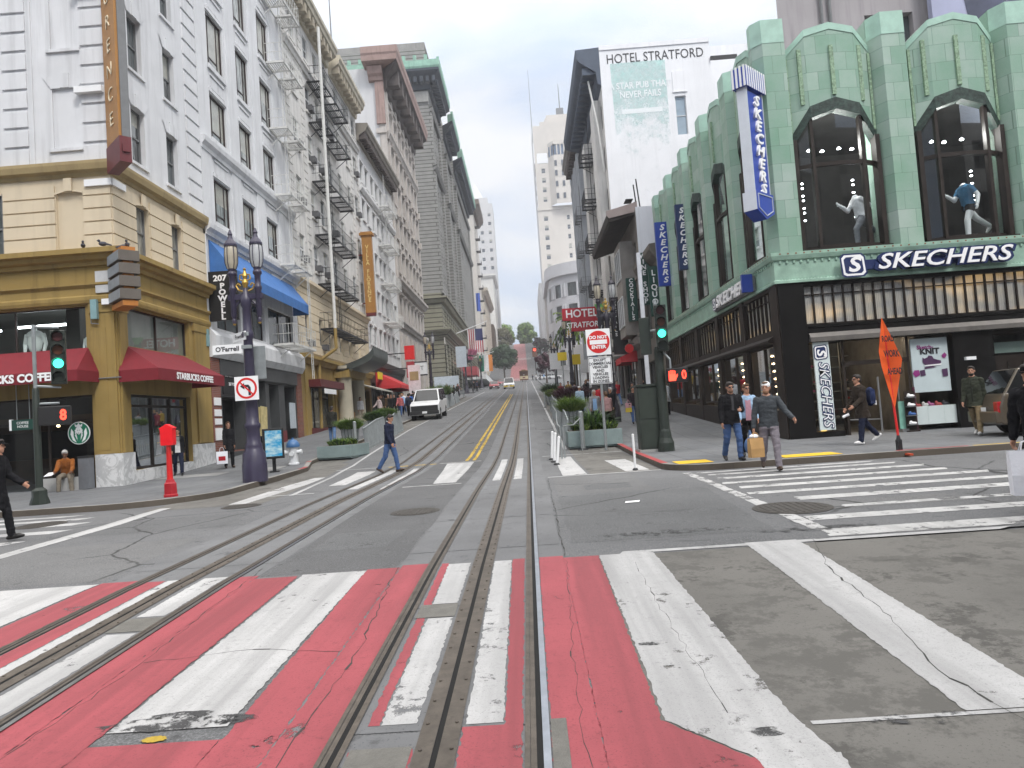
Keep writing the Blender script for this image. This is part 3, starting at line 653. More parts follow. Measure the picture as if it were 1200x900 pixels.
crack([(3.1,8.3),(2.75,7.1),(2.6,5.6),(2.4,4.6),(2.5,3.4)],.012); crack([(1.0,4.2),(.98,6),(1.0,7.9)],.006); crack([(2.75,7.3),(4.2,7.1)],.006); crack([(.29,8.3),(.31,12),(.33,17)],.012); crack([(-2.9,11.9),(-1.8,12.2)],.012); crack([(-3.2,9.9),(-2.2,9.95),(-1.65,9.85)],.008)
crack([(3.1,8.3),(4.2,8.45),(5.6,8.4)],.008)
struct('cracked_road_section',b,M('crack_dark',(.045,.043,.041),.9,.3,5.))
# manhole covers
IRONC=M('cast_iron',(.055,.05,.045),.7,.25,14.,bmp=.7,bs=40)
for cx,cy,r_,l in ((3.65,10.5,.5,'large round iron manhole cover beside the worn zebra stripes'),(-9.9,14.4,.42,'iron manhole cover among the white stripes before the coffee shop'),(-6.2,15.3,.36,'iron manhole cover in the asphalt near the red alarm box'),(-2.1,12.7,.38,'iron manhole cover in the dark strip between the two tracks')):
    b=MB(); z=gz(cy); b.lathe([(r_+.05,0),(r_+.05,.003),(r_+.01,.004)],28,(0,0,0),0); b.lathe([(r_,0),(r_,.006),(r_*.93,.009)],28,(0,0,0.001),0)
    for i in range(-4,5):
        x=i*r_*.2; l2=math.sqrt(max(0,r_*r_*.8-x*x)); b.box(x-.012,x+.012,-l2,l2,.007,.014,0)
    o=b.build('manhole_cover',IRONC,loc=(cx,cy,z+.005)); tag(o,l,'manhole cover','manhole covers in the road'); o.rotation_euler=(R(math.degrees(math.atan((gz(cy+.5)-gz(cy-.5))))),0,0)
b=MB().quad((-.13,-.09,0),(.1,-.1,.004),(.14,.06,.012),(-.1,.09,.002)); tag(b.build('paper_scrap',TXW,loc=(1.6,12.1,gz(12.1)+.01)),'small crumpled white paper scrap lying on the asphalt','litter')
# sidewalks with kerbs
def corner(cx,cy,r,a0,a1,n=7): return [(cx+r*math.cos(R(a0+(a1-a0)*i/n)),cy+r*math.sin(R(a0+(a1-a0)*i/n))) for i in range(n+1)]
def walk(name,xk,xb,arc,far,yend,kred=None):
    "xk kerb x, xb outer x; front edge along the cross street then round the corner"
    b=MB(); s=1 if xb>xk else -1
        # top: strip between kerb-inner line and the building side
    P=arc
    inner=lambda p:(p[0],p[1])
    def xe(y):
        best=xk
        for a,c in zip(P,P[1:]):
            lo,hi=min(a[1],c[1]),max(a[1],c[1])
            if lo<=y<=hi and hi>lo: return a[0]+(c[0]-a[0])*(y-a[1])/(c[1]-a[1])
        return xk
    ya=min(p[1] for p in P); ys=sorted({*[p[1] for p in P],22,26,30,60,yend})
    ys=[y for y in ys if ya<=y<=yend]
    for y0,y1 in zip(ys,ys[1:]):
        if y1-y0<1e-4: continue
        out=far if y0<22 else xb
        b.quad((xe(y0) if y0>ya else P[0][0] if s<0 else P[0][0],y0,sz(y0)),(out,y0,sz(y0)),(out,y1,sz(y1)),(xe(y1),y1,sz(y1)),m=0)
    if 22 in ys: b.quad((far,22,sz(22)),(xb,22,sz(22)),(xb,24,sz(24)),(far,24,sz(24)),m=0)
    o=struct(name,b,[WALK])
    # kerb: light top band 0.18 wide and the face
    k=MB(); pts=[(far,ya)]+P+[(xk,yy) for yy in (22,26,30,60,yend) if yy>max(p[1] for p in P)+.01]
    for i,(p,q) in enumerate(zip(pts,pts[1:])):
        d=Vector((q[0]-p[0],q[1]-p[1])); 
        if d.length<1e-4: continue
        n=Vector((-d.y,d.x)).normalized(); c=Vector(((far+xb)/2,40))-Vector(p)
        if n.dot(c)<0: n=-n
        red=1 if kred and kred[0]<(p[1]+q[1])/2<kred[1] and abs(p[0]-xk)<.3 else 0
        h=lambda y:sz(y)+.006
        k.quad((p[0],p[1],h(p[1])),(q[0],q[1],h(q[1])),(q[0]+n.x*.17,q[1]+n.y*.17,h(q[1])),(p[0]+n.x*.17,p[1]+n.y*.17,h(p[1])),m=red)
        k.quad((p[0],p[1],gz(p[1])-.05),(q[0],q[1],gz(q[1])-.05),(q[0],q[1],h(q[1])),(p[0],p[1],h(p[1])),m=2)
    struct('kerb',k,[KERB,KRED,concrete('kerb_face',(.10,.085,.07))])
walk('left_sidewalk',-8.35,-13.4,corner(-9.95,18.6,2.2,-90,0)+[(-7.75,25.),(-8.35,27.5)],-80,99,None)
walk('right_sidewalk',3.07,8.6,corner(4.2,17.4,1.15,270,180),80,99,(19,27))
b=MB(); sheet(b,[(21.6,-7.93,-7.76),(25,-7.93,-7.76),(27.4,-8.52,-8.34)],SW+.012); struct('red_kerb_strip',b,KRED)
for nm,x0,x1 in (('left_far_sidewalk',-13.5,-8.6),('right_far_sidewalk',3.07,8.6)):
    b=MB()
    for y0,y1 in ((118,225),(225,235),(235,385)): b.quad((x0,y0,sz(y0)),(x1,y0,sz(y0)),(x1,y1,sz(y1)),(x0,y1,sz(y1)))
    xk=x1 if x0<0 else x0; b.quad((xk,118,gz(118)),(xk,225,gz(225)),(xk,225,sz(225)),(xk,118,sz(118)))
    struct(nm,b,[WALK])
# kerb ramps with yellow tactile mats, light utility patch, yellow kerb line
b=MB()
for x0,x1,y0,y1 in ((3.35,4.15,16.75,17.6),(5.7,7.0,16.55,17.3)): rect(b,x0,x1,y0,y1,SW+.010)
struct('tactile_sidewalk_strip',b,TACT)
b=MB(); rect(b,-12.8,-10.6,24.2,25.4,SW+.006); rect(b,-9.9,-8.9,24.5,26.3,SW+.006); struct('pale_sidewalk_section',b,WALKL)
b=MB(); rect(b,9.8,24,16.34,16.46,SW+.012); struct('yellow_kerb_line',b,M('kerb_yellow',(.5,.33,.03),.7,.15,3.))
b=MB(); rect(b,8.1,9.7,16.34,16.46,SW+.012); struct('faded_red_kerb_line',b,KRED)
# ------------------------------------------------------------ helpers for buildings
FW,FE,FS=Fac('W',XL),Fac('E',XR),Fac('S',YS)
def part(name,b,mats,par,**k): return b.build(name,mats,par,world=True,**k)
def rustic(b,u0,u1,z0,z1,ch,ops=(),d0=0,d1=.05,gap=.05,m=0):
    z=z0
    while z<z1-.1:
        za,zb=z+gap/2,min(z+ch,z1)-gap/2; cuts=[u0,u1]
        bl=sorted([(o[0]-.02,o[1]+.02) for o in ops if o[2]<zb and o[3]>za]); u=u0
        for a,c in bl+[(u1,u1)]:
            if a-u>.05: b.box(u,min(a,u1),d0,d1,za,zb,m)
            u=max(u,c)
        z+=ch
CORN=lambda d,z,p,h:[(d,z),(d+p*.25,z),(d+p*.3,z+h*.25),(d+p*.6,z+h*.35),(d+p*.7,z+h*.6),(d+p,z+h*.68),(d+p,z+h),(d,z+h)]
def dentils(b,u0,u1,d0,d1,z0,z1,w,gap,m=0):
    u=u0
    while u<u1-w: b.box(u,u+w,d0,d1,z0,z1,m); u+=w+gap
def room(par,F,u0,u1,z0,z1,depth,mat,d=-.2,name='interior',root=None):
    b=F.mb(); q=d-depth
    b.quad((u0,q,z0),(u1,q,z0),(u1,q,z1),(u0,q,z1)); b.quad((u0,d,z0),(u0,q,z0),(u0,q,z1),(u0,d,z1)); b.quad((u1,d,z0),(u1,q,z0),(u1,q,z1),(u1,d,z1))
    b.quad((u0,d,z0),(u1,d,z0),(u1,q,z0),(u0,q,z0)); b.quad((u0,d,z1),(u1,d,z1),(u1,q,z1),(u0,q,z1))
    return part(name,b,mat,par)
def glazing(par,F,u0,u1,z0,z1,nu,frame,glass,d=-.12,t=.05,nz=(),name='shop_window',uneven=None):
    b=F.mb(); us=uneven or [u0+(u1-u0)*i/nu for i in range(nu+1)]
    for u in us: b.box(u-t/2,u+t/2,d-.04,d+.04,z0,z1)
    for z in (z0+t/2,z1-t/2,*nz): b.box(u0,u1,d-.035,d+.035,z-t/2,z+t/2)
    o=part(name,b,frame,par)
    g=F.mb().quad((u0,d-.01,z0),(u1,d-.01,z0),(u1,d-.01,z1),(u0,d-.01,z1)); g.build('pane',glass,o,world=True,root=par)
    return o
def awning(par,F,u0,u1,zt,zl,zb,proj,mat,inset=.35,name='awning',d=0,flat=False):
    "sloping canvas with hipped ends and a hanging front lip"
    b=F.mb(); a,c=(u0,u1)
    A=(a+inset,d+.02,zt);B=(c-inset,d+.02,zt);C=(c,d+proj,zl);D=(a,d+proj,zl)
    if flat: A=(a,d+.02,zt);B=(c,d+.02,zt)
    e=.03
    b.add([A,B,C,D,(a,d+proj,zb),(c,d+proj,zb),(a,d+.02,zb),(c,d+.02,zb),(c,d+.02,zl),(a,d+.02,zl)],[(0,1,2,3),(3,2,5,4),(1,8,2),(0,3,9),(8,7,5,2),(9,3,4,6)])
    return part(name,b,mat,par)
# ------------------------------------------------------------ A: corner building with coffee shop
A=thing('corner_building','cream and white corner building with an ochre ground floor and maroon coffee shop awnings','building',(XL,YS,.4))
U0=-34.
winP=[(24.22,25.12),(26.68,27.55)]
for F,u0,u1 in ((FS,U0,XL),(FW,YS,29.5)):
    S=F is FS
    g=F.mb(); e=XL if S else YS
    ops=[(U0+1,-13.95,4.98,6.36),(U0+1,-13.85,.42,3.5)] if S else [(23.38,27.75,5.05,6.36),(23.44,27.6,.98,3.48)]
    g.wall(u0,u1,-1,8.15,ops,.3)
    if S: g.box(-13.72,-13.0,0,.06,1.58,6.1).box(-13.80,-12.9,0,.09,6.1,6.4).box(-13.62,-13.28,.06,.075,1.7,5.6)
    else: g.box(22.86,23.32,0,.06,1.58,6.1).box(22.8,23.36,0,.09,6.1,6.4).box(28.1,29.3,0,.07,1.7,6.1).box(27.98,29.4,0,.1,6.1,6.4)
    m0=dict(e0=0,e1=1) if S else dict(e0=1,e1=0)
    if S:
        for a_,b_,z0,z1,q_,m_ in [(-14.76,-13.87,8.15,10.1,.095,CREAM)]+[(a1,b1,z0,z1,.055,WHITE) for a1,b1 in ((-14.75,-13.87),(-18.4,-17.5)) for z0,z1 in ((11.55,13.52),(14.85,16.84),(18.12,20.1))]:
            bl=FS.mb(); bl.quad((a_,-q_,z0),(b_,-q_,z0),(b_,-q_,z1),(a_,-q_,z1)); part('blind_window',bl,m_,A)
    for P in (CORN(0,7.62,.42,.5),[(0,6.42),(.10,6.42),(.13,6.52),(.13,6.62),(.06,6.68),(.06,6.9),(.15,7.0),(.15,7.06),(0,7.06)],[(0,4.02),(.05,4.02),(.05,4.16),(0,4.16)]): g.prof(u0,u1,P,**m0)
    part('ground_storey_wall',g,OCHRE,A)
    c=F.mb(); o2=[(-17.42,-16.5,7.9,10.2),(-14.76,-13.87,8.15,10.1)] if S else [(a,b_,8.3,10.05) for a,b_ in winP]
    c.wall(u0,u1,8.15,10.95,o2,.1 if S else .3); rustic(c,u0,u1-.0 if S else u1,8.2,10.35,.43,o2+([] if S else []),.0,.05)
    for o_ in o2:
        mid=(o_[0]+o_[1])/2
        c.box(mid-.13,mid+.13,.05,.1,o_[3],o_[3]+.42);
        for k in (-1,1): c.add([(mid+k*.15,.052,o_[3]),(mid+k*.46,.052,o_[3]-.08),(mid+k*.46,.052,o_[3]-.02),(mid+k*.3,.052,o_[3]+.05),(mid+k*.15,.052,o_[3]+.06)],[(0,1,2,3,4)])
    part('rusticated_wall',c,CREAM,A)
    w=F.mb(); rowsz=[(11.55,13.52),(14.85,16.84),(18.12,20.1),(21.4,23.4),(24.6,26.6)]
    o3=[(a,b_,z0,z1) for z0,z1 in rowsz for a,b_ in ([(-14.75,-13.87),(-18.4,-17.5)] if S else winP)]
    w.wall(u0,u1,10.95,31,o3,.06 if S else .32)
    for a,b_,z0,z1 in o3:
        w.box(a-.12,b_+.12,0,.07,z0-.12,z0-.02); mid=(a+b_)/2
        w.box(mid-.15,mid+.15,0,.05,z1+.02,z1+.5); w.add([(a-.02,.03,z1+.01),(mid-.15,.03,z1+.01),(mid-.15,.03,z1+.45),(a-.28,.03,z1+.42)],[(0,1,2,3)]).add([(b_+.02,.03,z1+.01),(mid+.15,.03,z1+.01),(mid+.15,.03,z1+.45),(b_+.28,.03,z1+.42)],[(0,1,2,3)])
    z=11.05
    for qa,qb in ([(-16.35,-15.55),(-13.75,-12.98)] if S else [(28.35,29.48)]):
        z=11.05
        while z<31: w.box(qa,qb,0,.06,z,z+.5); w.box(qa+.02,qb-.02,0,.03,z+.5,z+.56); z+=.64
    if S: w.box(-15.42,-15.36,0,.04,11,31)
    part('upper_wall',w,WHITE,A)
    t=F.mb(); t.prof(u0,u1,[(0,10.55),(.05,10.55),(.09,10.66),(.22,10.72),(.26,10.9),(.26,11.0),(0,11.04)],**m0)
    part('string_cornice',t,TAN,A)
    if not S:
        for a,b_,z0,z1 in o3: window(A,F,(a+b_)/2,z0,b_-a,z1-z0,'sash',random.choice([G1,G2,G2]),FRG,-.22)
        for a,b_ in winP: window(A,F,(a+b_)/2,8.3,b_-a,1.75,'sash',G3,FRG,-.22)
    else: window(A,F,-16.96,7.9,.92,2.3,'sash',G1,FRG,-.06)
# marble feet
b=FS.mb(); b.box(-13.78,XL+.002,-.3,.09,.2,1.57); part('marble_base',b,MARB,A)
b2=FW.mb(); b2.box(YS-.088,23.42,-.3,.08,.2,1.57).box(27.62,29.46,-.3,.07,.2,1.66).add([(23.43,.05,.3),(27.6,.05,.5),(27.6,.05,1.02),(23.43,.05,.97),(23.43,-.2,.97),(27.6,-.2,1.02)],[(0,1,2,3),(3,2,5,4)])
part('marble_base',b2,MARB,A)
# mezzanine shop
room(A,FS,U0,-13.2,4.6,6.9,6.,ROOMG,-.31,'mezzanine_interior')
b=MB(); 
for x0,x1,y,z in ((-17.2,-14.9,24.2,6.02),(-20.5,-17.9,24.4,6.0),(-16.2,-15.0,26.5,6.25),(-15.,-13.8,27.9,6.2)): b.box(x0,x1,y-.05,y+.05,z,z+.06)
for y0,y1,x in ((23.6,24.6,-14.0),(24.9,26.2,-14.3)): b.box(x-.05,x+.05,y0,y1,6.1,6.16)
part('ceiling_light',b,TUBE,A)
glazing(A,FS,U0+1,-13.95,4.98,6.36,12,FRB,CLRD,-.2,.04,uneven=[-33,-28,-23,-18.9,-16.35,-13.97])
glazing(A,FW,23.38,27.75,5.05,6.36,2,FRB,CLRD,-.2,.04)
b=MB(); b.box(-15.1,-14.65,23.6,24.5,4.6,6.9).box(-19.,-18.5,24.5,25,4.6,6.9); part('shop_column',b,ROOMD,A)
# ground floor coffee shop
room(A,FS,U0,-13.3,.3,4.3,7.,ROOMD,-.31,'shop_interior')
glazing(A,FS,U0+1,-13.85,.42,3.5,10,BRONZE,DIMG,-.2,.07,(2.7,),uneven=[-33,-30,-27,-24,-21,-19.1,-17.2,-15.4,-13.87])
glazing(A,FW,23.44,27.6,.98,3.48,3,BRONZE,DIMG,-.2,.09,(3.1,),uneven=[23.46,25.0,26.3,27.58])
b=MB(); b.box(-22,-16,27.5,28,.4,1.5).box(-24,-15,29.2,29.6,2.6,3.2)
part('shop_counter',b,M('counter_wood',(.12,.06,.03),.5,.2,2.),A)
b=MB()
for x,y,z in ((-17.1,27.3,2.75),(-16.2,27.3,2.8),(-15.2,27.6,2.9),(-18.,27.4,2.7),(-19.,27.1,2.8),(-14.6,26.6,2.95)): b.lathe([(.02,.12),(.05,.1),(.06,0),(.02,-.02)],8,(x,y,z))
part('pendant_lamp',b,WARM,A)
# awnings with lettering
aw=awning(A,FW,22.75,27.75,5.03,4.2,3.82,1.3,AWNR,.55)
text('STARBUCKS COFFEE',.31,TXW,aw,(1.325,2.5,3.60),90,ext=.004,off=.010,sx=.98)
aw=awning(A,FS,-18.9,-13.55,5.0,4.2,3.86,1.2,AWNR,.35)
text('STARBUCKS COFFEE',.34,TXW,aw,(-2.82,-1.22,3.63),0,ext=.004,off=.014)
# round white and green emblem in the window, conduit, wall boxes
e=MB(); e.lathe([(.36,0),(.36,.02)],28,m=0).lathe([(.335,.021),(.335,.026)],28,m=1)
def flatp(b,P,z,m):
    n=len(P); b.add([(x,y,z) for x,y in P],[tuple(range(n))],m)
for s in (-1,1):
    flatp(e,[(s*.08,-.3),(s*.2,-.22),(s*.27,-.02),(s*.24,.16),(s*.17,.05),(s*.17,-.1)],.028,0)
    for k in range(3): flatp(e,[(s*.05,-.2-.02*k),(s*.1,.12-.08*k),(s*.13,.1-.08*k)],.028,0)
flatp(e,[(-.09,.02),(-.10,.14),(-.05,.21),(.05,.21),(.10,.14),(.09,.02),(0,-.05)],.028,0); flatp(e,[(-.11,.2),(-.13,.30),(-.05,.25),(0,.33),(.05,.25),(.13,.30),(.11,.2)],.029,0)
flatp(e,[(-.05,.09),(-.02,.11),(-.02,.07)],.031,1); flatp(e,[(.05,.09),(.02,.11),(.02,.07)],.031,1); flatp(e,[(-.03,.01),(.03,.01),(0,-.02)],.031,1)
o=e.build('round_emblem',[SIGNW,M('emblem_green',(.01,.16,.09),.4,.05,3.)],A); o.location=(-14.34-XL,-.07+.12,2.30-.4); o.rotation_euler=(R(90),0,0)
b=MB(); b.tube([(-13.9,YS-.1,3.98),(-12.86,YS-.1,3.98),(-12.86,23.2,3.98)],.02); part('conduit',b,FRG,A); b=MB(); b.tube([(-13.7,YS-.13,5.9),(-13.7,YS-.13,5.75),(-13.45,YS-.13,5.72)],.015); part('conduit',b,FRG,A)
b=MB(); b.box(-13.66,-13.46,YS-.22,YS-.1,5.88,6.5).box(-13.05,-12.82,29.1,29.3,5.6,6.3); part('electrical_box',b,M('teal_box',(.20,.33,.35),.5,.1,4.),A)
b=MB(); b.box(-13.52,-13.05,YS-.12,YS-.01,6.72,7.42); part('meter_box',b,M('meter_white',(.5,.51,.52),.5,.08,5.),A); b=MB(); b.box(-13.3,-12.9,YS-.2,YS-.01,6.32,6.5); part('sign_bracket',b,SIGNW,A); b=MB(); b.box(-13.75,-12.88,YS-.12,YS-.01,10.2,10.42); part('sign_bracket',b,SIGNW,A)
b=FW.mb(); b.box(22.75,23.5,0,.12,10.2,10.42); part('sign_bracket',b,SIGNW,A)
for z_ in (13.25,16.55): b=FS.mb(); b.box(-13.9,-13.,.0,.22,z_,z_+.2); part('sign_bracket',b,SIGNW,A)
# hanging garments and white torso dummies in the mezzanine windows
def bust(x,y,z,h,mat,label,group,s=1.):
    b=MB(); b.ell((0,0,.30*s),(.19*s,.11*s,.32*s),14,10).ell((0,0,.5*s),(.23*s,.10*s,.13*s),14,8).cone((0,0,.55*s),(0,0,.76*s),.06*s,.055*s,10)
    for k in (-1,1): b.tube([(k*.2*s,0,.52*s),(k*.28*s,.02,.26*s),(k*.25*s,-.05,.02*s)],[.065*s,.05*s,.035*s],8)
    return tag(b.build('shop_dummy',mat,loc=(x,y,z),smooth=True),label,'mannequin',group)
bust(-16.1,23.5,5.02,0,SIGNW,'white headless torso dummy standing in the upper window behind the traffic light',None,1.25)
bust(-14.25,23.5,4.98,0,SIGNW,'white dummy low in the upper window against the ochre corner pillar',None,.8)
def garment(x,y,z,mat,label):
    b=MB(); b.add([(-.06,0,.5),(.06,0,.5),(.16,.02,.0),(-.16,.02,0),(-.06,.07,.5),(.06,.07,.5),(.16,.09,0),(-.16,.09,0)],[(0,1,2,3),(4,7,6,5),(0,3,7,4),(1,5,6,2),(0,4,5,1),(3,2,6,7)]).box(-.2,.2,.0,.06,.42,.5).tube([(0,.03,.5),(0,.03,.68)],.01,5)
    o=b.build('hanging_garment',mat,loc=(x,y,z),rz=90); tag(o,label,'garment','garments hanging in the upper shop window')
for y,z,h in ((23.95,5.75,'white shirt hanging in the upper side window beside the corner pillar'),(24.7,5.65,'white shirt hanging second from the corner pillar in the upper side window'),(25.9,5.35,'white shirt hanging in the middle of the upper side window'),(26.4,5.2,'white dress hanging lowest at the uphill end of the upper side window')): garment(-13.5,y,z,SIGNW,h)
# blade sign on the corner
def blade(name,label,loc,rz,L_,T,z0,z1,body,edge):
    t=thing(name,label,'sign',(*loc,z0),rz)
    return t
t=thing('blade_sign','tall brown and orange hotel blade sign fixed diagonally to the corner above the coffee shop','sign',(-12.93,YS+.02,10.5),-45)
OCS=M('orange_sign',(.36,.17,.04),.5,.12,2.,streak=.2); MAR=M('maroon_sign',(.12,.02,.025),.5,.15,3.)
b=MB(); b.box(.25,1.5,-.15,.15,.8,9.5); b.build('sign_panel',OCS,t)
b=MB(); b.box(1.5,1.56,-.07,.17,.8,9.5); b.build('edge_strip',FRG,t)
b=MB(); b.box(.22,1.6,-.17,.17,.0,.8).box(1.55,1.66,-.1,.1,.3,.55); b.build('sign_foot',MAR,t)
for i,ch in enumerate('ECNEROLF'): text(ch,.62,M('cream_letter',(.75,.66,.48),.5,.05,3.),t,(.88,-.165,1.52+.79*i),0,name='letter',sx=1.15,off=-.008)
t=thing('stacked_sign','sign of four dark slats with orange caps on the corner of the ochre storey','sign',(-12.9,YS+.05,6.1),-45)
b=MB(); b.box(.1,1.25,-.22,.22,.0,.16).box(.1,1.25,-.2,.2,1.72,1.84).box(.15,1.2,-.15,.15,.1,1.75); b.build('sign_frame',ORG if 0 else M('burnt_orange',(.42,.16,.03),.6,.15,3.),t)
for i in range(4):
    p=MB().box(.12,1.3,-.3,.3,.2+.4*i,.52+.4*i).build('slat',M('taupe_slat',(.115,.10,.085),.6,.12,3.),t)
    MB().box(.14,1.28,-.312,-.301,.22+.4*i,.5+.4*i).build('slat_face',M('grey_slat_face',(.24,.27,.30),.4,.15,5.),p)
for i,(x,y,z) in enumerate(((-13.75,YS-.3,8.13),(-13.1,YS-.32,8.13),(-12.4,YS-.35,7.98),(-12.2,YS-.55,7.98))):
    b=MB(); b.ell((0,0,.1),(.07,.13,.075),10,6).ell((0,-.11,.19),(.04,.045,.045),8,6).cone((0,.08,.1),(0,.25,.07),.05,.02,6).cone((0,-.15,.19),(0,-.185,.185),.012,.002,5).cone((.02,0,.0),(.02,0,.06),.008,.008,4).cone((-.02,0,0),(-.02,0,.06),.008,.008,4)
    o=b.build('pigeon',M('pigeon_grey',(.06,.06,.075),.7,.3,12.),loc=(x,y,z),rz=(30,-60,120,20)[i],smooth=True); tag(o,['dark pigeon perched alone on the ochre ledge above the white box','dark pigeon perched on the ledge at the very corner of the building','dark pigeon on top of the stacked slat sign, nearer the wall','dark pigeon on the outer end of the stacked slat sign'][i],'pigeon','pigeons on the corner ledge')
# ------------------------------------------------------------ B: white office building
B=thing('white_building','white building with rows of dark brown windows, a blue awning and white fire escapes','building',(XL,29.5,.7))
rz_=[(11.2,13.15),(14.95,16.95),(18.25,20.65),(21.95,24.3),(25.7,28.)]; cu=[(30.78,32.48),(34.02,35.52),(37.2,38.8)]
b=FW.mb(); ops=[(a,c,z0,z1) for z0,z1 in rz_ for a,c in cu]; b.wall(29.5,41.4,8.6,33,ops,.26)
for a,c,z0,z1 in ops: b.box(a-.1,c+.1,0,.09,z0-.22,z0-.02).box(a-.05,c+.05,0,.05,z1+.05,z1+.22); b.box(a+.12,c-.12,0,.045,z0-1.05,z0-.95).box(a+.12,c-.12,0,.045,z0-.48,z0-.38)
for u in (29.52,32.75,35.85,39.0): b.box(u,u+(1.05 if u<30 or u>32 else 1.),0,.06,10.7,33)
b.box(29.5,29.56,-.3,.08,8,33)
b.prof(29.52,41.4,[(0,14.05),(.1,14.05),(.12,14.2),(.25,14.35),(.28,14.55),(0,14.6)]); b.prof(29.5,41.4,[(0,10.35),(.12,10.35),(.15,10.5),(.3,10.62),(.32,10.8),(0,10.85)])
part('upper_wall',b,WHITE,B)
for a,c,z0,z1 in ops: window(B,FW,(a+c)/2,z0,c-a,z1-z0,'dark3',random.choice([GB1,GB2,GB1]),FRB,-.13)
b=FW.mb(); ops2=[(30.4,33.0,6.5,8.3),(33.5,36.1,6.5,8.3),(36.6,40.6,6.45,8.4)]; b.wall(29.5,41.4,5.25,8.6,ops2,.3); b.prof(29.5,41.4,[(0,5.2),(.12,5.2),(.3,5.5),(.3,6.1),(.1,6.35),(0,6.35)]); part('mezzanine_wall',b,WHITE,B)
for a,c,z0,z1 in ops2: glazing(B,FW,a,c,z0,z1,2,FRB,G1,-.2,.07,name='mezzanine_window')
b=FW.mb(); b.box(29.5,30.35,-.3,.03,.0,5.2).box(30.35,33.,-.5,-.12,.3,1.25); part('brick_pier',b,BRICK,B); b=FW.mb(); b.box(40.55,41.4,-.3,.03,.0,5.2); part('brick_pier',b,BRICK,B)
GREYP=M('charcoal_panel',(.055,.058,.06),.5,.12,2.)
b=FW.mb(); b.wall(30.35,40.55,-1,5.2,[(30.5,33.1,1.2,3.6),(33.3,35.8,.8,4.5),(36.3,37.7,.6,4.4),(38.6,40.3,.6,4.4)],.9,d=-.05).box(30.35,40.55,-.05,.06,4.5,5.2); part('shopfront',b,GREYP,B)
glazing(B,FW,30.5,33.1,1.2,3.6,2,GREYP,DIMG,-.6,.07); glazing(B,FW,33.3,35.8,.8,4.5,2,GREYP,DIMG,-.5,.07,(3.2,)); glazing(B,FW,38.6,40.3,.6,4.4,1,GREYP,G1,-.8,.07,(3.2,),name='entrance_door')
b=FW.mb().box(36.3,37.7,-.9,-.7,.4,4.4); part('entrance_panel',b,FRG,B)
room(B,FW,30.4,36,.4,4.5,4,ROOMD,-.96,'shop_interior')
b=FW.mb(); b.box(30.7,33.,-.04,.0,3.7,4.9); o=part('name_board',b,SIGNK,B); 
text('Barton Building',.3,TXW,o,(.02,2.3,3.85),90,ext=.005); text('207 POWELL',.2,TXW,o,(.02,2.3,3.45),90,ext=.005)
b=FW.mb(); b.box(37.8,38.5,-.04,.02,.75,2.0); part('red_panel',b,M('dull_red',(.16,.02,.025),.5,.15,2.),B)
b=FW.mb(); b.box(39.1,40.,.0,.05,2.1,3.5); part('notice_board',b,M('pale_board',(.45,.50,.55),.5,.1,3.),B)
b=FW.mb(); 
for z,h in ((3.2,.32),(2.75,.28),(2.4,.25),(1.75,.5)): b.box(29.62,30.25,.03,.07,z,z+h)
part('tenant_plate',b,SIGNW,B)
b=FW.mb(); b.add([(34.6,.06,1.9),(35.5,.06,1.8),(35.5,.1,3.2),(34.6,.1,3.25)],[(0,1,2,3)]).box(34.6,35.5,.0,.05,1.8,3.2); part('poster',b,M('yellow_poster',(.55,.46,.22),.6,.2,4.),B)
b=FW.mb(); a_,c_=29.9,40.6; b.add([(a_,.02,10.2),(c_,.02,10.2),(c_,.95,8.95),(a_,.95,8.95),(a_,.95,8.45),(c_,.95,8.45),(a_,.02,8.45),(c_,.02,8.45)],[(0,1,2,3),(3,2,5,4),(0,3,4,6),(1,7,5,2)])
part('blue_awning',b,AWNB,B)
def fire_escape(par,F,u0,u1,z,proj,mat,up=3.7,d0=.05,ladder=1,nb=None,name='fire_escape'):
    b=F.mb(); b.box(u0,u1,proj-.05,proj,z-.12,z).box(u0,u1,d0,d0+.05,z-.1,z)
    for u in (u0,u1-.06): b.box(u,u+.06,d0,proj,z-.12,z)
    ha,hb=u0+(u1-u0)*.34,u0+(u1-u0)*.34+min(1.2,(u1-u0)*.3); d=d0+.08
    while d<proj-.08:
        b.box(u0+.06,ha,d,d+.05,z-.045,z-.015).box(hb,u1-.06,d,d+.05,z-.045,z-.015); d+=.12
    for u in (ha,hb): b.box(u-.03,u+.03,d0,proj,z-.1,z)
    n=max(3,int((u1-u0)/1.1))
    for i in range(n+1): u=u0+(u1-u0)*i/n; b.box(u-.025,u+.025,d0,proj,z-.12,z-.05)
    for u in (u0+.35,u1-.35): b.tube([(u,d0,z-.85),(u,proj-.1,z-.08)],.03,4)
    o=part(name,b,mat,par)
    r=F.mb()
    for zz in (z+.5,z+1.0): r.box(u0,u1,proj-.03,proj-.01,zz-.014,zz+.014).box(u0,u0+.02,d0,proj,zz-.014,zz+.014).box(u1-.02,u1,d0,proj,zz-.014,zz+.014)
    n=nb or int((u1-u0)/.3)
    for i in range(n+1): u=u0+(u1-u0)*i/n; q=.008 if i%4 else .016; r.box(u-q,u+q,proj-.03,proj-.01,z,z+1.)
    for k in range(1,4): dd=d0+(proj-d0)*k/4; r.box(u0,u0+.016,dd-.008,dd+.008,z,z+1.).box(u1-.016,u1,dd-.008,dd+.008,z,z+1.)
    r.build('railing',mat,o,world=True,root=par)
    if ladder:
        l=F.mb(); ua=ha+.1
        for k in (0,.42): l.box(ua+k-.018,ua+k+.018,.5,.53,z,z+up)
        for k in range(1,int(up/.3)): l.box(ua,ua+.42,.5,.52,z+.3*k,z+.3*k+.02)
        l.build('ladder',mat,o,world=True,root=par)
    return o
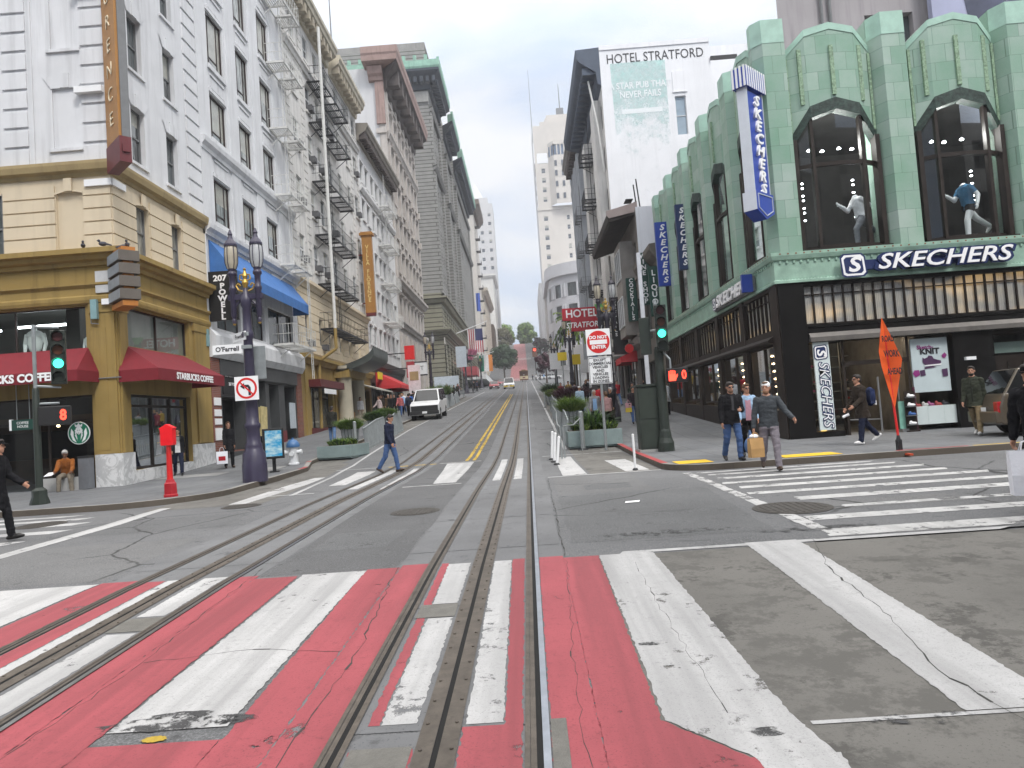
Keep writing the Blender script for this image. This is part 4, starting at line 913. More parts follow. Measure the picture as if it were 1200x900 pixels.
for z in (10.9,14.7,18.35,22.0,25.7): fire_escape(B,FW,38.1,41.3,z,1.1,WHIRON)
fire_escape(B,FW,37.0,40.9,6.5,1.15,WHIRON,ladder=False)
b=FW.mb(); 
for u in (40.2,40.5): b.tube([(u,1.05,4.8),(u,1.05,11.)],.02,5)
for k in range(20): b.box(40.2,40.5,1.04,1.06,5.+.3*k,5.02+.3*k)
part('drop_ladder',b,WHIRON,B)
# black vertical street-number sign
t=thing('number_sign','black projecting sign with white letters 207 POWELL under the blue awning','sign',(XL,29.72,6.68))
MB().box(.02,1.22,-.06,.06,0,2.08).build('sign_panel',SIGNK,t); MB().box(0,.1,-.03,.03,.3,.36).box(0,.1,-.03,.03,1.8,1.86).build('bracket',DKSTEEL,t)
text('207',.34,TXW,t,(.52,-.066,1.78),0,ext=.004,off=.012,sx=1.1); text('\n'.join('POWELL'),.31,TXW,t,(.60,-.066,.80),0,ext=.004,off=.014,lines=.84,sx=1.15)
# ------------------------------------------------------------ C: long hotel building, cream courses over ochre
C=thing('hotel_building','long white hotel building with black fire escapes, cream courses and a domed dark entrance canopy','building',(XL,41.4,1.4))
rowsC=[(12.05,13.8),(15.6,17.4),(19.2,21.0),(22.6,24.3),(26.0,27.6)]; colC=[43.2,46.1,48.3,51.,53.6,56.4,58.9]
b=FW.mb(); ops=[(u-.5,u+.5,z0,z1) for z0,z1 in rowsC for u in colC]; b.wall(41.4,60,11,29.2,ops,.2)
for a,c,z0,z1 in ops: b.box(a-.12,c+.12,0,.1,z0-.16,z0-.02); b.box(a-.35,a-.12,0,.03,z1-.3,z1+.02).box(c+.12,c+.35,0,.03,z1-.3,z1+.02)
z=11.2
while z<28.5: b.box(41.42,42.1,0,.05,z,z+.42).box(44.4,45.1,0,.05,z,z+.42).box(57.2,57.9,0,.05,z,z+.42).box(59.3,59.98,0,.05,z,z+.42); z+=.5
b.prof(41.4,60,[(0,24.9),(.14,24.9),(.2,25.1),(.3,25.2),(.3,25.35),(0,25.4)])
part('upper_wall',b,WHITE2,C)
for i,(a,c,z0,z1) in enumerate(ops):
    window(C,FW,(a+c)/2,z0,c-a,z1-z0,'sash',random.choice([G1,G2,G3]),FRW,-.1)
AC=M('ac_grey',(.10,.10,.105),.6,.25,4.); ac_=MB().box(-.27,.27,-.34,.1,0,.38).box(-.24,.24,-.35,-.34,.03,.35).mesh('air_conditioner'); ac_.materials.append(AC)
for u,z in [(u,z0+.03) for z0,z1 in rowsC[:-1] for u in colC[:4]+colC[-1:] if random.random()<.7]+[(43.4,7.),(46.4,7.),(57.2,7.)]: put('air_conditioner',ac_,None,C,FW.loc(u,0,z,C),90)
def bigcornice(par,F,u0,u1,z,p,h,mat,mat2,n,e0=0,e1=0,name='cornice'):
    b=F.mb(); b.prof(u0,u1,[(0,z),(p*.2,z),(p*.25,z+h*.3),(p*.85,z+h*.55),(p*.9,z+h*.72),(p,z+h*.8),(p,z+h),(0,z+h+.06)],e0=e0,e1=e1); dentils(b,u0+.15,u1-.1,p*.2,p*.78,z+h*.08,z+h*.5,n,n*1.0,1); return part(name,b,[mat,mat2],par)
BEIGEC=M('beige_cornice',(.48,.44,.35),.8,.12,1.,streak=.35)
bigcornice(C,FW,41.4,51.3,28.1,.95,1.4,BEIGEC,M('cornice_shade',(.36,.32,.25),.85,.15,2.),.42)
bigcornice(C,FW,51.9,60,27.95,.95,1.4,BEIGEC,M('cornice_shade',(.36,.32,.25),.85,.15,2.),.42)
b=FW.mb().wall(41.4,60,29.1,29.6,(),.1).box(41.4,60,-8,-.02,28.8,29.3); part('parapet',b,WHITE2,C)
b=FW.mb(); o7=[(u-.45,u+.45,7.3,9.0) for u in colC]; b.wall(41.4,60,6.3,11.1,o7,.3); rustic(b,41.4,60,6.6,10.5,.5,o7,0,.05); b.prof(41.4,60,[(0,10.5),(.12,10.5),(.2,10.7),(.34,10.8),(.34,11),(0,11.05)]); part('rusticated_wall',b,CREAM,C)
for a,c,z0,z1 in o7: window(C,FW,(a+c)/2,z0,c-a,z1-z0,'sash',G1,FRG,-.2)
b=FW.mb(); og=[(43.2,48.0,1.7,4.6),(49.6,52.4,1.5,5.4),(53.6,56,2,4.9),(56.6,59.4,2,4.9)]; b.wall(41.4,60,-1,6.4,og,.5); b.prof(41.4,60,[(0,5.9),(.15,5.9),(.3,6.15),(.4,6.2),(.4,6.4),(0,6.45)]); b.box(42.0,42.6,0,.08,1.5,5.8).box(48.4,49.2,0,.08,1.5,5.8); part('ground_storey_wall',b,OCHRE,C)
MAROON=M('maroon_panel',(.10,.014,.016),.5,.15,2.)
for a,c,z0,z1 in og: glazing(C,FW,a,c,z0,z1,3,BRONZE,G1,-.35,.09,(z1-.7,))
b=FW.mb(); b.box(43.0,48.1,.0,.08,.6,2.05).box(42.8,48.3,.0,.75,4.5,4.95); part('shopfront_panel',b,MAROON,C)
b=FW.mb(); b.box(43.4,46.,.76,.80,4.1,4.4); part('shop_nameplate',b,SIGNW,C)
for y in (49.2,53.0):
    b=MB(); b.lathe([(.62,0),(.62,.3),(.5,.42),(.47,3.6),(.58,3.75),(.7,3.85),(.7,4.05)],18,(XL+.55,y,sz(y))); part('entrance_column',b,M('limestone',(.44,.40,.31),.8,.12,1.,streak=.25),C,smooth=True)
b=FW.mb(); b.box(48.6,53.6,.05,1.05,5.35,5.95); part('entrance_lintel',b,OCHRE,C)
# ribbed curved canopy
CAN=M('canopy_metal',(.055,.065,.06),.45,.2,2.,spec=.5)
b=FW.mb(); 
for k in range(12):
    t0,t1=k/12,(k+1)/12
    f=lambda t:(.2+2.6*math.sin(t*PI/2), 6.25+.95*t*t+.55*math.sin(t*PI*.8)*.4)
    (d0,z0),(d1,z1)=f(t0),f(t1)
    for i in range(8):
        ua,ub=48.6+.62*i,48.6+.62*(i+1); b.add([(ua,d0,z0-.25*(1-t0)),(ub,d0,z0-.25*(1-t0)),(ub,d1,z1-.25*(1-t1)),(ua,d1,z1-.25*(1-t1)),(ua,d0,z0-.55),(ub,d0,z0-.55),(ub,d1,z1-.5),(ua,d1,z1-.5)],[(0,1,2,3),(4,7,6,5),(0,3,7,4),(1,5,6,2),(2,6,7,3)])
        b.tube([(ua,d0,z0-.22*(1-t0)+.02),(ua,d1,z1-.22*(1-t1)+.02)],.05,4)
part('entrance_canopy',b,CAN,C)
b=FW.mb(); b.add([(53.6,.1,5.3),(60,.1,5.3),(60,1.8,4.75),(53.6,1.8,4.75),(53.6,.1,5.2),(60,.1,5.2),(60,1.8,4.65),(53.6,1.8,4.65)],[(0,1,2,3),(4,7,6,5),(2,6,7,3),(0,3,7,4),(1,5,6,2)]); part('flat_awning',b,M('pale_awning',(.45,.43,.38),.7,.1,2.),C)
for z in (8.4,11.3,14.5,18.0,21.9,24.7)[:5]: fire_escape(C,FW,45.9,52.8 if z>9 else 55.,z,1.1,DKSTEEL,3.4,nb=22)
fire_escape(C,FW,45.9,52.7,24.6,1.1,DKSTEEL,2.6,nb=22)
b=FW.mb(); b.tube([(45.0,1.25,27.6),(44.9,1.25,8.2)],.10,8); part('downpipe',b,WHIRON,C)
b=FW.mb(); b.tube([(44.9,1.25,8.2),(44.85,1.25,6.9),(44.6,.2,6.2),(44.6,.12,2.)],.10,8); part('downpipe',b,OCHRE,C)
t=thing('blade_sign','tall narrow brown hotel blade sign with gold letters above the ribbed canopy','sign',(XL,58.4,10.9))
b=MB(); b.box(.35,1.15,-.22,.22,.25,6.6).prism([(.2,-.35),(1.3,-.35),(1.3,.35),(.2,.35)],'z',6.6,6.8).box(.3,1.2,-.26,.26,6.8,6.9); b.build('sign_panel',OCS,t)
b=MB().prism([(.4,.0),(1.1,.0),(1.15,.25),(.35,.25)],'y',-.22,.22).box(0,.4,-.05,.05,1,1.1).box(0,.4,-.05,.05,5,5.1); b.build('sign_foot',MAR,t)
text('\n'.join('VILLA FLORENCE'),.42,M('gold_letter',(.70,.55,.22),.5,.05,3.),t,(.75,-.23,3.45),0,ext=.004,lines=.80,off=.006)
# ------------------------------------------------------------ D: narrow pale building
D=thing('narrow_building','narrow grey white building with a bracketed dark cornice and small pale fire escapes','building',(XL,60,2.6))
rowsD=[(9.0,10.6),(12.4,14.1),(15.9,17.6),(19.7,21.4),(23.0,24.7)]; colD=[61.4,63.3,65.6,67.6,69.6,71.8,74.]
b=FW.mb(); ops=[(u-.5,u+.5,z0,z1) for z0,z1 in rowsD for u in colD]; b.wall(60,75.6,7.6,27,ops,.28)
for a,c,z0,z1 in ops: b.box(a-.15,c+.15,0,.14,z0-.2,z0-.02).box(a-.1,c+.1,0,.1,z1+.04,z1+.2)
z=8
while z<18: b.box(60.02,60.7,0,.06,z,z+.5).box(62.1,62.6,0,.06,z,z+.5); z+=.6
b.prof(60,75.6,[(0,21.9),(.15,21.9),(.3,22.15),(.3,22.4),(0,22.45)]); part('upper_wall',b,OFFW,D)
for a,c,z0,z1 in ops: window(D,FW,(a+c)/2,z0,c-a,z1-z0,'sash',random.choice([G1,G1,G2]),FRG,-.2)
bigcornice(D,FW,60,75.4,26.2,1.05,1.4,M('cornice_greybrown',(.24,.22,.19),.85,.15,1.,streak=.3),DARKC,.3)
b=FW.mb().box(60,75.6,-8,-.02,27,27.5); part('roof',b,ROOMG,D)
for z in (11.6,15.2,18.9,22.6): fire_escape(D,FW,67.0,71.5,z,1.2,WHIRON,3.5,nb=16)
b=FW.mb(); og=[(60.4,64,2.8,5.6),(64.6,69,2.8,5.6),(69.6,75,2.8,5.6)]; b.wall(60,75.6,0,7.6,og,.6); b.prof(60,75.6,[(0,6.9),(.3,7.1),(.4,7.6),(0,7.65)]); part('ground_storey_wall',b,M('dark_shopfront',(.05,.043,.04),.6,.2,2.),D)
for a,c,z0,z1 in og: glazing(D,FW,a,c,z0,z1,3,BRONZE,G1,-.4,.08)
awning(D,FW,62,69,6.6,5.4,5.1,2.2,M('red_canvas',(.50,.03,.035),.7,.1,3.),.1,'red_awning')
b=FW.mb(); b.box(60.6,62.2,.5,.62,5.9,6.5); part('yellow_sign',b,M('yellow_sign',(.75,.55,.02),.5,.05,3.),D)
t=thing('blade_sign','pale vertical banner sign hanging beside the red sloping awning','sign',(XL,66,4.3)); MB().box(2.2,3.3,-.1,.1,.0,3.0).build('sign_panel',M('pale_banner',(.66,.58,.60),.6,.15,3.),t); MB().box(0,2.2,-.04,.04,2.7,2.8).build('bracket',DKSTEEL,t); MB().box(2.35,3.15,-.125,-.1,1.6,2.4).build('panel_picture',TAN,t)
t=thing('blade_sign','small red box sign above the pale banner sign and red awning','sign',(XL,68,8)); MB().box(1.7,2.6,-.3,.3,.0,1.3).build('sign_panel',REDP,t); MB().box(0,1.7,-.04,.04,.6,.7).build('bracket',DKSTEEL,t); MB().box(1.8,2.5,-.3,.3,-1.7,-.2).build('lower_panel',M('dull_red2',(.32,.03,.04),.6,.15,2.),t)
# ------------------------------------------------------------ E: ornate stone block with a huge red-brown cornice
E2=thing('ornate_building','ornate stone building with a huge overhanging red brown cornice and a blank white side wall','building',(XL,75.6,3.5))
b=FW.mb(); rowsE=[(13.4,15.6),(18.6,20.6),(22.3,24.3),(26,28),(29.7,31.7),(33.4,35.4),(37,38.6)]; colE=[77.6,80.2,82.8,85.4,88,90.6,93.2]
ops=[(u-.6,u+.6,z0,z1) for z0,z1 in rowsE for u in colE]; b.wall(75.6,95,9.5,40,ops,.35)
for a,c,z0,z1 in ops:
    b.box(a-.2,c+.2,0,.2,z0-.3,z0-.03); b.prof(a-.2,c+.2,[(0,z1+.1),(.3,z1+.3),(.3,z1+.42),(0,z1+.5)])
for u in [76.3,78.9,81.5,84.1,86.7,89.3,91.9,94.4]: b.box(u-.35,u+.35,0,.16,17,40)
for z,p in ((16.6,.7),(12.3,.5),(32.4,.45)): b.prof(75.6,95,[(0,z),(p*.5,z),(p*.7,z+.3),(p,z+.45),(p,z+.75),(0,z+.85)],e0=1)
part('upper_wall',b,STONE2,E2)
for a,c,z0,z1 in ops: window(E2,FW,(a+c)/2,z0,c-a,z1-z0,'sash',random.choice([G1,G1,G2]),FRG,-.25)
b=FW.mb(); k=0
for u in (78.9,84.1,89.3,94.4):
    for z in (17.9,34.5,30,26): b.box(u-.3,u+.3,.16,.42,z-1.2,z-.4); 
part('carved_bracket',b,STONE2,E2)
b=FW.mb(); b.prof(75.6,95,[(.9,40.0),(1.75,40.15),(1.8,40.7),(1.9,40.9),(1.9,41.6),(.9,41.66)],e0=1,e1=1); part('cornice',b,TERRA,E2)
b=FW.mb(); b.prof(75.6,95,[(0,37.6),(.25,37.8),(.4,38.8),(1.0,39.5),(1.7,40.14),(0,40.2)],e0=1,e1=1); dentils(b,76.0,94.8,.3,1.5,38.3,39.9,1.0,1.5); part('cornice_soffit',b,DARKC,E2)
b=FS.mb(); b=MB(lambda u,d,z:(u,75.6-d,z)); b.prof(-14.9,XL,[(0,40.0),(1.75,40.15),(1.8,40.7),(1.9,40.9),(1.9,41.6),(0,41.66)],e1=1); b.prof(-14.5,XL,[(0,38.6),(.5,38.6),(.6,39.0),(.9,39.2),(1.,39.99),(0,39.995)]); b.box(-13.9,XL-.02,.0,.35,34.,38.59); part('cornice_return',b,TERRA,E2)
b=MB(lambda u,d,z:(u,75.6-d,z)); b.box(-13.7,XL-.01,0,.12,10,33.99).box(-14.,XL-.005,0,.3,33.,33.5); part('corner_pilaster',b,STONE2,E2)
b=MB(lambda u,d,z:(u,75.6-d,z)); b.wall(-34,XL,20,40.2,(),.2); part('side_wall',b,PALE,E2)
b=FW.mb().box(75.7,95,-20,-.02,39.5,40); b.quad((95,0,0),(95,-20,0),(95,-20,40),(95,0,40)); part('roof',b,OFFW,E2)
b=FW.mb(); og=[(u-.95,u+.95,4.8,11.2) for u in (77.8,81.2,84.6,88,91.4)]; b.wall(75.6,95,0,9.5+2.8,og,.6,d=.02)
for u in (76.1,79.5,82.9,86.3,89.7,93.6): b.box(u-.45,u+.45,0.02,.3,3.6,11.6)
part('ground_storey_wall',b,STONE2,E2)
for a,c,z0,z1 in og: glazing(E2,FW,a,c,z0,z1,2,BRONZE,G1,-.4,.1,(6.8,9.))
t=thing('projecting_sign','white box sign with dark trim on the ornate stone building','sign',(XL,82,7.5)); MB().box(.1,1.75,-.3,.3,.0,1.35).build('sign_panel',SIGNW,t); b=MB().box(.05,1.8,-.33,.33,1.35,1.47).box(.05,1.8,-.33,.33,-.12,0); b.build('trim',DKSTEEL,t); text('+ T',.7,FRG,t,(.95,-.32,.68),0,ext=.004)
# scaffold on the roof behind
t=thing('roof_scaffold','thin scaffold of pale tubes standing on the roof in front of the green cornice','scaffold',(-20,98,40)); b=MB()
for i in range(8):
    x=-6+1.7*i
    for y in (0,3): b.cone((x,y,0),(x,y,10.5),.07,n=5)
    for z in (3,6,9): b.cone((x,0,z),(x,3,z),.05,n=4)
for z in (3,6,9):
    for y in (0,3): b.cone((-6,y,z),(5.9,y,z),.05,n=4)
b.build('scaffold_tube',STEEL,t)
b=MB()
for i in range(7): x=-6+1.7*i; b.cone((x,0,6*(i%2)),(x+1.7,0,6-6*(i%2)+1.5),.05,n=4)
for i in range(12): a0,a1=PI*i/12,PI*(i+1)/12; b.cone((-.8+2.6*math.cos(a0),0,9+2.4*math.sin(a0)),(-.8+2.6*math.cos(a1),0,9+2.4*math.sin(a1)),.06,n=4)
b.build('scaffold_brace',STEEL,t)
# ------------------------------------------------------------ F: grand grey hotel of three wings
Fh=thing('grand_hotel','massive grey stone hotel of three wings with green copper cornices beyond the cross street','building',(XL,118,6.4))
SF=Fac('S',118)
b=SF.mb(); 
rowsF=[25.5+3.6*i for i in range(10)]; opsS=[(u-.65,u+.65,z,z+1.9) for z in rowsF for u in (-18.5,-22,-25.5,-29)]
b.wall(-60,XL,23.2,64.5,opsS,.3); part('south_wall',b,ASHLAR,Fh)
for a,c,z0,z1 in opsS[-12:]: window(Fh,SF,(a+c)/2,z0,c-a,z1-z0,'sash',G2,FRW,-.2)
wings=[(118,131.5),(139.5,151.5),(159,196)]
for i,(y0,y1) in enumerate(wings):
    b=FW.mb(); us=[y0+3.6+2.5*k for k in range(int((y1-y0-6)/2.5)+1)][:4]; ops=[(u-.5,u+.5,z,z+1.9) for z in rowsF for u in us] if i<2 else [(u-.5,u+.5,z,z+1.9) for z in rowsF[::2] for u in us]
    b.wall(y0,y1,23.2,60,ops,.35); b.box(y0,y0+2.2,0,.35,23.2,54).box(y1-2.2,y1,0,.35,23.2,54); b.prof(y0,y1,[(0,53.5),(.35,53.5),(.6,53.9),(.6,54.3),(0,54.4)],e0=1); b.prof(y0,y1,[(0,43.6),(.35,43.6),(.8,44.1),(.8,44.4),(0,44.5)],e0=1)
    if i: b.quad((y0,0,23.2),(y0,-14,23.2),(y0,-14,60),(y0,0,60))
    part('wing_wall',b,ASHLAR,Fh)
    for a,c,z0,z1 in ops: window(Fh,FW,(a+c)/2,z0,c-a,z1-z0,'sash',G1,FRG,-.25)
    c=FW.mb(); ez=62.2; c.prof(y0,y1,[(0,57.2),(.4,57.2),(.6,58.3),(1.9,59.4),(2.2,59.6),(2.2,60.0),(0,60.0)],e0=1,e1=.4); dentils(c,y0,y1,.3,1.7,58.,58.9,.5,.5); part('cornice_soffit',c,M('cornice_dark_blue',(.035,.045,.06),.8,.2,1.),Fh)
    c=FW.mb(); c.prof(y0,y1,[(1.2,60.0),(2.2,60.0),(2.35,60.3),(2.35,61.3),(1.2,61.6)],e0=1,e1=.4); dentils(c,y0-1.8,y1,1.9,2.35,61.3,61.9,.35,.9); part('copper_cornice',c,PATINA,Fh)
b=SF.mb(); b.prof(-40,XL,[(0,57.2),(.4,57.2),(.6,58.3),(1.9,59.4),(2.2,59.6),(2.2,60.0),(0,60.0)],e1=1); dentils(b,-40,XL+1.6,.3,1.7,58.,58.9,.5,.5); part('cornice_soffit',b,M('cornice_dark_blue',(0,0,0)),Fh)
b=SF.mb(); b.prof(-40,XL,[(1.2,60.0),(2.2,60.0),(2.35,60.3),(2.35,61.3),(1.2,61.6)],e1=1); dentils(b,-40,XL+1.8,1.9,2.4,61.3,62.1,.5,1.3); part('copper_cornice',b,PATINA,Fh)
b=SF.mb(); b.wall(-60,XL-.2,60,65.5,(),.2,d=-1.).box(-60,XL-.2,-30,-1,65.5,66).prof(-18.3,XL,[(0,55.2),(.3,55.2),(.3,56.9),(0,56.9)]); b.lathe([(.95,0),(.95,.2),(.6,.25)],16,(0,0,0)) if 0 else None; part('attic',b,STONE,Fh)
b=MB(); b.box(-60,XL-14,118.3,197,20,62).box(-60,XL-.3,118.3,197,60.5,62.); part('rear_mass',b,STONE,Fh)
b=FW.mb(); oB=[(u-.8,u+.8,18.2,20.6) for u in [122+3.4*k for k in range(22)]]; b.wall(118,197,17.4,23.2,oB,.4); b.prof(118,197,[(0,21.6),(.5,21.6),(.7,22.),(1.0,22.2),(1.0,22.5),(0,22.6)],e0=1); b.prof(118,197,[(0,15.9),(.5,15.9),(.8,16.4),(1.4,16.8),(1.4,17.2),(0,17.4)],e0=1)
oG=[(u-1.4,u+1.4,8.5,15) for u in [122+4.9*k for k in range(15)]]; b.wall(118,197,2,17.4,oG,.5,d=.15); part('base_wall',b,OLIVE,Fh)
for a,c,z0,z1 in oB: window(Fh,FW,(a+c)/2,z0,c-a,z1-z0,'cross',G1,FRG,-.3)
b=FW.mb()
for a,c,z0,z1 in oG: b.quad((a,-.3,z0),(c,-.3,z0),(c,-.3,z1),(a,-.3,z1))
part('arcade_window',b,G1,Fh)
b=SF.mb(); b.wall(-60,XL,2,23.2,[(-17.6,-16.4,6.6,14.)],.4,d=.15); b.prof(-60,XL,[(0,21.6),(.5,21.6),(.7,22.),(1.0,22.2),(1.0,22.5),(0,22.6)],e1=1); b.prof(-60,XL,[(0,15.9),(.5,15.9),(.8,16.4),(1.4,16.8),(1.4,17.2),(0,17.4)],e1=1); part('base_wall',b,OLIVE,Fh)
b=FW.mb(); b.box(150,196,.4,4.6,10.4,11.6); part('entrance_marquee',b,M('pale_marquee',(.62,.64,.63),.6,.08,.5),Fh)
b=FW.mb()
for k in range(9): b.add([(125+4.9*k,.3,12.5),(128+4.9*k,.3,12.5),(128+4.9*k,1.8,11.),(125+4.9*k,1.8,11.),(125+4.9*k,1.8,10.6),(128+4.9*k,1.8,10.6)],[(0,1,2,3),(3,2,5,4)])
part('window_awning',b,M('faded_red_canvas',(.33,.07,.08),.7,.2,1.),Fh)
b=MB().cone((-30,124,65.5),(-30,124,84),.16,.08,6); part('roof_mast',b,FRG,Fh)
# flags on the hotel front
t=thing('flagpole','white flagpole angled out from the grey hotel over the street','flagpole',(XL,140,19.)); MB().cone((0,0,0),(6.2,-.9,1.9),.1,.06,6).build('pole',SIGNW,t)
def flag(label,x,y,z,w,h,cols,stripes=False):
    b=MB(); n=14; m=12
    ms=[M('flag_'+c,k,.8,.08,5.) for c,k in cols]
    for i in range(n):
        for j in range(m):
            P=[]
            for a,c in ((i,j),(i+1,j),(i+1,j+1),(i,j+1)):
                u,v=a/n,c/m; P.append((u*w,.35*math.sin(u*7+v*2.)*(v*.7+.3),-v*h-.3*h*u*0))
            if stripes: k=2 if (i>=n*.5 and j<m*.5) else (i//1)%2
            else: k=min(len(ms)-1,int(i/n*len(ms)))
            b.quad(*P,m=k)
    return tag(b.build('flag',ms,loc=(x,y,z)),label,'flag','flags in front of the grey hotel')
flag('large striped red white and blue flag hanging from the angled white pole',XL+2.2,139.7,19.6,2.9,4.6,[('white',(.62,.62,.62)),('red',(.40,.05,.06)),('navy',(.03,.035,.11))],True)
flag('green white and orange flag hanging below the striped flag',XL+3.4,150,15.3,2.8,3.4,[('green',(.02,.22,.14)),('white',(.62,.62,.62)),('orange',(.60,.22,.05))])
t=thing('flagpole','shorter white flagpole holding the green white and orange flag','flagpole',(XL,152,14.6)); MB().cone((0,0,0),(6.6,-2,1.3),.09,.06,6).build('pole',SIGNW,t)
flag('plain blue flag hanging high against the far white tower',XL+.8,196,36.5,1.1,5,[('blue',(.06,.12,.45))])
# ------------------------------------------------------------ G..: buildings beyond the hotel, left
def block(name,label,x0,x1,y0,y1,z0,z1,mat,face_cols,rows_,ww,wh,glass,roof=1.2,front=True,side='W',cols_side=0,cap=None,capmat=None,loc=None):
    "plain far building with real window openings on the south face and on the street side"
    t=thing(name,label,'building',(x0,y0,z0)); F=Fac('S',y0); G=Fac(side,x1 if side=='W' else x0)
    b=F.mb(); zs=rows_; opsF=[(u-ww/2,u+ww/2,z,z+wh) for z in zs for u in face_cols]; b.wall(x0,x1,z0-3,z1,opsF,.25); 
    us=[y0+(y1-y0)*(k+.5)/cols_side for k in range(cols_side)]; opsG=[(u-ww/2,u+ww/2,z,z+wh) for z in zs for u in us]
    g=G.mb(); g.wall(y0,y1,z0-3,z1,opsG,.25)
    part('front_wall',b,mat,t); part('street_wall',g,mat,t); r=MB().box(x0,x1,y0+.01,y1,z1-.6,z1-.5); part('roof',r,ROOMG,t)
    pb=F.mb(); pg=G.mb()
    lim=0
    for (FF,ops) in ((F,opsF),(G,opsG)):
        for a,c,e,f in ops:
            lim+=1
            if lim<=96: window(t,FF,(a+c)/2,e,c-a,f-e,'sash',glass,FRW,-.16)
            else: (pb if FF is F else pg).quad((a,-.14,e),(c,-.14,e),(c,-.14,f),(a,-.14,f))
    for q in (pb,pg):
        if q.f: tag(part('window_row',q,glass,t),kind='stuff')
    if cap:
        for FF,a,c,e0,e1 in ((F,x0,x1,0 if side=='W' else 1,1 if side=='W' else 0),(G,y0,y1,1,0)):
            k=FF.mb(); k.prof(a,c,[(0,z1-cap[1]),(cap[0]*.4,z1-cap[1]),(cap[0],z1-cap[1]*.45),(cap[0],z1),(0,z1+.1)],e0=e0,e1=e1); part('cornice',k,capmat or mat,t)
    return t
tg=block('tall_hotel','tall narrow cream hotel with grey vertical lettering down its side, beyond the grey hotel',-30,XL-.2,226,246,13.3,71.,PALECR,[],[18+3.6*i for i in range(14)],1.5,2.,G4,cols_side=5,cap=(2.2,3.4),capmat=M('brown_cornice',(.15,.12,.10),.8,.2,.7))
text('\n'.join('CHANCELLOR HOTEL'),3.1,M('grey_letter',(.30,.27,.27),.7,.05,1.),tg,(12.9,-.06,28.),0,ext=.03,lines=.86,sx=1.4)
b=MB(); 
for z in range(20,66,4): b.box(XL-.2,XL+1.2,230,233,z,z+.15).box(XL+1.1,XL+1.2,230,233,z,z+1)
part('fire_escape',b,DKSTEEL,tg)
block('ornate_block','beige ornate mid rise building just beyond the tall cream hotel',-30,XL+.3,247,290,15.,47.,M('far_beige',(.52,.47,.40),.85,.15,.4,streak=.3),[],[22+4*i for i in range(6)],1.6,2.3,G4,cols_side=9,cap=(1.6,2.2))
block('brown_block','low brown far building half hidden behind the dark street tree',-30,XL+1.,296,316,24,41.,M('far_brown',(.10,.07,.05),.85,.15,.4),[],[30,34],1.8,2.2,G4,cols_side=5)
block('white_tower','bright white far apartment tower with a grid of small dark windows',-31,-10.8,352,372,33,108.,PALE,[-28.2+3.9*k for k in range(5)],[40+4.4*i for i in range(15)],1.5,1.7,G4,cols_side=3)
th=thing('tower_spire','pale pointed roof lantern on top of the far white tower','roof lantern',(-19,360,108)); MB().box(-6,6,-5,5,0,4).build('base',PALE,th); MB().add([(-4,-4,4),(4,-4,4),(4,4,4),(-4,4,4),(0,0,13)],[(0,1,4),(1,2,4),(2,3,4),(3,0,4)]).build('roof',PALE,th)
block('stepped_block','narrow off white far building stepping up the hill beside the white tower',-30,-11.6,318,348,28,66.,M('far_white2',(.66,.65,.62),.85,.1,.4,streak=.2),[],[33+4*i for i in range(7)],1.5,2.,G4,cols_side=6,cap=(1.2,1.6))
# right side far: rounded white building, tall tower, hill buildings
tr=thing('rounded_building','white building with a rounded corner and a plain parapet below the tall cream tower','building',(8,248,14))
b=MB(); cx,cy,rr=24.6,262,14.
def arc(r,n=18): return [(cx+r*math.cos(PI+PI/2*i/n),cy+r*math.sin(PI+PI/2*i/n)) for i in range(n+1)]
def ring(b,r0,z0,z1,m=0,n=18,skip=None):
    P=arc(r0,n)
    for i in range(n):
        if skip and skip(i): continue
        b.quad((*P[i],z0),(*P[i+1],z0),(*P[i+1],z1),(*P[i],z1),m=m)
wz=[(19,24.5),(27.,32.),(35.,40.),(42.8,47.5)]
zz=12
for a,c in wz+[(53.8,53.8)]:
    ring(b,rr,zz,a); 
    if a<c: ring(b,rr,a,c,skip=lambda i:i%5 in (1,2,3))
    zz=c
b.quad((10.6,262,12),(10.6,300,12),(10.6,300,53.8),(10.6,262,53.8)); b.quad((24.6,248,12),(60,248,12),(60,248,53.8),(24.6,248,53.8)); 
ring(b,rr+1.3,50.2,54.4); P0,P1=arc(rr),arc(rr+1.3)
for z in (50.2,54.4):
    for i in range(18): b.quad((*P0[i],z),(*P0[i+1],z),(*P1[i+1],z),(*P1[i],z))
b.quad((9.3,262,50.2),(9.3,300,50.2),(9.3,300,54.4),(9.3,262,54.4)); b.quad((10.6,262,50.2),(10.6,300,50.2),(9.3,300,50.2),(9.3,262,50.2)); b.quad((24.6,246.7,50.2),(60,246.7,50.2),(60,246.7,54.4),(24.6,246.7,54.4))
P=arc(rr)
b.add([(*p,53.9) for p in P]+[(60,248,53.9),(60,300,53.9),(10.6,300,53.9)],[tuple(range(len(P)+3))])
part('wall',b,M('far_grey_white',(.50,.50,.52),.8,.06,.3),tr)
b=MB()
for a,c in wz: ring(b,rr-.7,a,c)
part('window_band',b,G1,tr)
b=MB()
for a,c in wz:
    for i in (0,4,5,9,10,14,15): 
        p=arc(rr+.25,18)[i]; b=MB(); b.cone((*p,a),(*p,c),.35,n=6); part('pier',b,M('far_grey_white',(0,0,0)),tr)
tw=thing('tall_tower','tall pale cream tower with an octagonal glazed crown rising above everything far up the street','building',(7.6,296,20)); F=Fac('S',296)
colsT=[12.2,15.8,17.6,20.6,22.6]; rowsT=[58+4.0*i for i in range(7)]
b=F.mb(); opsT=[(u-.85,u+.85,z,z+2.) for u in (12.8,) for z in rowsT]+[(u-.6,u+.6,z,z+1.9) for u in (22,24.6) for z in rowsT]
b.wall(9.6,32,15,88,opsT,.3); b.box(9.6,32,0,.4,86.4,87.2); part('shaft_wall',b,PALECR,tw)
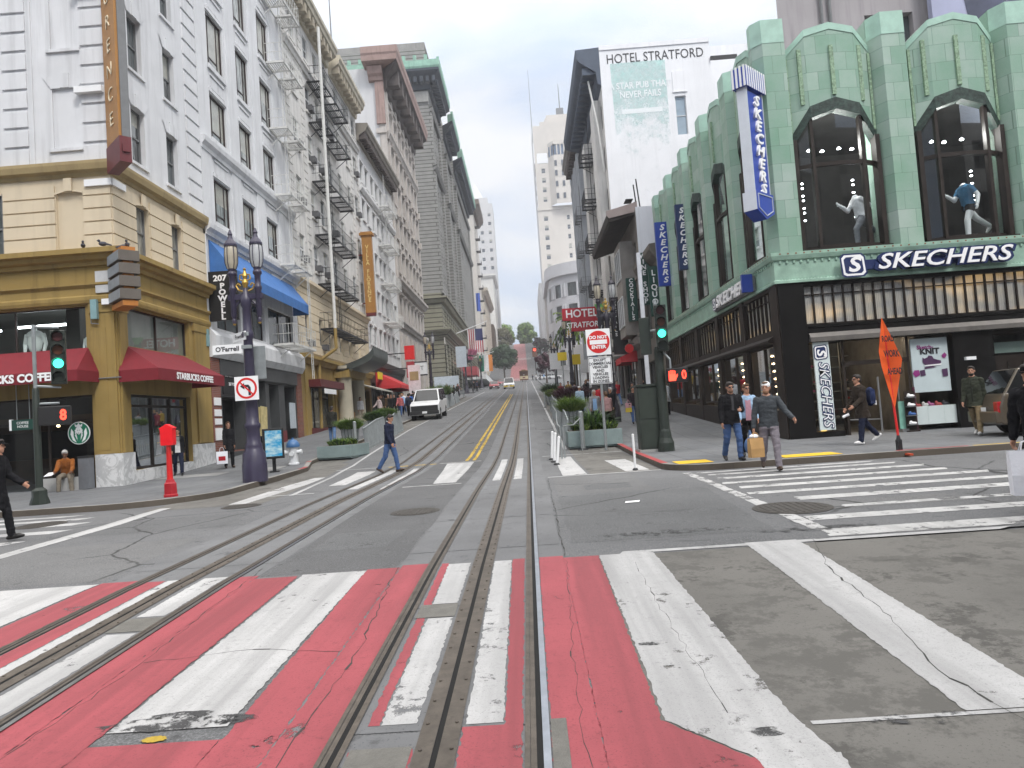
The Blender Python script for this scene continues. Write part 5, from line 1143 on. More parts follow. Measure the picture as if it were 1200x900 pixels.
for a,c,z0,z1 in opsT: window(tw,F,(a+c)/2,z0,c-a,z1-z0,'sash',G4,FRW,-.2)
b=F.mb(); ops2=[(12.3,13.9,z,z+2) for z in (90,94,98,102)]; b.wall(9.9,15.4,88,106,ops2,.3); part('upper_wall',b,PALECR,tw); b=F.mb(); b.wall(9.9,31,110.4,122,[],.3); part('crown_wall',b,PALECR,tw); b=F.mb(); b.box(9.9,10.8,-.4,0,106,110.4); part('corner_post',b,PALECR,tw); b=F.mb(); b.quad((9.9,-12,106),(15.4,-12,106),(15.4,-12,110.4),(9.9,-12,110.4)); part('recess_wall',b,PALECR,tw)
for a,c,z0,z1 in ops2: window(tw,F,(a+c)/2,z0,c-a,z1-z0,'sash',G4,FRW,-.2)
PO=[(15.4,296),(17.6,292.6),(26.4,292.6),(29,296)]
b=MB()
for p,q in zip(PO,PO[1:]):
    b.quad((*p,88),(*q,88),(*q,108.2),(*p,108.2)); b.quad((*p,112.6),(*q,112.6),(*q,114.),(*p,114.))
b.box(17.6,26.4,292.6,300,113.9,114).box(15.6,28.8,296,306,108,108.2)
for p,q in zip(PO,PO[1:]):
    n=6 if p[1]==q[1] else 2
    for i in range(n+1): x=p[0]+(q[0]-p[0])*i/n; y=p[1]+(q[1]-p[1])*i/n; b.box(x-.22,x+.22,y-.2,y+.2,108.2,112.6)
part('octagon_bay',b,PALECR,tw)
b=MB()
for p,q in zip(PO,PO[1:]): b.quad((p[0],p[1]+.5,108.2),(q[0],q[1]+.5,108.2),(q[0],q[1]+.5,112.6),(p[0],p[1]+.5,112.6))
part('crown_window',b,M('blue_far_glass',(.16,.22,.32),.2,.2,.5),tw)
b=MB()
for x in (18.2,21,24): 
    for z in (90,95,99.5,103.6): b.box(x-.5,x+.5,292.3,292.62,z,z+2.2)
part('bay_window',b,G4,tw)
b=MB(); b.box(13,30,297,312,122,124).box(16,28,299,310,124,127.5); 
for x in (15.5,19,25.5,28.6): b.add([(x-1.6,296.4,121.8),(x+1.6,296.4,121.8),(x,296.4,125.5),(x-1.6,298,121.8),(x+1.6,298,121.8),(x,298,125.5)],[(0,1,2),(3,5,4),(0,2,5,3),(1,4,5,2)])
part('crown',b,PALECR,tw)
b=MB(); b.box(20.4,23.4,299,301,127.5,130.2).cone((22,300,130),(22,300,141),.25,.1,6).cone((9.9,304,118),(9.9,304,150),.16,.06,5); part('roof_mast',b,FRG,tw)
G=Fac('E',9.6); b=G.mb(); opsG=[(y-.9,y+.9,z,z+2.) for y in (299,303.5,308,312.5) for z in [24+4.1*i for i in range(20)]]; b.wall(296,316,15,122,opsG,.3); part('street_wall',b,PALE,tw)
b=G.mb()
for a,c,z0,z1 in opsG: b.quad((a,-.2,z0),(c,-.2,z0),(c,-.2,z1),(a,-.2,z1))
part('window_column',b,G4,tw)
block('hill_block','white far building climbing the hill behind the rounded building',8.6,30,326,382,30,62,PALE,[],[38+4*i for i in range(5)],1.6,2.,G4,side='E',cols_side=9)
# ------------------------------------------------------------ green tiled shop building
Gb=thing('green_tiled_building','green terracotta tiled corner building with bulging arched bay windows over a black shoe shop front','building',(XR,YS,.5))
GTRIM=M('green_trim',(.28,.43,.345),.45,.2,2.5,bmp=.2,bs=12,streak=.15); LATT=M('dark_green_lattice',(.022,.042,.034),.6,.75,9.,bmp=1.,bs=14)
TOPC=M('pale_green_cap',(.36,.55,.46),.4,.15,2.)
bays={'S':[10.36,14.28,18.2,22.1],'E':[24.62,28.32,32.05,35.75,39.45]}
def bayplan(uc,hw=1.36): return [(uc-hw,-.32),(uc-.78,-.02),(uc,.05),(uc+.78,-.02),(uc+hw,-.32)]
ARZ=[10.12,10.98,11.2,10.98,10.12]; TPZ=[12.95,13.5,13.66,13.5,12.95]
for F,k in ((FS,'S'),(FE,'E')):
    w=F.mb(); fr=F.mb(); gl=F.mb(); ar=F.mb(); cp=F.mb(); rb=F.mb()
    for uc in bays[k]:
        ar=F.mb(); P=bayplan(uc)
        for i in range(4):
            (u0,d0),(u1,d1)=P[i],P[i+1]
            w.quad((u0,d0,ARZ[i]),(u1,d1,ARZ[i+1]),(u1,d1,TPZ[i+1]-.22),(u0,d0,TPZ[i]-.22)); cp.quad((u0,d0+.02,TPZ[i]-.22),(u1,d1+.02,TPZ[i+1]-.22),(u1,d1+.02,TPZ[i+1]),(u0,d0+.02,TPZ[i])); w.quad((u0,d0,TPZ[i]),(u1,d1,TPZ[i+1]),(u1,-1,TPZ[i+1]),(u0,-1,TPZ[i]))
            q=.1; ar.quad((u0,d0+.05,ARZ[i]-.36),(u1,d1+.05,ARZ[i+1]-.36),(u1,d1+.05,ARZ[i+1]+.02),(u0,d0+.05,ARZ[i]+.02)); ar.quad((u0,d0+.05,ARZ[i]-.36),(u1,d1+.05,ARZ[i+1]-.36),(u1,d1-.3,ARZ[i+1]-.36),(u0,d0-.3,ARZ[i]-.36)); ar.quad((u0,d0+.05,ARZ[i]+.02),(u1,d1+.05,ARZ[i+1]+.02),(u1,d1-.02,ARZ[i+1]+.02),(u0,d0-.02,ARZ[i]+.02))
            gl.quad((u0,d0-.12,6.5),(u1,d1-.12,6.5),(u1,d1-.12,ARZ[i+1]-.3),(u0,d0-.12,ARZ[i]-.3))
            for z0,z1 in ((6.42,6.55),(9.08,9.2)): fr.add([(u0,d0-.18,z0),(u1,d1-.18,z0),(u1,d1-.04,z0),(u0,d0-.04,z0),(u0,d0-.18,z1),(u1,d1-.18,z1),(u1,d1-.04,z1),(u0,d0-.04,z1)],[(0,1,2,3),(4,7,6,5),(2,6,7,3),(0,4,5,1)])
        for i in (0,1,3,4):
            u,d=P[i]; fr.box(u-.05,u+.05,d-.2,d-.02,6.4,ARZ[i]-.3)
        for u in (uc-1.3,uc+1.3): fr.box(u-.07,u+.07,-.45,-.12,6.4,10.)
        for uu,dd in ((uc-.95,-.09),(uc+.95,-.09),(uc,.08)): rb.box(uu-.06,uu+.06,dd-.05,dd+.03,11.1 if uu!=uc else 11.3,12.9)
        rb.box(uc-1.36,uc-1.28,-.36,-.24,10.2,12.7).box(uc+1.28,uc+1.36,-.36,-.24,10.2,12.7)
        fr.box(uc-1.4,uc+1.4,-.5,.06,6.36,6.44); part('arch_band',ar,LATT,Gb)
    # piers between bays, half octagons
    pil=w
    ends={'S':[12.32,16.24,20.15],'E':[26.47,30.18,33.9,37.6,41.1]}[k]
    for uc in ends:
        PP=[(uc-.62,-.34),(uc-.36,.12),(uc+.36,.12),(uc+.62,-.34)]
        for (u0,d0),(u1,d1) in zip(PP,PP[1:]): pil.quad((u0,d0,6.36),(u1,d1,6.36),(u1,d1,13.5),(u0,d0,13.5)); cp.quad((u0*1.,d0+.015,13.1),(u1,d1+.015,13.1),(u1,d1+.015,13.82),(u0,d0+.015,13.82))
        pil.add([(u,d,13.81) for u,d in PP]+[(uc+.6,-1.,13.81),(uc-.6,-1.,13.81)],[(0,1,2,3,4,5)]); pil.quad((uc-.62,-.34,6.36),(uc-.62,-1,6.36),(uc-.62,-1,13.8),(uc-.62,-.34,13.8)); pil.quad((uc+.62,-.34,6.36),(uc+.62,-1,6.36),(uc+.62,-1,13.8),(uc+.62,-.34,13.8))
        pil.quad((uc-.7,-.33,6.36),(uc+.7,-.33,6.36),(uc+.7,-.33,12.9),(uc-.7,-.33,12.9))
    o=part('bay_wall',w,GTILE,Gb); part('cap_course',cp,TOPC,Gb); part('ornament_strip',rb,M('ornament_green',(.22,.33,.22),.6,.5,14.,bmp=.8,bs=16),Gb)
    o=part('bay_window',fr,BRONZE,Gb); gl.build('pane',SHOPG,o,world=True,root=Gb)
    # ledge course
    e=F.mb(); m0=dict(e0=1 if k=='S' else 1,e1=0); u0,u1=(XR,24) if k=='S' else (YS,41.6)
    e.prof(u0,u1,[(0,5.42),(.1,5.42),(.1,5.5),(.06,5.54),(.06,6.12),(.12,6.16),(.16,6.28),(.16,6.38),(-.6,6.4)],**m0); dentils(e,u0+.1,u1,.06,.10,6.04,6.12,.06,.16); dentils(e,u0+.1,u1,.06,.09,5.5,5.55,.05,.05); part('ledge_course',e,GTRIM,Gb)
    r=F.mb(); dentils(r,u0+.1,u1,.161,.166,6.31,6.35,.05,.2); part('ledge_studs',r,M('rust_stud',(.22,.09,.05),.7,.2,4.),Gb)
# corner pier
b=MB(); CP=[(XR-.1,23.26),(XR-.1,22.98),(XR+.16,22.68),(XR+.86,22.68),(XR+.98,23.12)]
for p,q in zip(CP,CP[1:]): b.quad((*p,6.36),(*q,6.36),(*q,13.5),(*p,13.5))
b.add([(*p,13.85) for p in CP]+[(9.,24,13.85)],[(0,1,2,3,4,5)]); part('corner_pier',b,GTILE,Gb)
b=MB()
for p,q in zip(CP,CP[1:]): b.quad((p[0]-.01,p[1]-.01,13.1),(q[0]-.01,q[1]-.01,13.1),(q[0]-.01,q[1]-.01,13.86),(p[0]-.01,p[1]-.01,13.86))
part('cap_course',b,TOPC,Gb)
b=MB(); b.box(XR+.6,24,23.9,41.6,13.0,13.1); part('roof',b,ROOMG,Gb)
# interior of the upper floor with lamps
b=MB(); x1,y1=19,30
b.quad((x1,23.3,6.4),(x1,41.5,6.4),(x1,41.5,12.5),(x1,23.3,12.5)); b.quad((8.5,41.5,6.4),(x1,41.5,6.4),(x1,41.5,12.5),(8.5,41.5,12.5)); b.quad((8.4,23.2,6.38),(24,23.2,6.38),(24,41.5,6.38),(8.4,41.5,6.38)); b.quad((8.4,23.2,11.6),(24,23.2,11.6),(24,41.5,11.6),(8.4,41.5,11.6)); b.quad((9.5,29.5,6.4),(24,29.5,6.4),(24,29.5,12),(9.5,29.5,12)); part('upper_interior',b,M('shop_room_grey',(.045,.044,.043),.9,.4,.8),Gb)
b=MB()
for x in (9.5,10.0,10.5,11.0,11.5,13.6,14.1,14.6,15.1): b.lathe([(.03,.05),(.07,0),(.03,-.02)],8,(x,24.2+.3*(x%1),10.05))
for x in (9.75,11.45,13.75,15.4):
    for i in range(7): b.lathe([(.02,.03),(.05,0),(.02,-.02)],6,(x,24.4,7.75+.21*i+.05*(i%2)))
for uc in bays['E']:
    for i in range(6): b.lathe([(.03,.04),(.07,0),(.03,-.03)],6,(XR+1.,uc-.3+.05*i,7.4+.33*i))
part('display_lamp',b,COOL,Gb)
b=MB(); b.box(9.2,10.0,26.5,27.2,6.4,7.3).box(9.0,10.2,28,28.4,7.9,8.4).box(12.6,13.4,27,28,6.4,7.1); part('red_display',b,M('red_display',(.35,.02,.02),.6,.4,3.),Gb)
# black shop front, south side
b=FS.mb(); b.box(XR,8.86,-.8,.05,-.2,5.42).box(8.86,24,-.5,.0,5.28,5.42).box(8.86,24,-.4,.03,3.5,4.05).box(13.3,14.55,-.5,.02,-.2,3.5).box(8.86,24,-.4,.06,3.98,4.06).box(16.4,24,-.5,0.02,-.2,3.5).box(8.86,9.75,-.6,.02,-.2,.72); part('black_pier',b,BLACKST,Gb)
b=FS.mb(); b.prof(8.9,24,[(.03,3.52),(.16,3.52),(.16,3.66),(.03,3.8)]); part('lintel_trim',b,M('lintel_grey',(.16,.15,.14),.4,.2,3.,metal=.4),Gb)
b=FE.mb(); b.box(YS,23.4,-.8,.045,-.2,5.42)
for u in (26.6,30.15,33.8,37.4,41.): b.box(u-.22,u+.22,-.5,.04,-.2,5.42)
b.box(23.4,41.4,-.4,.02,3.62,4.02).box(23.4,41.4,-.4,.0,5.3,5.42).prof(23.4,41.4,[(.02,3.6),(.22,3.66),(.22,3.72),(.02,3.85)]); b.add([(23.4,.02,.2),(41.4,.02,1.2),(41.4,.02,2.05),(23.4,.02,1.45),(41.4,-.3,2.05),(23.4,-.3,1.45)],[(0,1,2,3),(3,2,4,5)])
part('black_pier',b,BRONZE,Gb)
RIB=None
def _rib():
    m,nt,bs,_=_nt('ribbed_glass_glow'); v=mapv(nt,(1,1,1)); n=noi(nt,mapv(nt,(.5,.5,1.1)),.9,3); c=mixc(nt,ramp(nt,n,.42,.62),(.33,.33,.32),(.48,.44,.36))
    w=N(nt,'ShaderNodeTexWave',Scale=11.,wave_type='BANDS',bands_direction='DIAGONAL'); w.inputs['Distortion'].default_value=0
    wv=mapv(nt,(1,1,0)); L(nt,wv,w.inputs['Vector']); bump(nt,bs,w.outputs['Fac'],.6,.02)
    L(nt,c,bs.inputs['Base Color']); bs.inputs['Roughness'].default_value=.25; L(nt,mixc(nt,ramp(nt,noi(nt,mapv(nt,(.7,.7,1.6),(3,1,2)),.8,2),.52,.7),(0,0,0),(1.,.62,.22)),bs.inputs['Emission Color']); bs.inputs['Emission Strength'].default_value=.22; return m  # warm blotches in colour and faint emission paint the glow of lamps behind
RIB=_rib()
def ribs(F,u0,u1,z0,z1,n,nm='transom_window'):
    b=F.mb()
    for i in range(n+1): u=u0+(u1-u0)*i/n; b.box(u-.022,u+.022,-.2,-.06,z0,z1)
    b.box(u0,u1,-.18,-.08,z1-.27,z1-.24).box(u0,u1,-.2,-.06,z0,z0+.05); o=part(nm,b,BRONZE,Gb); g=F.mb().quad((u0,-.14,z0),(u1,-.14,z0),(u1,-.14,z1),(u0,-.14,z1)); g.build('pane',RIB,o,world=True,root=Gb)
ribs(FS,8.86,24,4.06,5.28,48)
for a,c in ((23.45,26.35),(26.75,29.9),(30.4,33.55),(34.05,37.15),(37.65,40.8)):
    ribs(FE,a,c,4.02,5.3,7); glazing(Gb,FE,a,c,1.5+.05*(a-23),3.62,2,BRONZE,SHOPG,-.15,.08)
b=MB(); b.quad((12.5,23.5,.3),(12.5,41.5,.3),(12.5,41.5,3.9),(12.5,23.5,3.9)); b.quad((8.3,41.3,.3),(24,41.3,.3),(24,41.3,3.9),(8.3,41.3,3.9)); b.quad((8.3,23,3.9),(24,23,3.9),(24,41,3.9),(8.3,41,3.9)); b.quad((8.3,23,.45),(24,23,.45),(24,41,.9),(8.3,41,.9)); b.quad((9.6,29.,.3),(24,29.,.3),(24,29.,3.9),(9.6,29.,3.9)); b.quad((13.3,23,.3),(13.3,29,.3),(13.3,29,3.9),(13.3,23,3.9)); part('shop_interior',b,M('shop_room',(.10,.095,.09),.85,.5,1.2),Gb)
b=MB()
for a in (24.2,25.6,27.5,29.2,31.2,32.9,34.9,36.5,38.5,40):
    for i in range(6): b.lathe([(.03,.04),(.075,0),(.03,-.03)],6,(XR+.7,a+.05*i,2.0+.27*i))
for x,y in ((10.3,26),(11.2,25),(11.8,27),(9.7,25)): b.lathe([(.05,.03),(.1,0),(.05,-.02)],8,(x,y,3.82))
part('display_lamp',b,WARM,Gb)
b=MB().box(9.95,10.08,25.,25.15,.5,3.0); part('lit_strip',b,E_('yellow_strip',(1.,.62,.12),1.6),Gb)
b=MB()
for z in (.9,1.25,1.6,1.95,2.3,2.9,3.3): b.box(10.3,12.9,28.3,28.9,z,z+.04)
for z in (1.0,1.4,1.8): b.box(8.7,8.9,24,40,z+.5,z+.53)
part('shoe_shelf',b,FRG,Gb)
b=MB()
for i in range(46):
    z=random.choice((.94,1.29,1.64,1.99,2.34,2.94)); x=random.uniform(10.4,12.7); b.ell((x,28.45,z+.05),(.06,.13,.05),8,5,random.randrange(4))
tag(part('shelf_shoes',b,[M('shoe_a',(.3,.05,.05),.6),M('shoe_b',(.5,.5,.5),.6),M('shoe_c',(.03,.03,.04),.6),M('shoe_d',(.3,.08,.2),.6)],Gb),kind='stuff')
glazing(Gb,FS,9.5,9.9,.5,3.5,1,BRONZE,SHOPG,-.25,.05)
b=FS.mb(); b.box(11.9,11.98,-.3,-.1,.5,3.5).box(9.9,9.98,-.3,-.1,.5,3.5).box(9.9,11.95,-.3,-.1,2.72,2.85); part('door_frame',b,BRONZE,Gb)
b=FS.mb(); b.tube([(11.55,-.1,.55),(11.55,-.1,2.4)],.02,6).tube([(10.9,.0,.6),(10.9,.0,2.3)],.03,6).tube([(9.95,-.15,1.02),(11.0,-.15,.98)],.02,5); part('entrance_post',b,FRG,Gb)
# shop panel with vertical lettering, shoe poster, white counter with shoes
p=FS.mb().box(8.98,9.46,-.02,.06,.76,3.5); o=part('lettering_panel',p,M('pale_lit_panel',(.62,.70,.70),.4,.03,2.),Gb)
def skech(parent,loc,size,rz,ry=0,sx=1.,ext=.03,logo=True,bk=TXN,fr=TXW,horiz=True):
    "white slanted capitals on a navy outline, after an S in a rounded frame"
    pass
text('SKECHERS',.44,TXN,o,(9.24-XR,-.072,1.88-.5),0,ext=.004,shear=.25,off=.022,ry=90,sx=1.0); text('SKECHERS',.44,TXW,o,(9.24-XR+.0,-.080,1.88-.5),0,ext=.004,shear=.25,off=-.004,ry=90,sx=1.0)
def ring_logo(parent,loc,rz,ry,s,nm='logo'):
    b=MB(); P=[(-.5,-.42),(-.36,-.5),(.42,-.5),(.56,-.36),(.5,.36),(.36,.5),(-.42,.5),(-.56,.36)]
    flatp(b,[(x*s*1.12,y*s*1.12) for x,y in P],0,0); flatp(b,[(x*s*.98,y*s*.98) for x,y in P],.004,1); flatp(b,[(x*s*.80,y*s*.78) for x,y in P],.008,0)
    o=b.build(nm,[TXN,TXW],parent); o.location=loc; o.rotation_euler=(R(90),R(ry),R(rz)); text('S',s*.95,TXW,o,(0,0,.014),0,rx=0,ext=.002,shear=.2,off=s*.03,sx=1.25); return o
ring_logo(o,(9.20-XR,-.072,3.18-.5),0,90,.38)
p=FS.mb().box(12.06,13.2,-.2,-.12,1.72,3.4); o=part('shoe_poster',p,M('pale_poster',(.50,.58,.60),.45,.08,1.5),Gb)
b=MB(); SH=[(0,0),(.05,-.06),(.62,-.06),(.70,-.02),(.70,.06),(.55,.10),(.42,.14),(.36,.24),(.22,.26),(.18,.20),(.05,.16),(-.02,.20),(-.03,.06)]
flatp(b,[(x*.78-.22,y*.9) for x,y in SH],0,0); flatp(b,[(x*.78-.22,y*.4-.065) for x,y in SH[:5]],.003,1); flatp(b,[(-.20,-.12),(.05,-.10),(.18,-.14),(-.2,-.18)],.002,0); flatp(b,[(.36,.22),(.46,.30),(.52,.22),(.46,.12),(.38,.14)],.002,2); flatp(b,[(-.52,-.2),(-.38,-.2),(-.36,-.36),(-.5,-.42),(-.58,-.3)],.002,2); flatp(b,[(-.36,-.22),(-.2,-.2),(-.18,-.38),(-.34,-.4)],.0025,0); flatp(b,[(.32,-.22),(.5,-.2),(.5,-.44),(.34,-.46)],.002,0)
q=b.build('poster_picture',[M('plum',(.07,.03,.08),.5,.2,6.),TXW,M('magenta',(.25,.03,.18),.5,.1,4.)],o); q.location=(12.63-XR,.105+.0,2.62-.5); q.rotation_euler=(R(90),0,0)
text('KNIT',.24,TXD,o,(12.63-XR,.11,2.98-.5),0,ext=.003,off=.01,sx=1.1); text('Sketch-',.17,M('magenta',(.25,.03,.18)),o,(12.50-XR,.11,3.12-.5),0,ext=.003,off=.004)
b=FS.mb(); b.box(12.06,13.28,-.9,-.1,.72,1.28).box(12.4,12.42,-.1,-.095,.74,1.26).box(12.9,12.92,-.1,-.095,.74,1.26); part('display_counter',b,M('pale_counter',(.55,.62,.62),.4,.04,2.),Gb)
for i,(x,m_) in enumerate(((12.2,'shoe_a'),(12.45,'shoe_b'),(12.62,'shoe_d'),(12.85,'shoe_a'),(13.08,'shoe_c'))):
    b=MB(); b.ell((0,0,.05),(.12,.05,.045),10,6).ell((-.06,0,.09),(.05,.045,.06),8,6).box(-.12,.13,-.05,.05,0,.02); tag(b.build('display_shoe',MATS[m_],loc=(x,YS+.3,1.28),smooth=True),['red shoe on the white display counter, at the end by the striped post','pale grey shoe on the white display counter','plum shoe in the middle of the white display counter','red shoe between the plum and black shoes on the white counter','black shoe at the outer end of the white display counter'][i],'shoe','shoes on the display counter')
b=FS.mb(); b.box(11.99,12.06,-.3,-.1,.5,1.9); part('striped_post',b,M('magenta_black',(.06,.01,.03),.5,.8,9.),Gb)
t=thing('shoe_rack','narrow stand of trainers in the shop doorway','rack',(11.75,YS-.12,sz(22.7))); b=MB().box(-.16,.16,-.02,.02,0,1.25).box(-.18,.18,-.14,.14,0,.04); b.build('back_board',BRONZE,t)
for i in range(4): MB().box(-.15,.15,-.14,-.02,.2+.28*i,.22+.28*i).build('shelf',FRG,t); s=MB(); s.ell((0,-.09,.26+.28*i),(.13,.05,.045),8,5).ell((-.06,-.09,.30+.28*i),(.05,.04,.04),8,5); s.build('trainer',[TXW,M('blue_shoe',(.04,.12,.35),.5),TXW,TXW][i],t,smooth=True)
t=thing('green_stand','small pale green display card in the shop doorway','display',(11.55,YS-.05,sz(22.7))); MB().box(-.12,.12,-.01,.02,.1,.95).build('card',M('mint_card',(.20,.42,.34),.5,.15,3.),t); MB().box(-.1,.1,-.1,.1,0,.1).build('base',FRG,t)
# garage entrance at right
b=FS.mb(); b.box(14.55,16.4,-.5,-.42,.2,2.75).box(14.55,16.4,-.5,-.1,3.35,3.5); 
for u in (14.75,15.2,15.65,16.1): b.box(u,u+.32,-.42,-.39,.6,2.5)
part('garage_door',b,BRONZE,Gb)
b=FS.mb().box(14.62,16.38,-.44,-.36,2.78,3.12); part('transom_panel',b,M('mint_panel',(.16,.22,.20),.4,.1,2.),Gb)
b=FS.mb().box(13.6,13.9,.02,.14,2.62,2.72); part('security_lamp',b,SIGNW,Gb)
# signs on the green building
t=thing('shop_sign','long shoe shop sign of slanted white capitals on navy over the entrance','sign',(9.95,YS-.2,5.55))
def fit(o,w): bpy.context.view_layer.update(); d=max(v.co.x for v in o.data.vertices)-min(v.co.x for v in o.data.vertices); o.scale.x=w/d; return o
q=fit(text('SKECHERS',.66,TXN,t,(3.14,-.05,.27),0,ext=.045,shear=.30,off=.055,name='letter_outline'),4.4); q=fit(text('SKECHERS',.66,TXW,t,(3.14,-.11,.27),0,ext=.02,shear=.30,off=.008),4.15)
ring_logo(t,(.40,-.1,.24),0,0,.66); MB().box(.2,5.2,.0,.12,.1,.4).build('sign_back',TXN,t)
t=thing('shop_sign','shoe shop sign in white capitals along the green ledge on the side up the hill','sign',(XR-.2,29.6,5.55),-90)
q=fit(text('SKECHERS',.62,TXW,t,(2.75,-.09,.25),0,ext=.04,shear=.30,off=.015),4.2); MB().box(.0,5.05,.0,.1,-.02,.5).build('sign_back',FRG,t); MB().box(4.95,5.1,-.35,.0,-.05,.55).build('end_plate',BLUE,t); ring_logo(t,(.4,-.1,.25),0,0,.45)
t=thing('blade_sign','tall blue blade sign with a striped top and white letters on the green corner pier','sign',(XR-.02,YS+.02,7.55),225); t.scale=(.92,.92,.90)
b=MB(); b.box(.2,1.22,-.16,.16,.55,4.2); b.build('sign_panel',BLUE,t); b=MB(); b.box(1.22,1.27,-.18,.18,.5,4.3).box(.16,.2,-.18,.18,.5,4.3); b.build('edge_strip',SILV,t)
b=MB(); b.prism([(.12,.05),(.7,-.22),(1.32,.05),(1.32,.7),(.12,.7)],'y',-.24,.24); b.build('sign_foot',BLUE,t)
b=MB(); P=[(.24,.12),(.7,-.1),(1.2,.12),(1.2,.6),(.24,.6)]
for p,q in zip(P,P[1:]+P[:1]): b.tube([(p[0],.25,p[1]),(q[0],.25,q[1])],.02,4)
b.box(1.322,1.33,-.24,.24,.05,.7); b.build('foot_outline',SILV,t)
b=MB(); b.box(.05,1.4,-.26,.26,4.3,4.95); b.build('sign_cap',BLUE,t); b=MB()
for i in range(9): b.box(.08+.15*i,.15+.15*i,.26,.28,4.28,5.0).box(.08+.15*i,.15+.15*i,-.28,-.26,4.28,5.0)
for i in range(4): b.box(1.4,1.42,-.24+.14*i,-.17+.14*i,4.28,5.0)
b.build('cap_stripe',SIGNW,t)
for i,ch in enumerate('SREHCEKS'): text(ch,.50,TXW,t,(.72,.19,.82+.44*i),180,ext=.05,shear=.25,off=.015,name='letter',sx=1.35)
b=MB(); b.box(0,.2,-.03,.03,1.2,1.26).box(0,.2,-.03,.03,3.4,3.46); b.build('bracket',DKSTEEL,t)
# grey building and picture billboard rising behind
t=thing('grey_building','plain grey concrete building rising behind the green tiled one','building',(11,30,13)); b=MB(lambda u,d,z:(u,30-d,z)); b.wall(11.6,60,8,30,[(15.2,17.2,13,17.6)],.6); b.prof(14.3,15.2,[(0,15.4),(.5,15.8),(.5,16.1),(0,16.2)]); b.wall(11.6,17.,26,30,[],.1,d=.01) if 0 else None; b.quad((11.6,0,8),(19.,-17,8),(19.,-17,30),(11.6,0,30)); part('wall',b,M('grey_render',(.34,.32,.33),.85,.08,.6,streak=.3),t)
b=MB(lambda u,d,z:(u,30-d,z)); b.box(15.2,17.2,-.5,-.35,13,17.6).box(16.,16.1,-.35,-.2,13,17.6); part('window',b,G1,t); b=MB(lambda u,d,z:(u,30-d,z)); b.tube([(13.4,.1,8),(13.4,.1,30)],.07,6).tube([(13.75,.1,8),(13.75,.1,30)],.07,6); part('rain_pipe',b,FRG,t)
t=thing('picture_billboard','large billboard with a blurred dark blue picture above the green bays','billboard',(17.6,29.3,15.2)); MB().box(0,12,0,.3,0,9).build('panel',M('billboard_pale',(.34,.36,.50),.6,.2,.3),t)
b=MB(); random.seed(3)
for cx,cz,rx,rz2 in ((2.2,2.4,.9,1.8),(3.6,1.6,1.6,.7),(1.6,.8,.5,1.2),(4.6,3.,1.2,2.),(2.9,3.9,.7,.8)): flatp(b,[(cx+rx*math.cos(PI*i/8)*random.uniform(.8,1.1),cz+rz2*math.sin(PI*i/8)*random.uniform(.8,1.1)) for i in range(16)],.002*cx,0)
q=b.build('picture_shape',M('billboard_dark',(.06,.07,.12),.6,.4,.7),t); q.rotation_euler=(R(90),0,0); q.location=(0,-.01,0)

for i,(x,y,z,e,c) in enumerate(((10.5,23.9,10.0,160,(1,.97,.93)),(14.4,23.9,10.0,160,(1,.97,.93)),(10.9,24.6,3.6,40,(1,.8,.55)),(8.95,26.,3.3,30,(1,.8,.55)),(8.95,31.,3.4,30,(1,.8,.55)))):
    ld=bpy.data.lights.new('shop_lamp','POINT'); ld.energy=e; ld.color=c; ld.shadow_soft_size=.12; lo=bpy.data.objects.new('shop_lamp',ld); COL.objects.link(lo); lo.parent=Gb; lo.location=(x-XR,y-YS,z-.5)
# ------------------------------------------------------------ right side beyond the green building
W1=thing('low_shop_building','low dark shop building with green vertical signs, next to the green tiled building','building',(XR,41.6,1.5))
b=FE.mb(); og=[(42.2,44.4,2.2,4.8),(45,47.8,2.2,4.8),(42.4,44.2,6.2,9.6),(45.2,47.4,6.2,9.6)]; b.wall(41.6,48,-1,11.2,og,.35); b.prof(41.6,48,[(0,10.4),(.3,10.7),(.45,11.),(.45,11.3),(0,11.35)]); b.box(41.6,48,-12,-.05,10.8,11.1); part('wall',b,M('brown_grey_wall',(.13,.115,.10),.8,.2,1.),W1)
for a,c,z0,z1 in og: glazing(W1,FE,a,c,z0,z1,2,BRONZE,G1,-.2,.08)
W2=thing('eaved_building','pale building with a deep dark overhanging roof eave beside the tall hotel mural','building',(XR,48,1.9))
b=FE.mb(); og=[(48.6,52,2.8,5.4),(53,59,2.9,5.6)]+[(u-.6,u+.6,z,z+2.2) for u in (49.6,52.2,54.8,57.8) for z in (7.2,11.)]; b.wall(48,60,-1,15.2,og,.35); [b.box(u-.85,u+.85,0,.12,z-.35,z-.1) for u in (49.6,52.2,54.8,57.8) for z in (7.2,11.)]; b.prof(48,60,[(0,6.),(.5,6.2),(.6,6.6),(0,6.7)]); part('wall',b,M('umber_wall',(.20,.18,.165),.85,.2,.8,streak=.35),W2); b=FE.mb(); b.box(50.4,53.4,0,.9,7.,13.6); part('bay',b,M('umber_bay',(.26,.24,.22),.8,.2,1.),W2)
for z in (7.7,11.): glazing(W2,FE,50.6,53.2,z,z+2.1,3,FRW,G1,.93,.08,name='bay_window')
b=FE.mb()
for i,(a,c,z0,z1) in enumerate(og):
    if i<2: glazing(W2,FE,a,c,z0,z1,4,BRONZE,G1,-.25,.08)
    else: window(W2,FE,(a+c)/2,z0,c-a,z1-z0,'sash',G1,FRG,-.22)
b=MB(lambda u,d,z:(u,48-d,z)); b.wall(XR,26,2,15.3,(),.2); part('side_wall',b,M('pale_blue_wall',(.60,.63,.68),.85,.06,.8,streak=.25),W2)
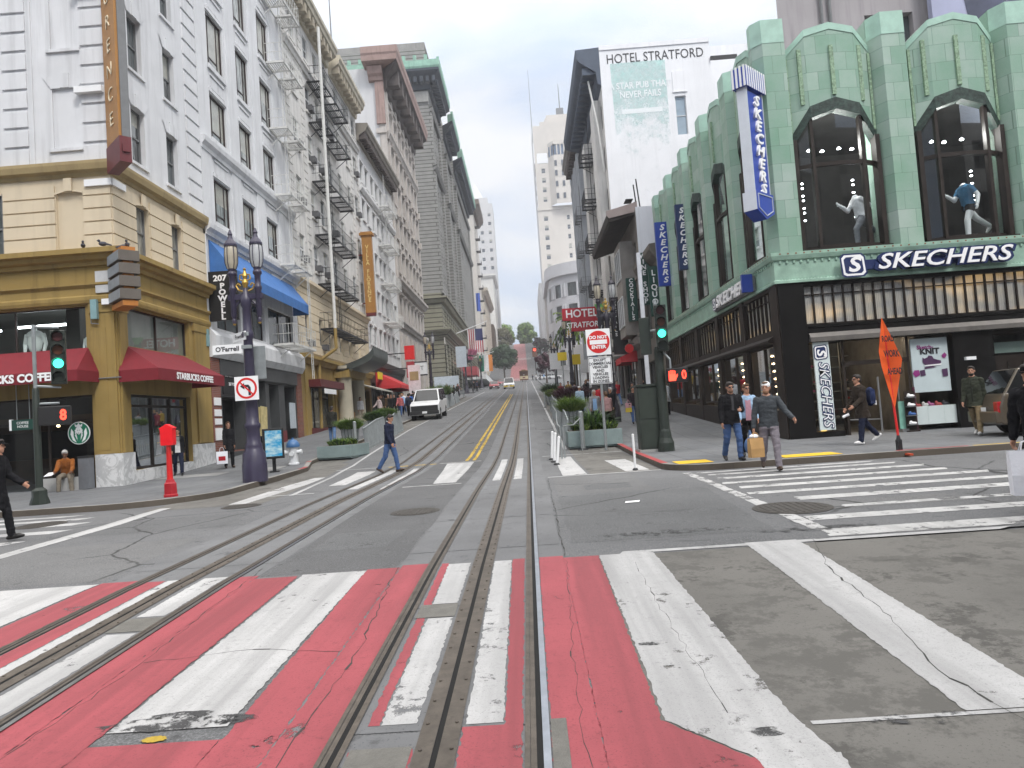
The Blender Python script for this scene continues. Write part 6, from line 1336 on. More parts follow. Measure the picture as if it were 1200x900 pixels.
b=FE.mb(); b.prof(48.4,60,[(-.2,15.0),(1.7,14.5),(1.8,14.6),(1.85,14.9),(1.85,15.1),(-.2,15.8)]); part('roof_eave',b,M('dark_eave',(.03,.024,.022),.8,.3,1.2),W2)
b=FE.mb(); b.prof(48.32,48.5,[(-.2,15.1),(1.75,14.75),(1.9,15.),(1.9,15.25),(-.2,15.75)]); part('eave_end',b,M('pink_trim',(.30,.25,.24),.8,.1,2.),W2)
b=FE.mb().tube([(59.6,.5,14.6),(59.4,.5,3)],.1,6); part('downpipe',b,WHIRON,W2)
b=FE.mb().box(48.6,49.6,.0,.5,16.,16.05) ; 
for u in (49,50.2): b.tube([(u,-.5,15.4),(u-.3,-.3,17.4)],.05,5)
part('roof_bracket',b,DKSTEEL,W2)
S1=thing('hotel_corner_building','tall white hotel building with a painted side wall and a dark slate cornice','building',(XR,60,2.7))
SW1=Fac('S',60); b=SW1.mb(); ops=[(14.1,15.0,24.5,27.8),(13.9,14.95,27.95,30.0)][:1]; b.wall(XR,17.3,2,32.3,ops,.3); b.box(XR,17.3,-.3,.08,32.2,32.6); 
b.box(14.0,15.1,0,.06,28.2,29.9) ; b.box(13.95,15.15,0,.1,28.1,28.2); part('side_wall',b,M('bright_white_wall',(.76,.77,.79),.8,.05,.4,streak=.12),S1)
window(S1,SW1,14.55,24.5,.9,3.3,'sash',M('sky_pane',(.30,.38,.45),.1,.1,2.),FRW,-.2)
b=MB(lambda u,d,z:(u,63.5-d,z)); b.wall(17.31,40,2,33.6,[],.3); b.quad((17.3,3.5,2),(17.3,0,2),(17.3,0,32),(17.3,3.5,32)); part('rear_wall',b,M('bright_white_wall',(0,0,0)),S1)
b=SW1.mb().box(17.3,19.5,.0,.2,30.6,30.9); part('dark_bracket',b,DKSTEEL,S1)
b=SW1.mb(); b.quad((8.95,.012,26.5),(13.5,.012,26.5),(13.5,.012,31.),(8.9,.012,31.)); b.quad((9.0,.010,18.),(13.5,.010,18.),(13.5,.010,26.5),(8.95,.010,26.5))
def _mural():
    m,nt,bs,_=_nt('faded_mural'); v=mapv(nt); o=nt.nodes['Material Output']; n=noi(nt,v,.9,9,.75); sp=nt.nodes.new('ShaderNodeSeparateXYZ'); L(nt,v,sp.inputs[0])
    mr=nt.nodes.new('ShaderNodeMapRange'); L(nt,sp.outputs[2],mr.inputs[0]); mr.inputs[1].default_value=20.; mr.inputs[2].default_value=26.5
    ad=N(nt,'ShaderNodeMath',operation='MULTIPLY_ADD'); L(nt,mr.outputs[0],ad.inputs[0]); ad.inputs[1].default_value=.36; L(nt,n,ad.inputs[2])
    L(nt,mixc(nt,ramp(nt,noi(nt,v,2.5,7),.3,.7),(.42,.66,.63),(.60,.74,.73)),bs.inputs['Base Color']); bs.inputs['Roughness'].default_value=.85
    t=nt.nodes.new('ShaderNodeBsdfTransparent'); mx=nt.nodes.new('ShaderNodeMixShader'); L(nt,ramp(nt,ad.outputs[0],.58,1.02),mx.inputs[0]); L(nt,t.outputs[0],mx.inputs[1]); L(nt,bs.outputs[0],mx.inputs[2]); L(nt,mx.outputs[0],o.inputs[0]); return m
mu=part('painted_mural',b,_mural(),S1)
FAD=M('faded_white_letter',(.74,.78,.79),.8,.05,2.); text('A STAR PUB THAT\nNEVER FAILS',.78,FAD,mu,(3.2,-.02,25.9),0,ext=.002,off=.02,sx=.80)
b=SW1.mb().box(9.6,13.,.0,.014,26.6,27.); part('painted_band',b,FAD,S1)
q=text('HOTEL STRATFORD',1.15,M('painted_black',(.06,.06,.065),.8,.3,4.),S1,(4.65,-.02,31.35-2.7),0,ext=.004); fit(q,8.1)
b=FE.mb(); opsN=[(u-.55,u+.55,z,z+2.) for u in (61.6,64.,66.6,71.,74.,76.6) for z in (8.,11.6,15.2,18.8,22.4,26.)]; b.wall(60,78.5,-1,31.5,opsN,.3)
for u in (62.8,72.6):
    b.box(u-1.3,u+1.3,0,.7,9.5,28.6)
for z in (7.2,): b.prof(60,78.5,[(0,z),(.4,z+.2),(.4,z+.6),(0,z+.7)])
part('street_wall',b,WHITE2,S1)
for a,c,z0,z1 in opsN: window(S1,FE,(a+c)/2,z0,c-a,z1-z0,'sash',random.choice([G1,G2]),FRG,-.2)
b=FE.mb(); b.prof(60,78.5,[(0,29.2),(.3,29.4),(.4,30.4),(1.7,31.3),(1.9,31.6),(2.,32.4),(0,32.5)],e0=0,e1=1); dentils(b,60.2,78,.35,1.5,30.3,30.9,.5,.7); part('cornice',b,NAVYC,S1)
for i,z in enumerate((8.9,13.2,17.6,21.9,26.2)): fire_escape(S1,FE,67.6,71.2,z,1.35,DKSTEEL,4.,nb=14)
b=FE.mb().tube([(60.8,1.0,30.),(60.6,.5,26),(60.6,.2,22.)],.09,6); part('downpipe',b,WHIRON,S1)
b=FE.mb(); og=[(60.6,65.6,3.,6.2),(66.4,71.6,3.,6.2),(72.4,78,3.2,6.2)]
for a,c,z0,z1 in og: pass
b.box(60,78.5,-.1,.12,2,7.2); part('shopfront',b,M('dark_shopfront2',(.06,.055,.055),.6,.2,1.),S1)
for a,c,z0,z1 in og: glazing(S1,FE,a,c,z0,z1,4,FRG,G1,.14,.08)
S2=thing('banded_building','blue grey banded building with a ribbed cornice, just uphill of the tall white hotel','building',(XR,78.5,3.8))
b=FE.mb(); opsN=[(u-.5,u+.5,z,z+2.) for u in (80,82.4,84.8,87.2,89.6,92) for z in (9.,13,17,21,25,29)]; b.wall(78.5,95,0,35,opsN,.3)
for u in (81.2,83.6,86,88.4,90.8,93.2): b.box(u-.3,u+.3,0,.5,8,32)
part('street_wall',b,M('blue_grey_wall',(.42,.44,.47),.85,.1,.7,streak=.3),S2)
for a,c,z0,z1 in opsN: window(S2,FE,(a+c)/2,z0,c-a,z1-z0,'sash',G1,FRG,-.2)
bigcornice(S2,FE,78.5,95,32.4,1.25,2.6,M('ribbed_cornice',(.20,.19,.18),.85,.2,1.),DARKC,.35,e0=1,e1=1)
for z in (12.,16,20,24): fire_escape(S2,FE,80.6,84.4,z,1.1,FRG,3.8,nb=10)
b=MB(lambda u,d,z:(u,78.5-d,z)); b.wall(XR,24,2,35,[],.2); part('side_wall',b,OFFW,S2); b=FE.mb(); b.box(78.6,95,-14,-.02,34.4,35).box(78.5,95,-.1,.14,2,8); b.quad((95,0,2),(95,-14,2),(95,-14,35),(95,0,35)); part('shopfront',b,M('dark_shopfront2',(0,0,0)),S2)
# blade signs over the right sidewalk
def vblade(label,u,z0,z1,w,d0,mat,txt,size,lm=TXW,sx=1.,shear=0,lines=1.,F=FE,off=.012,y=0):
    t=thing('blade_sign',label,'sign',(XR,u,z0)); MB().box(-d0-w,-d0,-.12,.12,0,z1-z0).build('sign_panel',mat,t); b=MB()
    for k in (.25,.75): b.box(-d0,0,-.03,.03,(z1-z0)*k,(z1-z0)*k+.06)
    b.build('bracket',DKSTEEL,t); text('\n'.join(txt),size,lm,t,(-d0-w/2,-.13,(z1-z0)/2+y),0,ext=.006,off=off,sx=sx,shear=shear,lines=lines); return t
vblade('dark green blade sign with white letters COCKTAILS, next to the WINE SHOP sign',50.,7.9,10.9,.66,.05,SIGNG,'COCKTAILS',.37,lines=.88,sx=1.)
vblade('dark green blade sign with white letters WINE SHOP, next to the green COCKTAILS sign',44.,8.1,11.3,.72,.1,SIGNG,'WINE SHOP',.40,lines=.86,sx=1.05)
vblade('dark green blade sign with white letters LIQUOR beside the blue banner sign',41.8,7.1,10.,.55,.05,SIGNG,'LIQUOR',.44,lines=.95)
vblade('bright blue shoe shop banner sign with white slanted letters on the green building',38.2,8.2,11.6,.68,.03,BLUE,'SKECHERS',.42,lines=.95,sx=1.2,shear=.25)
vblade('dark navy banner sign with white letters in the green bay beyond the blue banner',34.,8.2,11.3,.5,.0,M('navy_reflection',(.02,.04,.12),.5,.1,3.),'SKECHERS',.36,lines=.98,sx=1.15,shear=.25)  # solid panel added where the bay glass only mirrors the blue banner
vblade('black blade sign with white letters COCKTAILS, beyond the green one',58.5,7.6,11.,.7,.2,SIGNK,'COCKTAILS',.36,lines=.95)
t=thing('lounge_sign','black vertical neon style sign with pale strokes under a green bowl','sign',(XR,61,7.)); MB().box(-1.7,-1.2,-.1,.1,0,3.6).build('sign_panel',SIGNK,t); b=MB(); b.tube([(-1.62,-.12,.3),(-1.5,-.12,2.4)],.03,4).tube([(-1.35,-.12,.4),(-1.5,-.12,.6),(-1.5,-.12,1.1),(-1.35,-.12,1.2)],.03,4).tube([(-1.5,-.12,1.7),(-1.4,-.12,2.1)],.03,4); b.build('neon_stroke',SIGNW,t); MB().prism([(-1.9,3.9),(-1.0,3.9),(-1.3,3.3),(-1.6,3.3)],'y',-.14,.14).build('bowl',M('lime_green',(.15,.45,.12),.5,.1,3.),t); MB().box(-1.2,0,-.03,.03,2,2.06).build('bracket',DKSTEEL,t)
t=thing('hotel_sign','red projecting sign reading HOTEL STRATFORD behind the DO NOT ENTER sign','sign',(XR,62.,8.85))
MB().box(-4.6,-1.3,-.2,.2,.95,2.0).build('upper_panel',M('hotel_red',(.42,.015,.03),.5,.08,3.),t); MB().box(-3.9,-1.3,-.2,.2,.0,.95).build('lower_panel',M('hotel_red',(.42,.015,.03)),t); MB().box(-1.3,0,-.05,.05,1.5,1.6).build('bracket',DKSTEEL,t)
text('HOTEL',.92,TXW,t,(-2.95,-.21,1.48),0,ext=.01,off=.02,sx=.95); text('STRATFORD',.66,TXW,t,(-2.75,-.21,.50),0,ext=.01,off=.012,shear=.15,sx=.86)
t=thing('red_canopy_sign','small bright red fabric canopy over a doorway behind the perforated post','awning',(XR,52,5.2)); MB().add([(0,0,.9),(0,3,.9),(-1.2,3,.45),(-1.2,0,.45),(0,0,.0),(0,3,0),(-1.2,3,0),(-1.2,0,0)],[(0,1,2,3),(3,2,6,7),(0,3,7,4),(1,5,6,2)]).build('canvas',M('bright_red_canvas',(.52,.02,.03),.6,.08,3.),t); MB().box(-1.2,0,-.03,0,.0,.04).build('frame',DKSTEEL,t)
t=thing('round_red_sign','small round red sign hanging by the red canopy','sign',(XR,49.5,6.)); o=MB().lathe([(.3,-.05),(.3,.05)],16).build('disc',REDP,t); o.location=(-.9,0,0); o.rotation_euler=(R(90),0,0); MB().box(-.9,0,-.02,.02,.3,.35).build('bracket',DKSTEEL,t)
t=thing('pale_porch','pale flat porch canopy on two square posts by the hotel doorway','porch',(XR,57.5,2.6)); MB().box(-1.6,0,-1.6,1.6,3.4,3.75).build('canopy',WHIRON,t)
for y in (-1.3,1.3): MB().box(-1.45,-1.2,y-.12,y+.12,0,3.4).build('post',WHIRON,t)

for i,(u,z0,z1,w,c,l) in enumerate(((54.,6.0,7.2,1.1,M('sign_black2',(.02,.02,.022),.5),'black box sign with no lettering, past the red canopy'),(65.,7.4,9.8,.8,M('sign_cream',(.5,.46,.36),.5),'cream blade sign uphill of the red HOTEL sign'),(69.,5.6,6.8,1.3,M('sign_red2',(.35,.03,.04),.5),'small red box sign uphill of the cream blade sign'),(74.,6.8,9.,.8,M('sign_blue2',(.05,.10,.25),.5),'small blue blade sign uphill of the red box sign'),(84.,6.5,8.,1.4,SIGNW,'white box sign on the banded building'))):
    t=thing('blade_sign',l,'sign',(XR,u,z0)); MB().box(-.3-w,-.3,-.14,.14,0,z1-z0).build('sign_panel',c,t); MB().box(-.3,0,-.03,.03,(z1-z0)*.6,(z1-z0)*.6+.06).build('bracket',DKSTEEL,t)
# ------------------------------------------------------------ street furniture
LANT=M('lantern_glass',(.42,.38,.30),.3,.12,5.); LANTG=M('lantern_glass_grey',(.40,.41,.42),.3,.12,5.)
def lamp(x,y,label,iron,s=1.,fine=True,rz=0):
    z=sz(y); t=thing('street_lamp',label,'street lamp',(x,y,z),rz,'twin lantern street lamps')
    b=MB(); n=12
    b.lathe([(.35,0),(.35,.5),(.33,.56),(.32,.8),(.25,.92),(.24,1.0),(.24,1.06),(.20,1.12),(.19,1.5),(.225,1.56),(.225,1.64),(.18,1.70),(.165,2.3),(.19,2.36),(.19,2.44),(.15,2.5)],n); b.build('base',iron,t,smooth=True)
    b=MB(); b.lathe([(.15,2.48),(.13,4.1),(.16,4.16),(.16,4.3),(.125,4.38),(.115,5.0),(.16,5.1),(.16,5.3),(.10,5.4),(.06,5.6)],n); b.build('pole',iron,t,smooth=True)
    b=MB(); b.box(-.5,.5,-.06,.06,5.26,5.42); b.tube([(-.37,0,5.0),(-.12,0,5.3)],.04,6).tube([(.37,0,5.0),(.12,0,5.3)],.04,6); b.build('crossarm',iron,t)
    for sx in (-.37,.37):
        b=MB(); b.lathe([(.0,4.55),(.05,4.58),(.07,4.66),(.04,4.72),(.085,4.8),(.09,5.5),(.11,5.55),(.11,5.62),(.085,5.66),(.09,5.95),(.13,6.0),(.13,6.05),(.10,6.1),(.12,6.2)],10,(sx,0,0)); st=b.build('upright',iron,t,smooth=True)
        MB().lathe([(.0,4.52),(.045,4.55),(.05,4.62),(.03,4.66)],8,(sx,0,0)).build('finial',GOLD,st)
        b=MB(); b.lathe([(.12,6.18),(.17,6.35),(.18,6.6),(.165,6.8),(.14,6.86)],12,(sx,0,0)); la=b.build('lantern',LANT if sx<0 else LANTG,t,smooth=True)
        b=MB(); b.lathe([(.185,6.84),(.185,6.9),(.13,7.0),(.08,7.06),(.05,7.16),(.07,7.2),(.02,7.34)],12,(sx,0,0))
        for k in range(6): a=PI*k/3+.3; P=[(r*math.cos(a)+sx,r*math.sin(a),zz) for r,zz in ((.125,6.18),(.177,6.35),(.187,6.6),(.17,6.82))]; b.tube(P,.012,4)
        b.build('lantern_cap',iron,la,smooth=False)
    b=MB(); b.lathe([(.03,5.4),(.05,5.6),(.10,5.75),(.05,5.85),(.08,5.95),(.03,6.1),(.05,6.16),(.0,6.2)],8)
    for s_ in (-1,1):
        b.tube([(s_*.05,0,5.5),(s_*.2,0,5.55),(s_*.27,0,5.68),(s_*.2,0,5.74),(s_*.14,0,5.66)],.025,5); b.tube([(s_*.04,0,5.8),(s_*.16,0,5.86),(s_*.14,0,5.98),(s_*.06,0,6.0)],.022,5)
    b.build('gold_crest',GOLD,t)
    if s!=1: t.scale=(s,s,s)
    return t
l0=lamp(-7.94,20.7,'purple twin lantern street lamp with a gold crest and a no turn sign',PURPLE)
DKP=M('dark_lamp_iron',(.035,.032,.045),.45,.2,4.)
for x,y,l in ((4.2,36,'dark twin lantern street lamp behind the DO NOT ENTER sign'),(-9.2,70,'dark twin lantern street lamp by the pale banner sign'),(-9.3,112,'twin lantern street lamp with pink flower baskets before the grey hotel'),(3.9,62,'dark twin lantern street lamp under the red HOTEL sign'),(3.8,92,'small far twin lantern street lamp uphill of the palm tree'),(-9.3,150,'small far twin lantern street lamp in front of the grey hotel')):
    dup(l0,None,(x,y,sz(y)),0,l)
for o in [o for o in bpy.data.objects if o.get('category')=='street lamp' and o is not l0]:
    for c in o.children_recursive:
        for s in c.material_slots:
            if s.material==PURPLE: s.link='OBJECT'; s.material=DKP
# plates on the near lamp
t=thing('street_sign','white street name sign reading O FARRELL on the purple lamp','sign',(-7.94,20.55,sz(20.6)+3.7)); MB().box(-.98,-.12,-.02,.02,.0,.27).build('plate',SIGNW,t); text("O'Farrell",.19,TXD,t,(-.55,-.026,.135),0,ext=.002,off=.004); MB().box(-.14,.14,-.03,.06,.12,.22).build('clamp',STEEL,t)
t=thing('street_sign','white street name sign seen nearly edge on, just above the O FARRELL sign','sign',(-7.94,20.52,sz(20.6)+4.08),-45); MB().box(-.85,0,-.02,.02,0,.25).build('plate',SIGNW,t); text('Powell',.19,TXD,t,(-.42,-.026,.125),0,ext=.002); MB().box(-.04,.14,-.03,.03,.1,.2).build('clamp',STEEL,t)
t=thing('traffic_sign','square white no turn sign with a red ring, on the purple lamp','sign',(-7.94,20.4,sz(20.6)+2.33)); MB().box(-.34,.34,-.01,.01,0,.68).build('plate',SIGNW,t)
b=MB(); n=32
for i in range(n):
    a,c=2*PI*i/n,2*PI*(i+1)/n
    for r0,r1 in ((.24,.30),): b.add([(r0*math.cos(a),r0*math.sin(a),0),(r1*math.cos(a),r1*math.sin(a),0),(r1*math.cos(c),r1*math.sin(c),0),(r0*math.cos(c),r0*math.sin(c),0)],[(0,1,2,3)],0)
flatp(b,[(-.19,.16),(-.16,.19),(.19,-.16),(.16,-.19)],.006,0); flatp(b,[(.05,-.20),(.12,-.20),(.12,.02),(.06,.10),(-.06,.10),(-.06,.16),(-.18,.06),(-.06,-.03),(-.06,.03),(.03,.03),(.05,0)],.003,1)
q=b.build('symbol',[REDP,TXD],t); q.rotation_euler=(R(90),0,0); q.location=(0,-.013,.34)
t=thing('plain_sign','grey back of a sign plate behind the purple lamp post','sign',(-7.94,20.85,sz(20.6)+2.95)); MB().box(-.22,.42,0,.02,0,.95).build('plate',STEEL,t); MB().box(-.1,.1,-.1,0,.4,.5).build('clamp',STEEL,t)
# fire alarm box, hydrant, news/ad box
t=thing('fire_alarm_box','bright red fire alarm box on a red pedestal outside the coffee shop','fire alarm',(-8.8,17.5,sz(17.5))); t.scale=(.95,.95,.84)
MB().lathe([(.19,0),(.19,.06),(.17,.08),(.16,.38),(.13,.42),(.10,.5)],6).build('pedestal',M('alarm_dark_red',(.34,.012,.02),.4,.1,4.),t); MB().lathe([(.075,.48),(.06,1.45),(.08,1.5)],12).build('post',REDP,t,smooth=True)
b=MB(); b.prism([(-.15,1.48),(.15,1.48),(.16,1.54),(.16,1.94),(.19,1.98),(0,2.10),(-.19,1.98),(-.16,1.94),(-.16,1.54)],'y',-.10,.10); bx=b.build('alarm_housing',M('alarm_red',(.78,.012,.02),.35,.05,4.),t,bevel=.012); MB().box(-.11,.11,-.108,-.098,1.6,1.9).build('door',M('alarm_red',(0,0,0)),bx)
t=thing('fire_hydrant','white fire hydrant with a blue domed cap beside the red painted kerb','hydrant',(-8.75,26.6,sz(26.6)))
HW=M('hydrant_white',(.62,.64,.66),.45,.06,6.,dirt=.3)
MB().lathe([(.20,0),(.20,.05),(.17,.07),(.165,.55),(.19,.6),(.19,.64),(.17,.66)],14).build('barrel',HW,t,smooth=True); MB().lathe([(.24,.64),(.25,.70),(.22,.80),(.13,.90),(.05,.93),(.05,.98),(0,.99)],14).build('cap',M('hydrant_blue',(.05,.13,.28),.4,.1,4.),t,smooth=True)
for s in (-1,1):
    o=MB().cone((s*.14,-.03,.46),(s*.29,-.03,.46),.075,n=10).cone((s*.27,-.03,.46),(s*.33,-.03,.46),.09,.08,8).build('outlet',HW,t,smooth=True)
MB().cone((0,-.14,.40),(0,-.24,.40),.09,n=10).build('outlet',HW,t,smooth=True)
t=thing('poster_stand','black street stand with a light blue poster under glass beside the purple lamp','stand',(-8.55,24.0,sz(24)),22)
MB().cone((0,0,0),(0,0,.55),.06,n=8).box(-.15,.15,-.12,.12,0,.04).build('post',DKSTEEL,t); MB().box(-.33,.33,-.22,.22,.45,1.45).build('case',SIGNK,t,bevel=.02)
def _post():
    m,nt,bs,_=_nt('blue_poster'); v=mapv(nt,(2.5,1,5)); L(nt,mixc(nt,ramp(nt,noi(nt,v,1.5,6),.4,.62),(.03,.30,.55),(.45,.62,.66)),bs.inputs['Base Color']); bs.inputs['Roughness'].default_value=.25; return m
MB().box(-.26,.26,-.232,-.221,.53,1.38).build('poster',_post(),t)
# traffic lights
AMB=M('dull_amber',(.10,.03,.01),.4,.1,5.); DRED=M('dull_red_lens',(.06,.008,.008),.4,.1,5.); GRN=E_('green_signal',(.05,1.,.62),2.6); REDS=E_('red_signal',(1.,.06,.03),2.2)
def signal_head(t,x,z,y=-.22):
    b=MB(); b.box(x-.17,x+.17,y,y+.28,z,z+1.36); h=b.build('signal_head',SIGNK if 0 else DKGREEN,t,bevel=.02)
    for k,(mm,nm) in enumerate(((DKGREEN,'blank_lens'),(GRN,'green_lens'),(AMB,'amber_lens'),(DRED,'red_lens'))):
        zz=z+.17+.34*k; l=MB().cone((0,0,0),(0,-.02,0),.115,n=20); o=l.build(nm,mm,h); o.location=(x,y-.001,zz)
        b=MB(); n=14
        for i in range(n):
            a,c=R(-35+250*i/n),R(-35+250*(i+1)/n); f=lambda a,yy,r:(x+r*math.cos(a),yy,zz+r*math.sin(a))
            b.add([f(a,y,.15),f(c,y,.15),f(c,y-.17,.15),f(a,y-.17,.15),f(a,y,.135),f(c,y,.135),f(c,y-.17,.135),f(a,y-.17,.135)],[(0,1,2,3),(7,6,5,4),(3,2,6,7)])
        b.build('visor',DKGREEN,h)
    return h
t=thing('traffic_light','traffic light with a lit green lamp on a dark pole before the coffee shop','traffic light',(-12.3,17.9,sz(17.9)),30,'traffic lights')
MB().lathe([(.22,0),(.22,.05),(.17,.2),(.17,.34),(.09,.42)],8).lathe([(.085,.4),(.08,2.85),(.06,2.9)],12).build('pole',DKGREEN,t,smooth=True); MB().cone((.0,0,2.85),(0,0,4.5),.045,n=8).build('upper_pole',STEEL,t)
for P_ in ([(0,0,4.45),(.55,-.05,4.42)],[(0,0,2.95),(.55,-.05,2.9)],[(0,0,2.5),(.5,-.05,2.5)]): MB().tube(P_,.03,6).build('bracket_arm',STEEL,t)
signal_head(t,.52,2.98)
b=MB(); b.box(.05,.75,-.25,.05,1.95,2.42); h=b.build('pedestrian_signal',SIGNK,t,bevel=.02); text('8',.36,REDS,h,(.58,-.256,2.18),0,ext=.003,off=.012,name='countdown_digit',sx=.8)
t=thing('traffic_light','traffic light with a lit green lamp and a red hand signal on a thick pole','traffic light',(3.98,21.6,sz(21.6)),-8,'traffic lights')
MB().lathe([(.24,0),(.24,.25),(.19,.4),(.165,.6),(.145,.66),(.14,3.0),(.11,3.1)],10).build('pole',DKGREEN,t,smooth=False); MB().cone((0,0,3.0),(0,0,4.5),.05,n=8).build('upper_pole',STEEL,t)
for P_ in ([(0,0,4.4),(.02,-.2,4.35)],[(0,0,3.1),(.3,-.1,2.7),(.3,-.1,2.4)],[(0,0,3.6),(-.35,.0,3.6)]): MB().tube(P_,.03,6).build('bracket_arm',STEEL,t)
signal_head(t,.12,2.95,-.32)
b=MB(); b.box(-.52,-.2,-.1,.2,2.9,4.0); b.build('side_signal',DKGREEN,t,bevel=.02)
b=MB(); b.box(.16,.78,-.30,-.02,2.0,2.42); h=b.build('pedestrian_signal',SIGNK,t,bevel=.02); text('0',.36,REDS,h,(.66,-.306,2.2),0,ext=.003,off=.008,name='countdown_digit',sx=.75)
b=MB(); b.box(.24,.44,0,.01,.06,.26)
for i in range(4): b.box(.245+.052*i,.28+.052*i,0,.01,.24,.38-.02*abs(i-1.5))
b.add([(.44,0,.1),(.5,0,.2),(.5,0,.26),(.44,0,.2),(.44,.01,.1),(.5,.01,.2),(.5,.01,.26),(.44,.01,.2)],[(0,1,2,3),(4,7,6,5)]); q=b.build('hand_symbol',REDS,h); q.location=(-.02,-.312,1.99)
t=thing('control_cabinet','dark green signal control cabinet at the foot of the traffic light with the red hand','cabinet',(3.62,22.0,sz(22))); MB().box(-.36,.32,-.3,.3,.05,1.95).build('body',DKGREEN,t,bevel=.02); MB().box(-.4,.36,-.34,.34,1.95,2.02).build('top',DKGREEN,t); MB().box(-.4,.36,-.34,.34,0,.08).build('base',CONC,t); MB().box(-.30,.26,-.315,-.3,.15,.95).box(-.30,.26,-.315,-.3,1.0,1.9).build('door',M('cabinet_door',(.028,.038,.03),.45,.15,4.),t)
t=thing('perforated_post','pale perforated steel post standing beside the control cabinet','post',(3.85,23.1,sz(23.1))); b=MB(); b.box(-.06,.06,-.06,.06,0,6.25); b.build('post',M('pale_post',(.46,.48,.52),.5,.1,3.),t); MB().box(-.25,.25,-.1,.1,0,.1).cone((-.18,-.1,.12),(-.18,-.1,.3),.12,.1,8).build('foot',WHIRON,t)
# do not enter sign
t=thing('traffic_sign','DO NOT ENTER sign over a white text plate on a thin post','sign',(2.58,25.2,gz(25.2)-.12))
MB().cone((0,0,0),(0,0,4.35),.05,n=8).build('post',STEEL,t); MB().box(-.42,.42,-.07,-.05,3.42,4.33).build('plate',SIGNW,t,bevel=.006)
o=MB().cone((0,0,0),(0,-.006,0),.39,n=36).build('red_disc',REDP,t); o.location=(0,-.071,3.88)
MB().box(-.30,.30,-.085,-.078,3.80,3.95).build('white_bar',TXW,t); text('DO NOT',.155,TXW,t,(0,-.082,4.04),0,ext=.003,off=.007,sx=1.0); text('ENTER',.165,TXW,t,(0,-.082,3.70),0,ext=.003,off=.007)
pl=MB().box(-.40,.40,-.07,-.05,2.42,3.36).build('text_plate',SIGNW,t,bevel=.006); b=MB(); 
for a in ((-.38,.38,2.44,2.455),(-.38,.38,3.325,3.34),(-.38,-.365,2.44,3.34),(.365,.38,2.44,3.34)): b.box(a[0],a[1],-.074,-.07,a[2],a[3])
b.build('border',TXD,pl); text('EXCEPT\nCOMMERCIAL\nVEHICLES\nAND\nVEHICLES\nLOADING\nIN ZONES',.125,TXD,pl,(0,-.075,2.88),0,ext=.002,off=.003,lines=.98)
# bollards and bent rails at the right kerb
def post(x,y,label,h,r,mat,lean=0,group='slim posts along the roadway'):
    t=thing('delineator_post',label,'post',(x,y,gz(y)),0,group); MB().cone((0,0,0),(0,0,h),r,n=10).ell((0,0,h),(r,r,r*.5),10,4).build('post',mat,t,smooth=True); MB().lathe([(r*2.4,0),(r*2.2,.03),(r*1.3,.06)],10).build('foot',DKSTEEL,t); t.rotation_euler.y=R(lean); return t
WPO=M('white_plastic',(.74,.75,.76),.5,.04,5.)
post(2.45,17.5,'slim white post alone at the edge of the far crosswalk by the red painted kerb',.86,.03,WPO)
post(1.85,26.0,'thick grey steel bollard beside the bent white guard rail',1.35,.085,STEEL,0)
post(-7.3,30.2,'thin grey steel bollard by the low planter behind the crossing man',1.35,.07,STEEL)
post(1.32,57.,'small pale post by the purple bush far up the roadway',1.2,.06,STEEL)
for x,y,le,l in ((.70,20.9,8,'white post leaning hardest, at the crosswalk end of the white guard rail'),(.66,22.0,6,'white leaning post, middle of the three by the white guard rail'),(.62,22.9,5,'white post leaning least, last of the three by the white guard rail')): post(x,y,l,(.80+.08*(y>21)),.042,WPO,le)
# white tubular guard rails
def guard(P,label,h=1.0):
    t=thing('guard_rail',label,'guard rail',(P[0][0],P[0][1],gz(P[0][1])),0,'guard rails beside the planters'); x0,y0,z0=t.location; b=MB(); b.tube([(x-x0,y-y0,gz(y)+hh-z0) for x,y,hh in P],.022,6); b.build('rail',STEEL,t); [MB().cone((x-x0,y-y0,gz(y)-z0),(x-x0,y-y0,gz(y)+hh-z0),.022,n=6).build('support',STEEL,t) for x,y,hh in P[::2]]
guard([(.95,23.,1.0),(.95,25,1.02),(1.05,28,1.0),(1.25,33,1.02),(1.3,40,1.0)],'white tubular guard rail running straight up the road edge before the grassy bush')
guard([(1.05,23.2,1.02),(1.45,24.2,1.0),(1.8,25.8,1.15)],'bent white guard rail curling round behind the thick grey bollard')
# orange diamond vinyl sign
t=thing('roadwork_sign','tall folded orange diamond road work sign on a red mast at the kerb','road work sign',(8.25,16.55,gz(16.5)+.02))
b=MB(); b.box(-1.15,1.0,-.04,.04,.02,.06).box(-.04,.04,-.5,.5,.02,.06); b.build('foot_bar',M('foot_orange',(.45,.06,.02),.6,.15,3.),t); MB().box(-.05,.05,-.05,.05,.0,.35).cone((0,0,.3),(0,0,.45),.06,.03,8).build('spring_base',DKSTEEL,t); MB().tube([(0,0,.4),(-.05,0,1.4),(-.10,.02,2.95)],.028,8).build('mast',REDP,t)
b=MB(); P=[(-.06,.05,1.15),(.15,-.02,2.1),(-.12,.02,3.05),(-.36,.06,2.3),(-.06,-.03,2.1)]
V=[(-.03,-.03,1.05),(.20,-.1,2.15),(-.13,-.02,3.12),(-.30,-.1,2.35),(-.28,-.12,2.02),(-.16,-.07,1.55),(.13,-.06,1.75),(.05,-.06,2.62),(-.03,.02,2.1)]
b.add([V[0],V[6],V[1],V[7],V[2],V[3],V[4],V[5],V[8]],[(0,1,8),(1,2,8),(2,3,8),(3,4,8),(4,5,8),(5,6,8),(6,7,8),(7,0,8)]); bk=MB()
b.add([(x,y+.012,z) for x,y,z in b.v],[tuple(reversed(f)) for f in b.f]); b.build('vinyl_diamond',ORG,t)
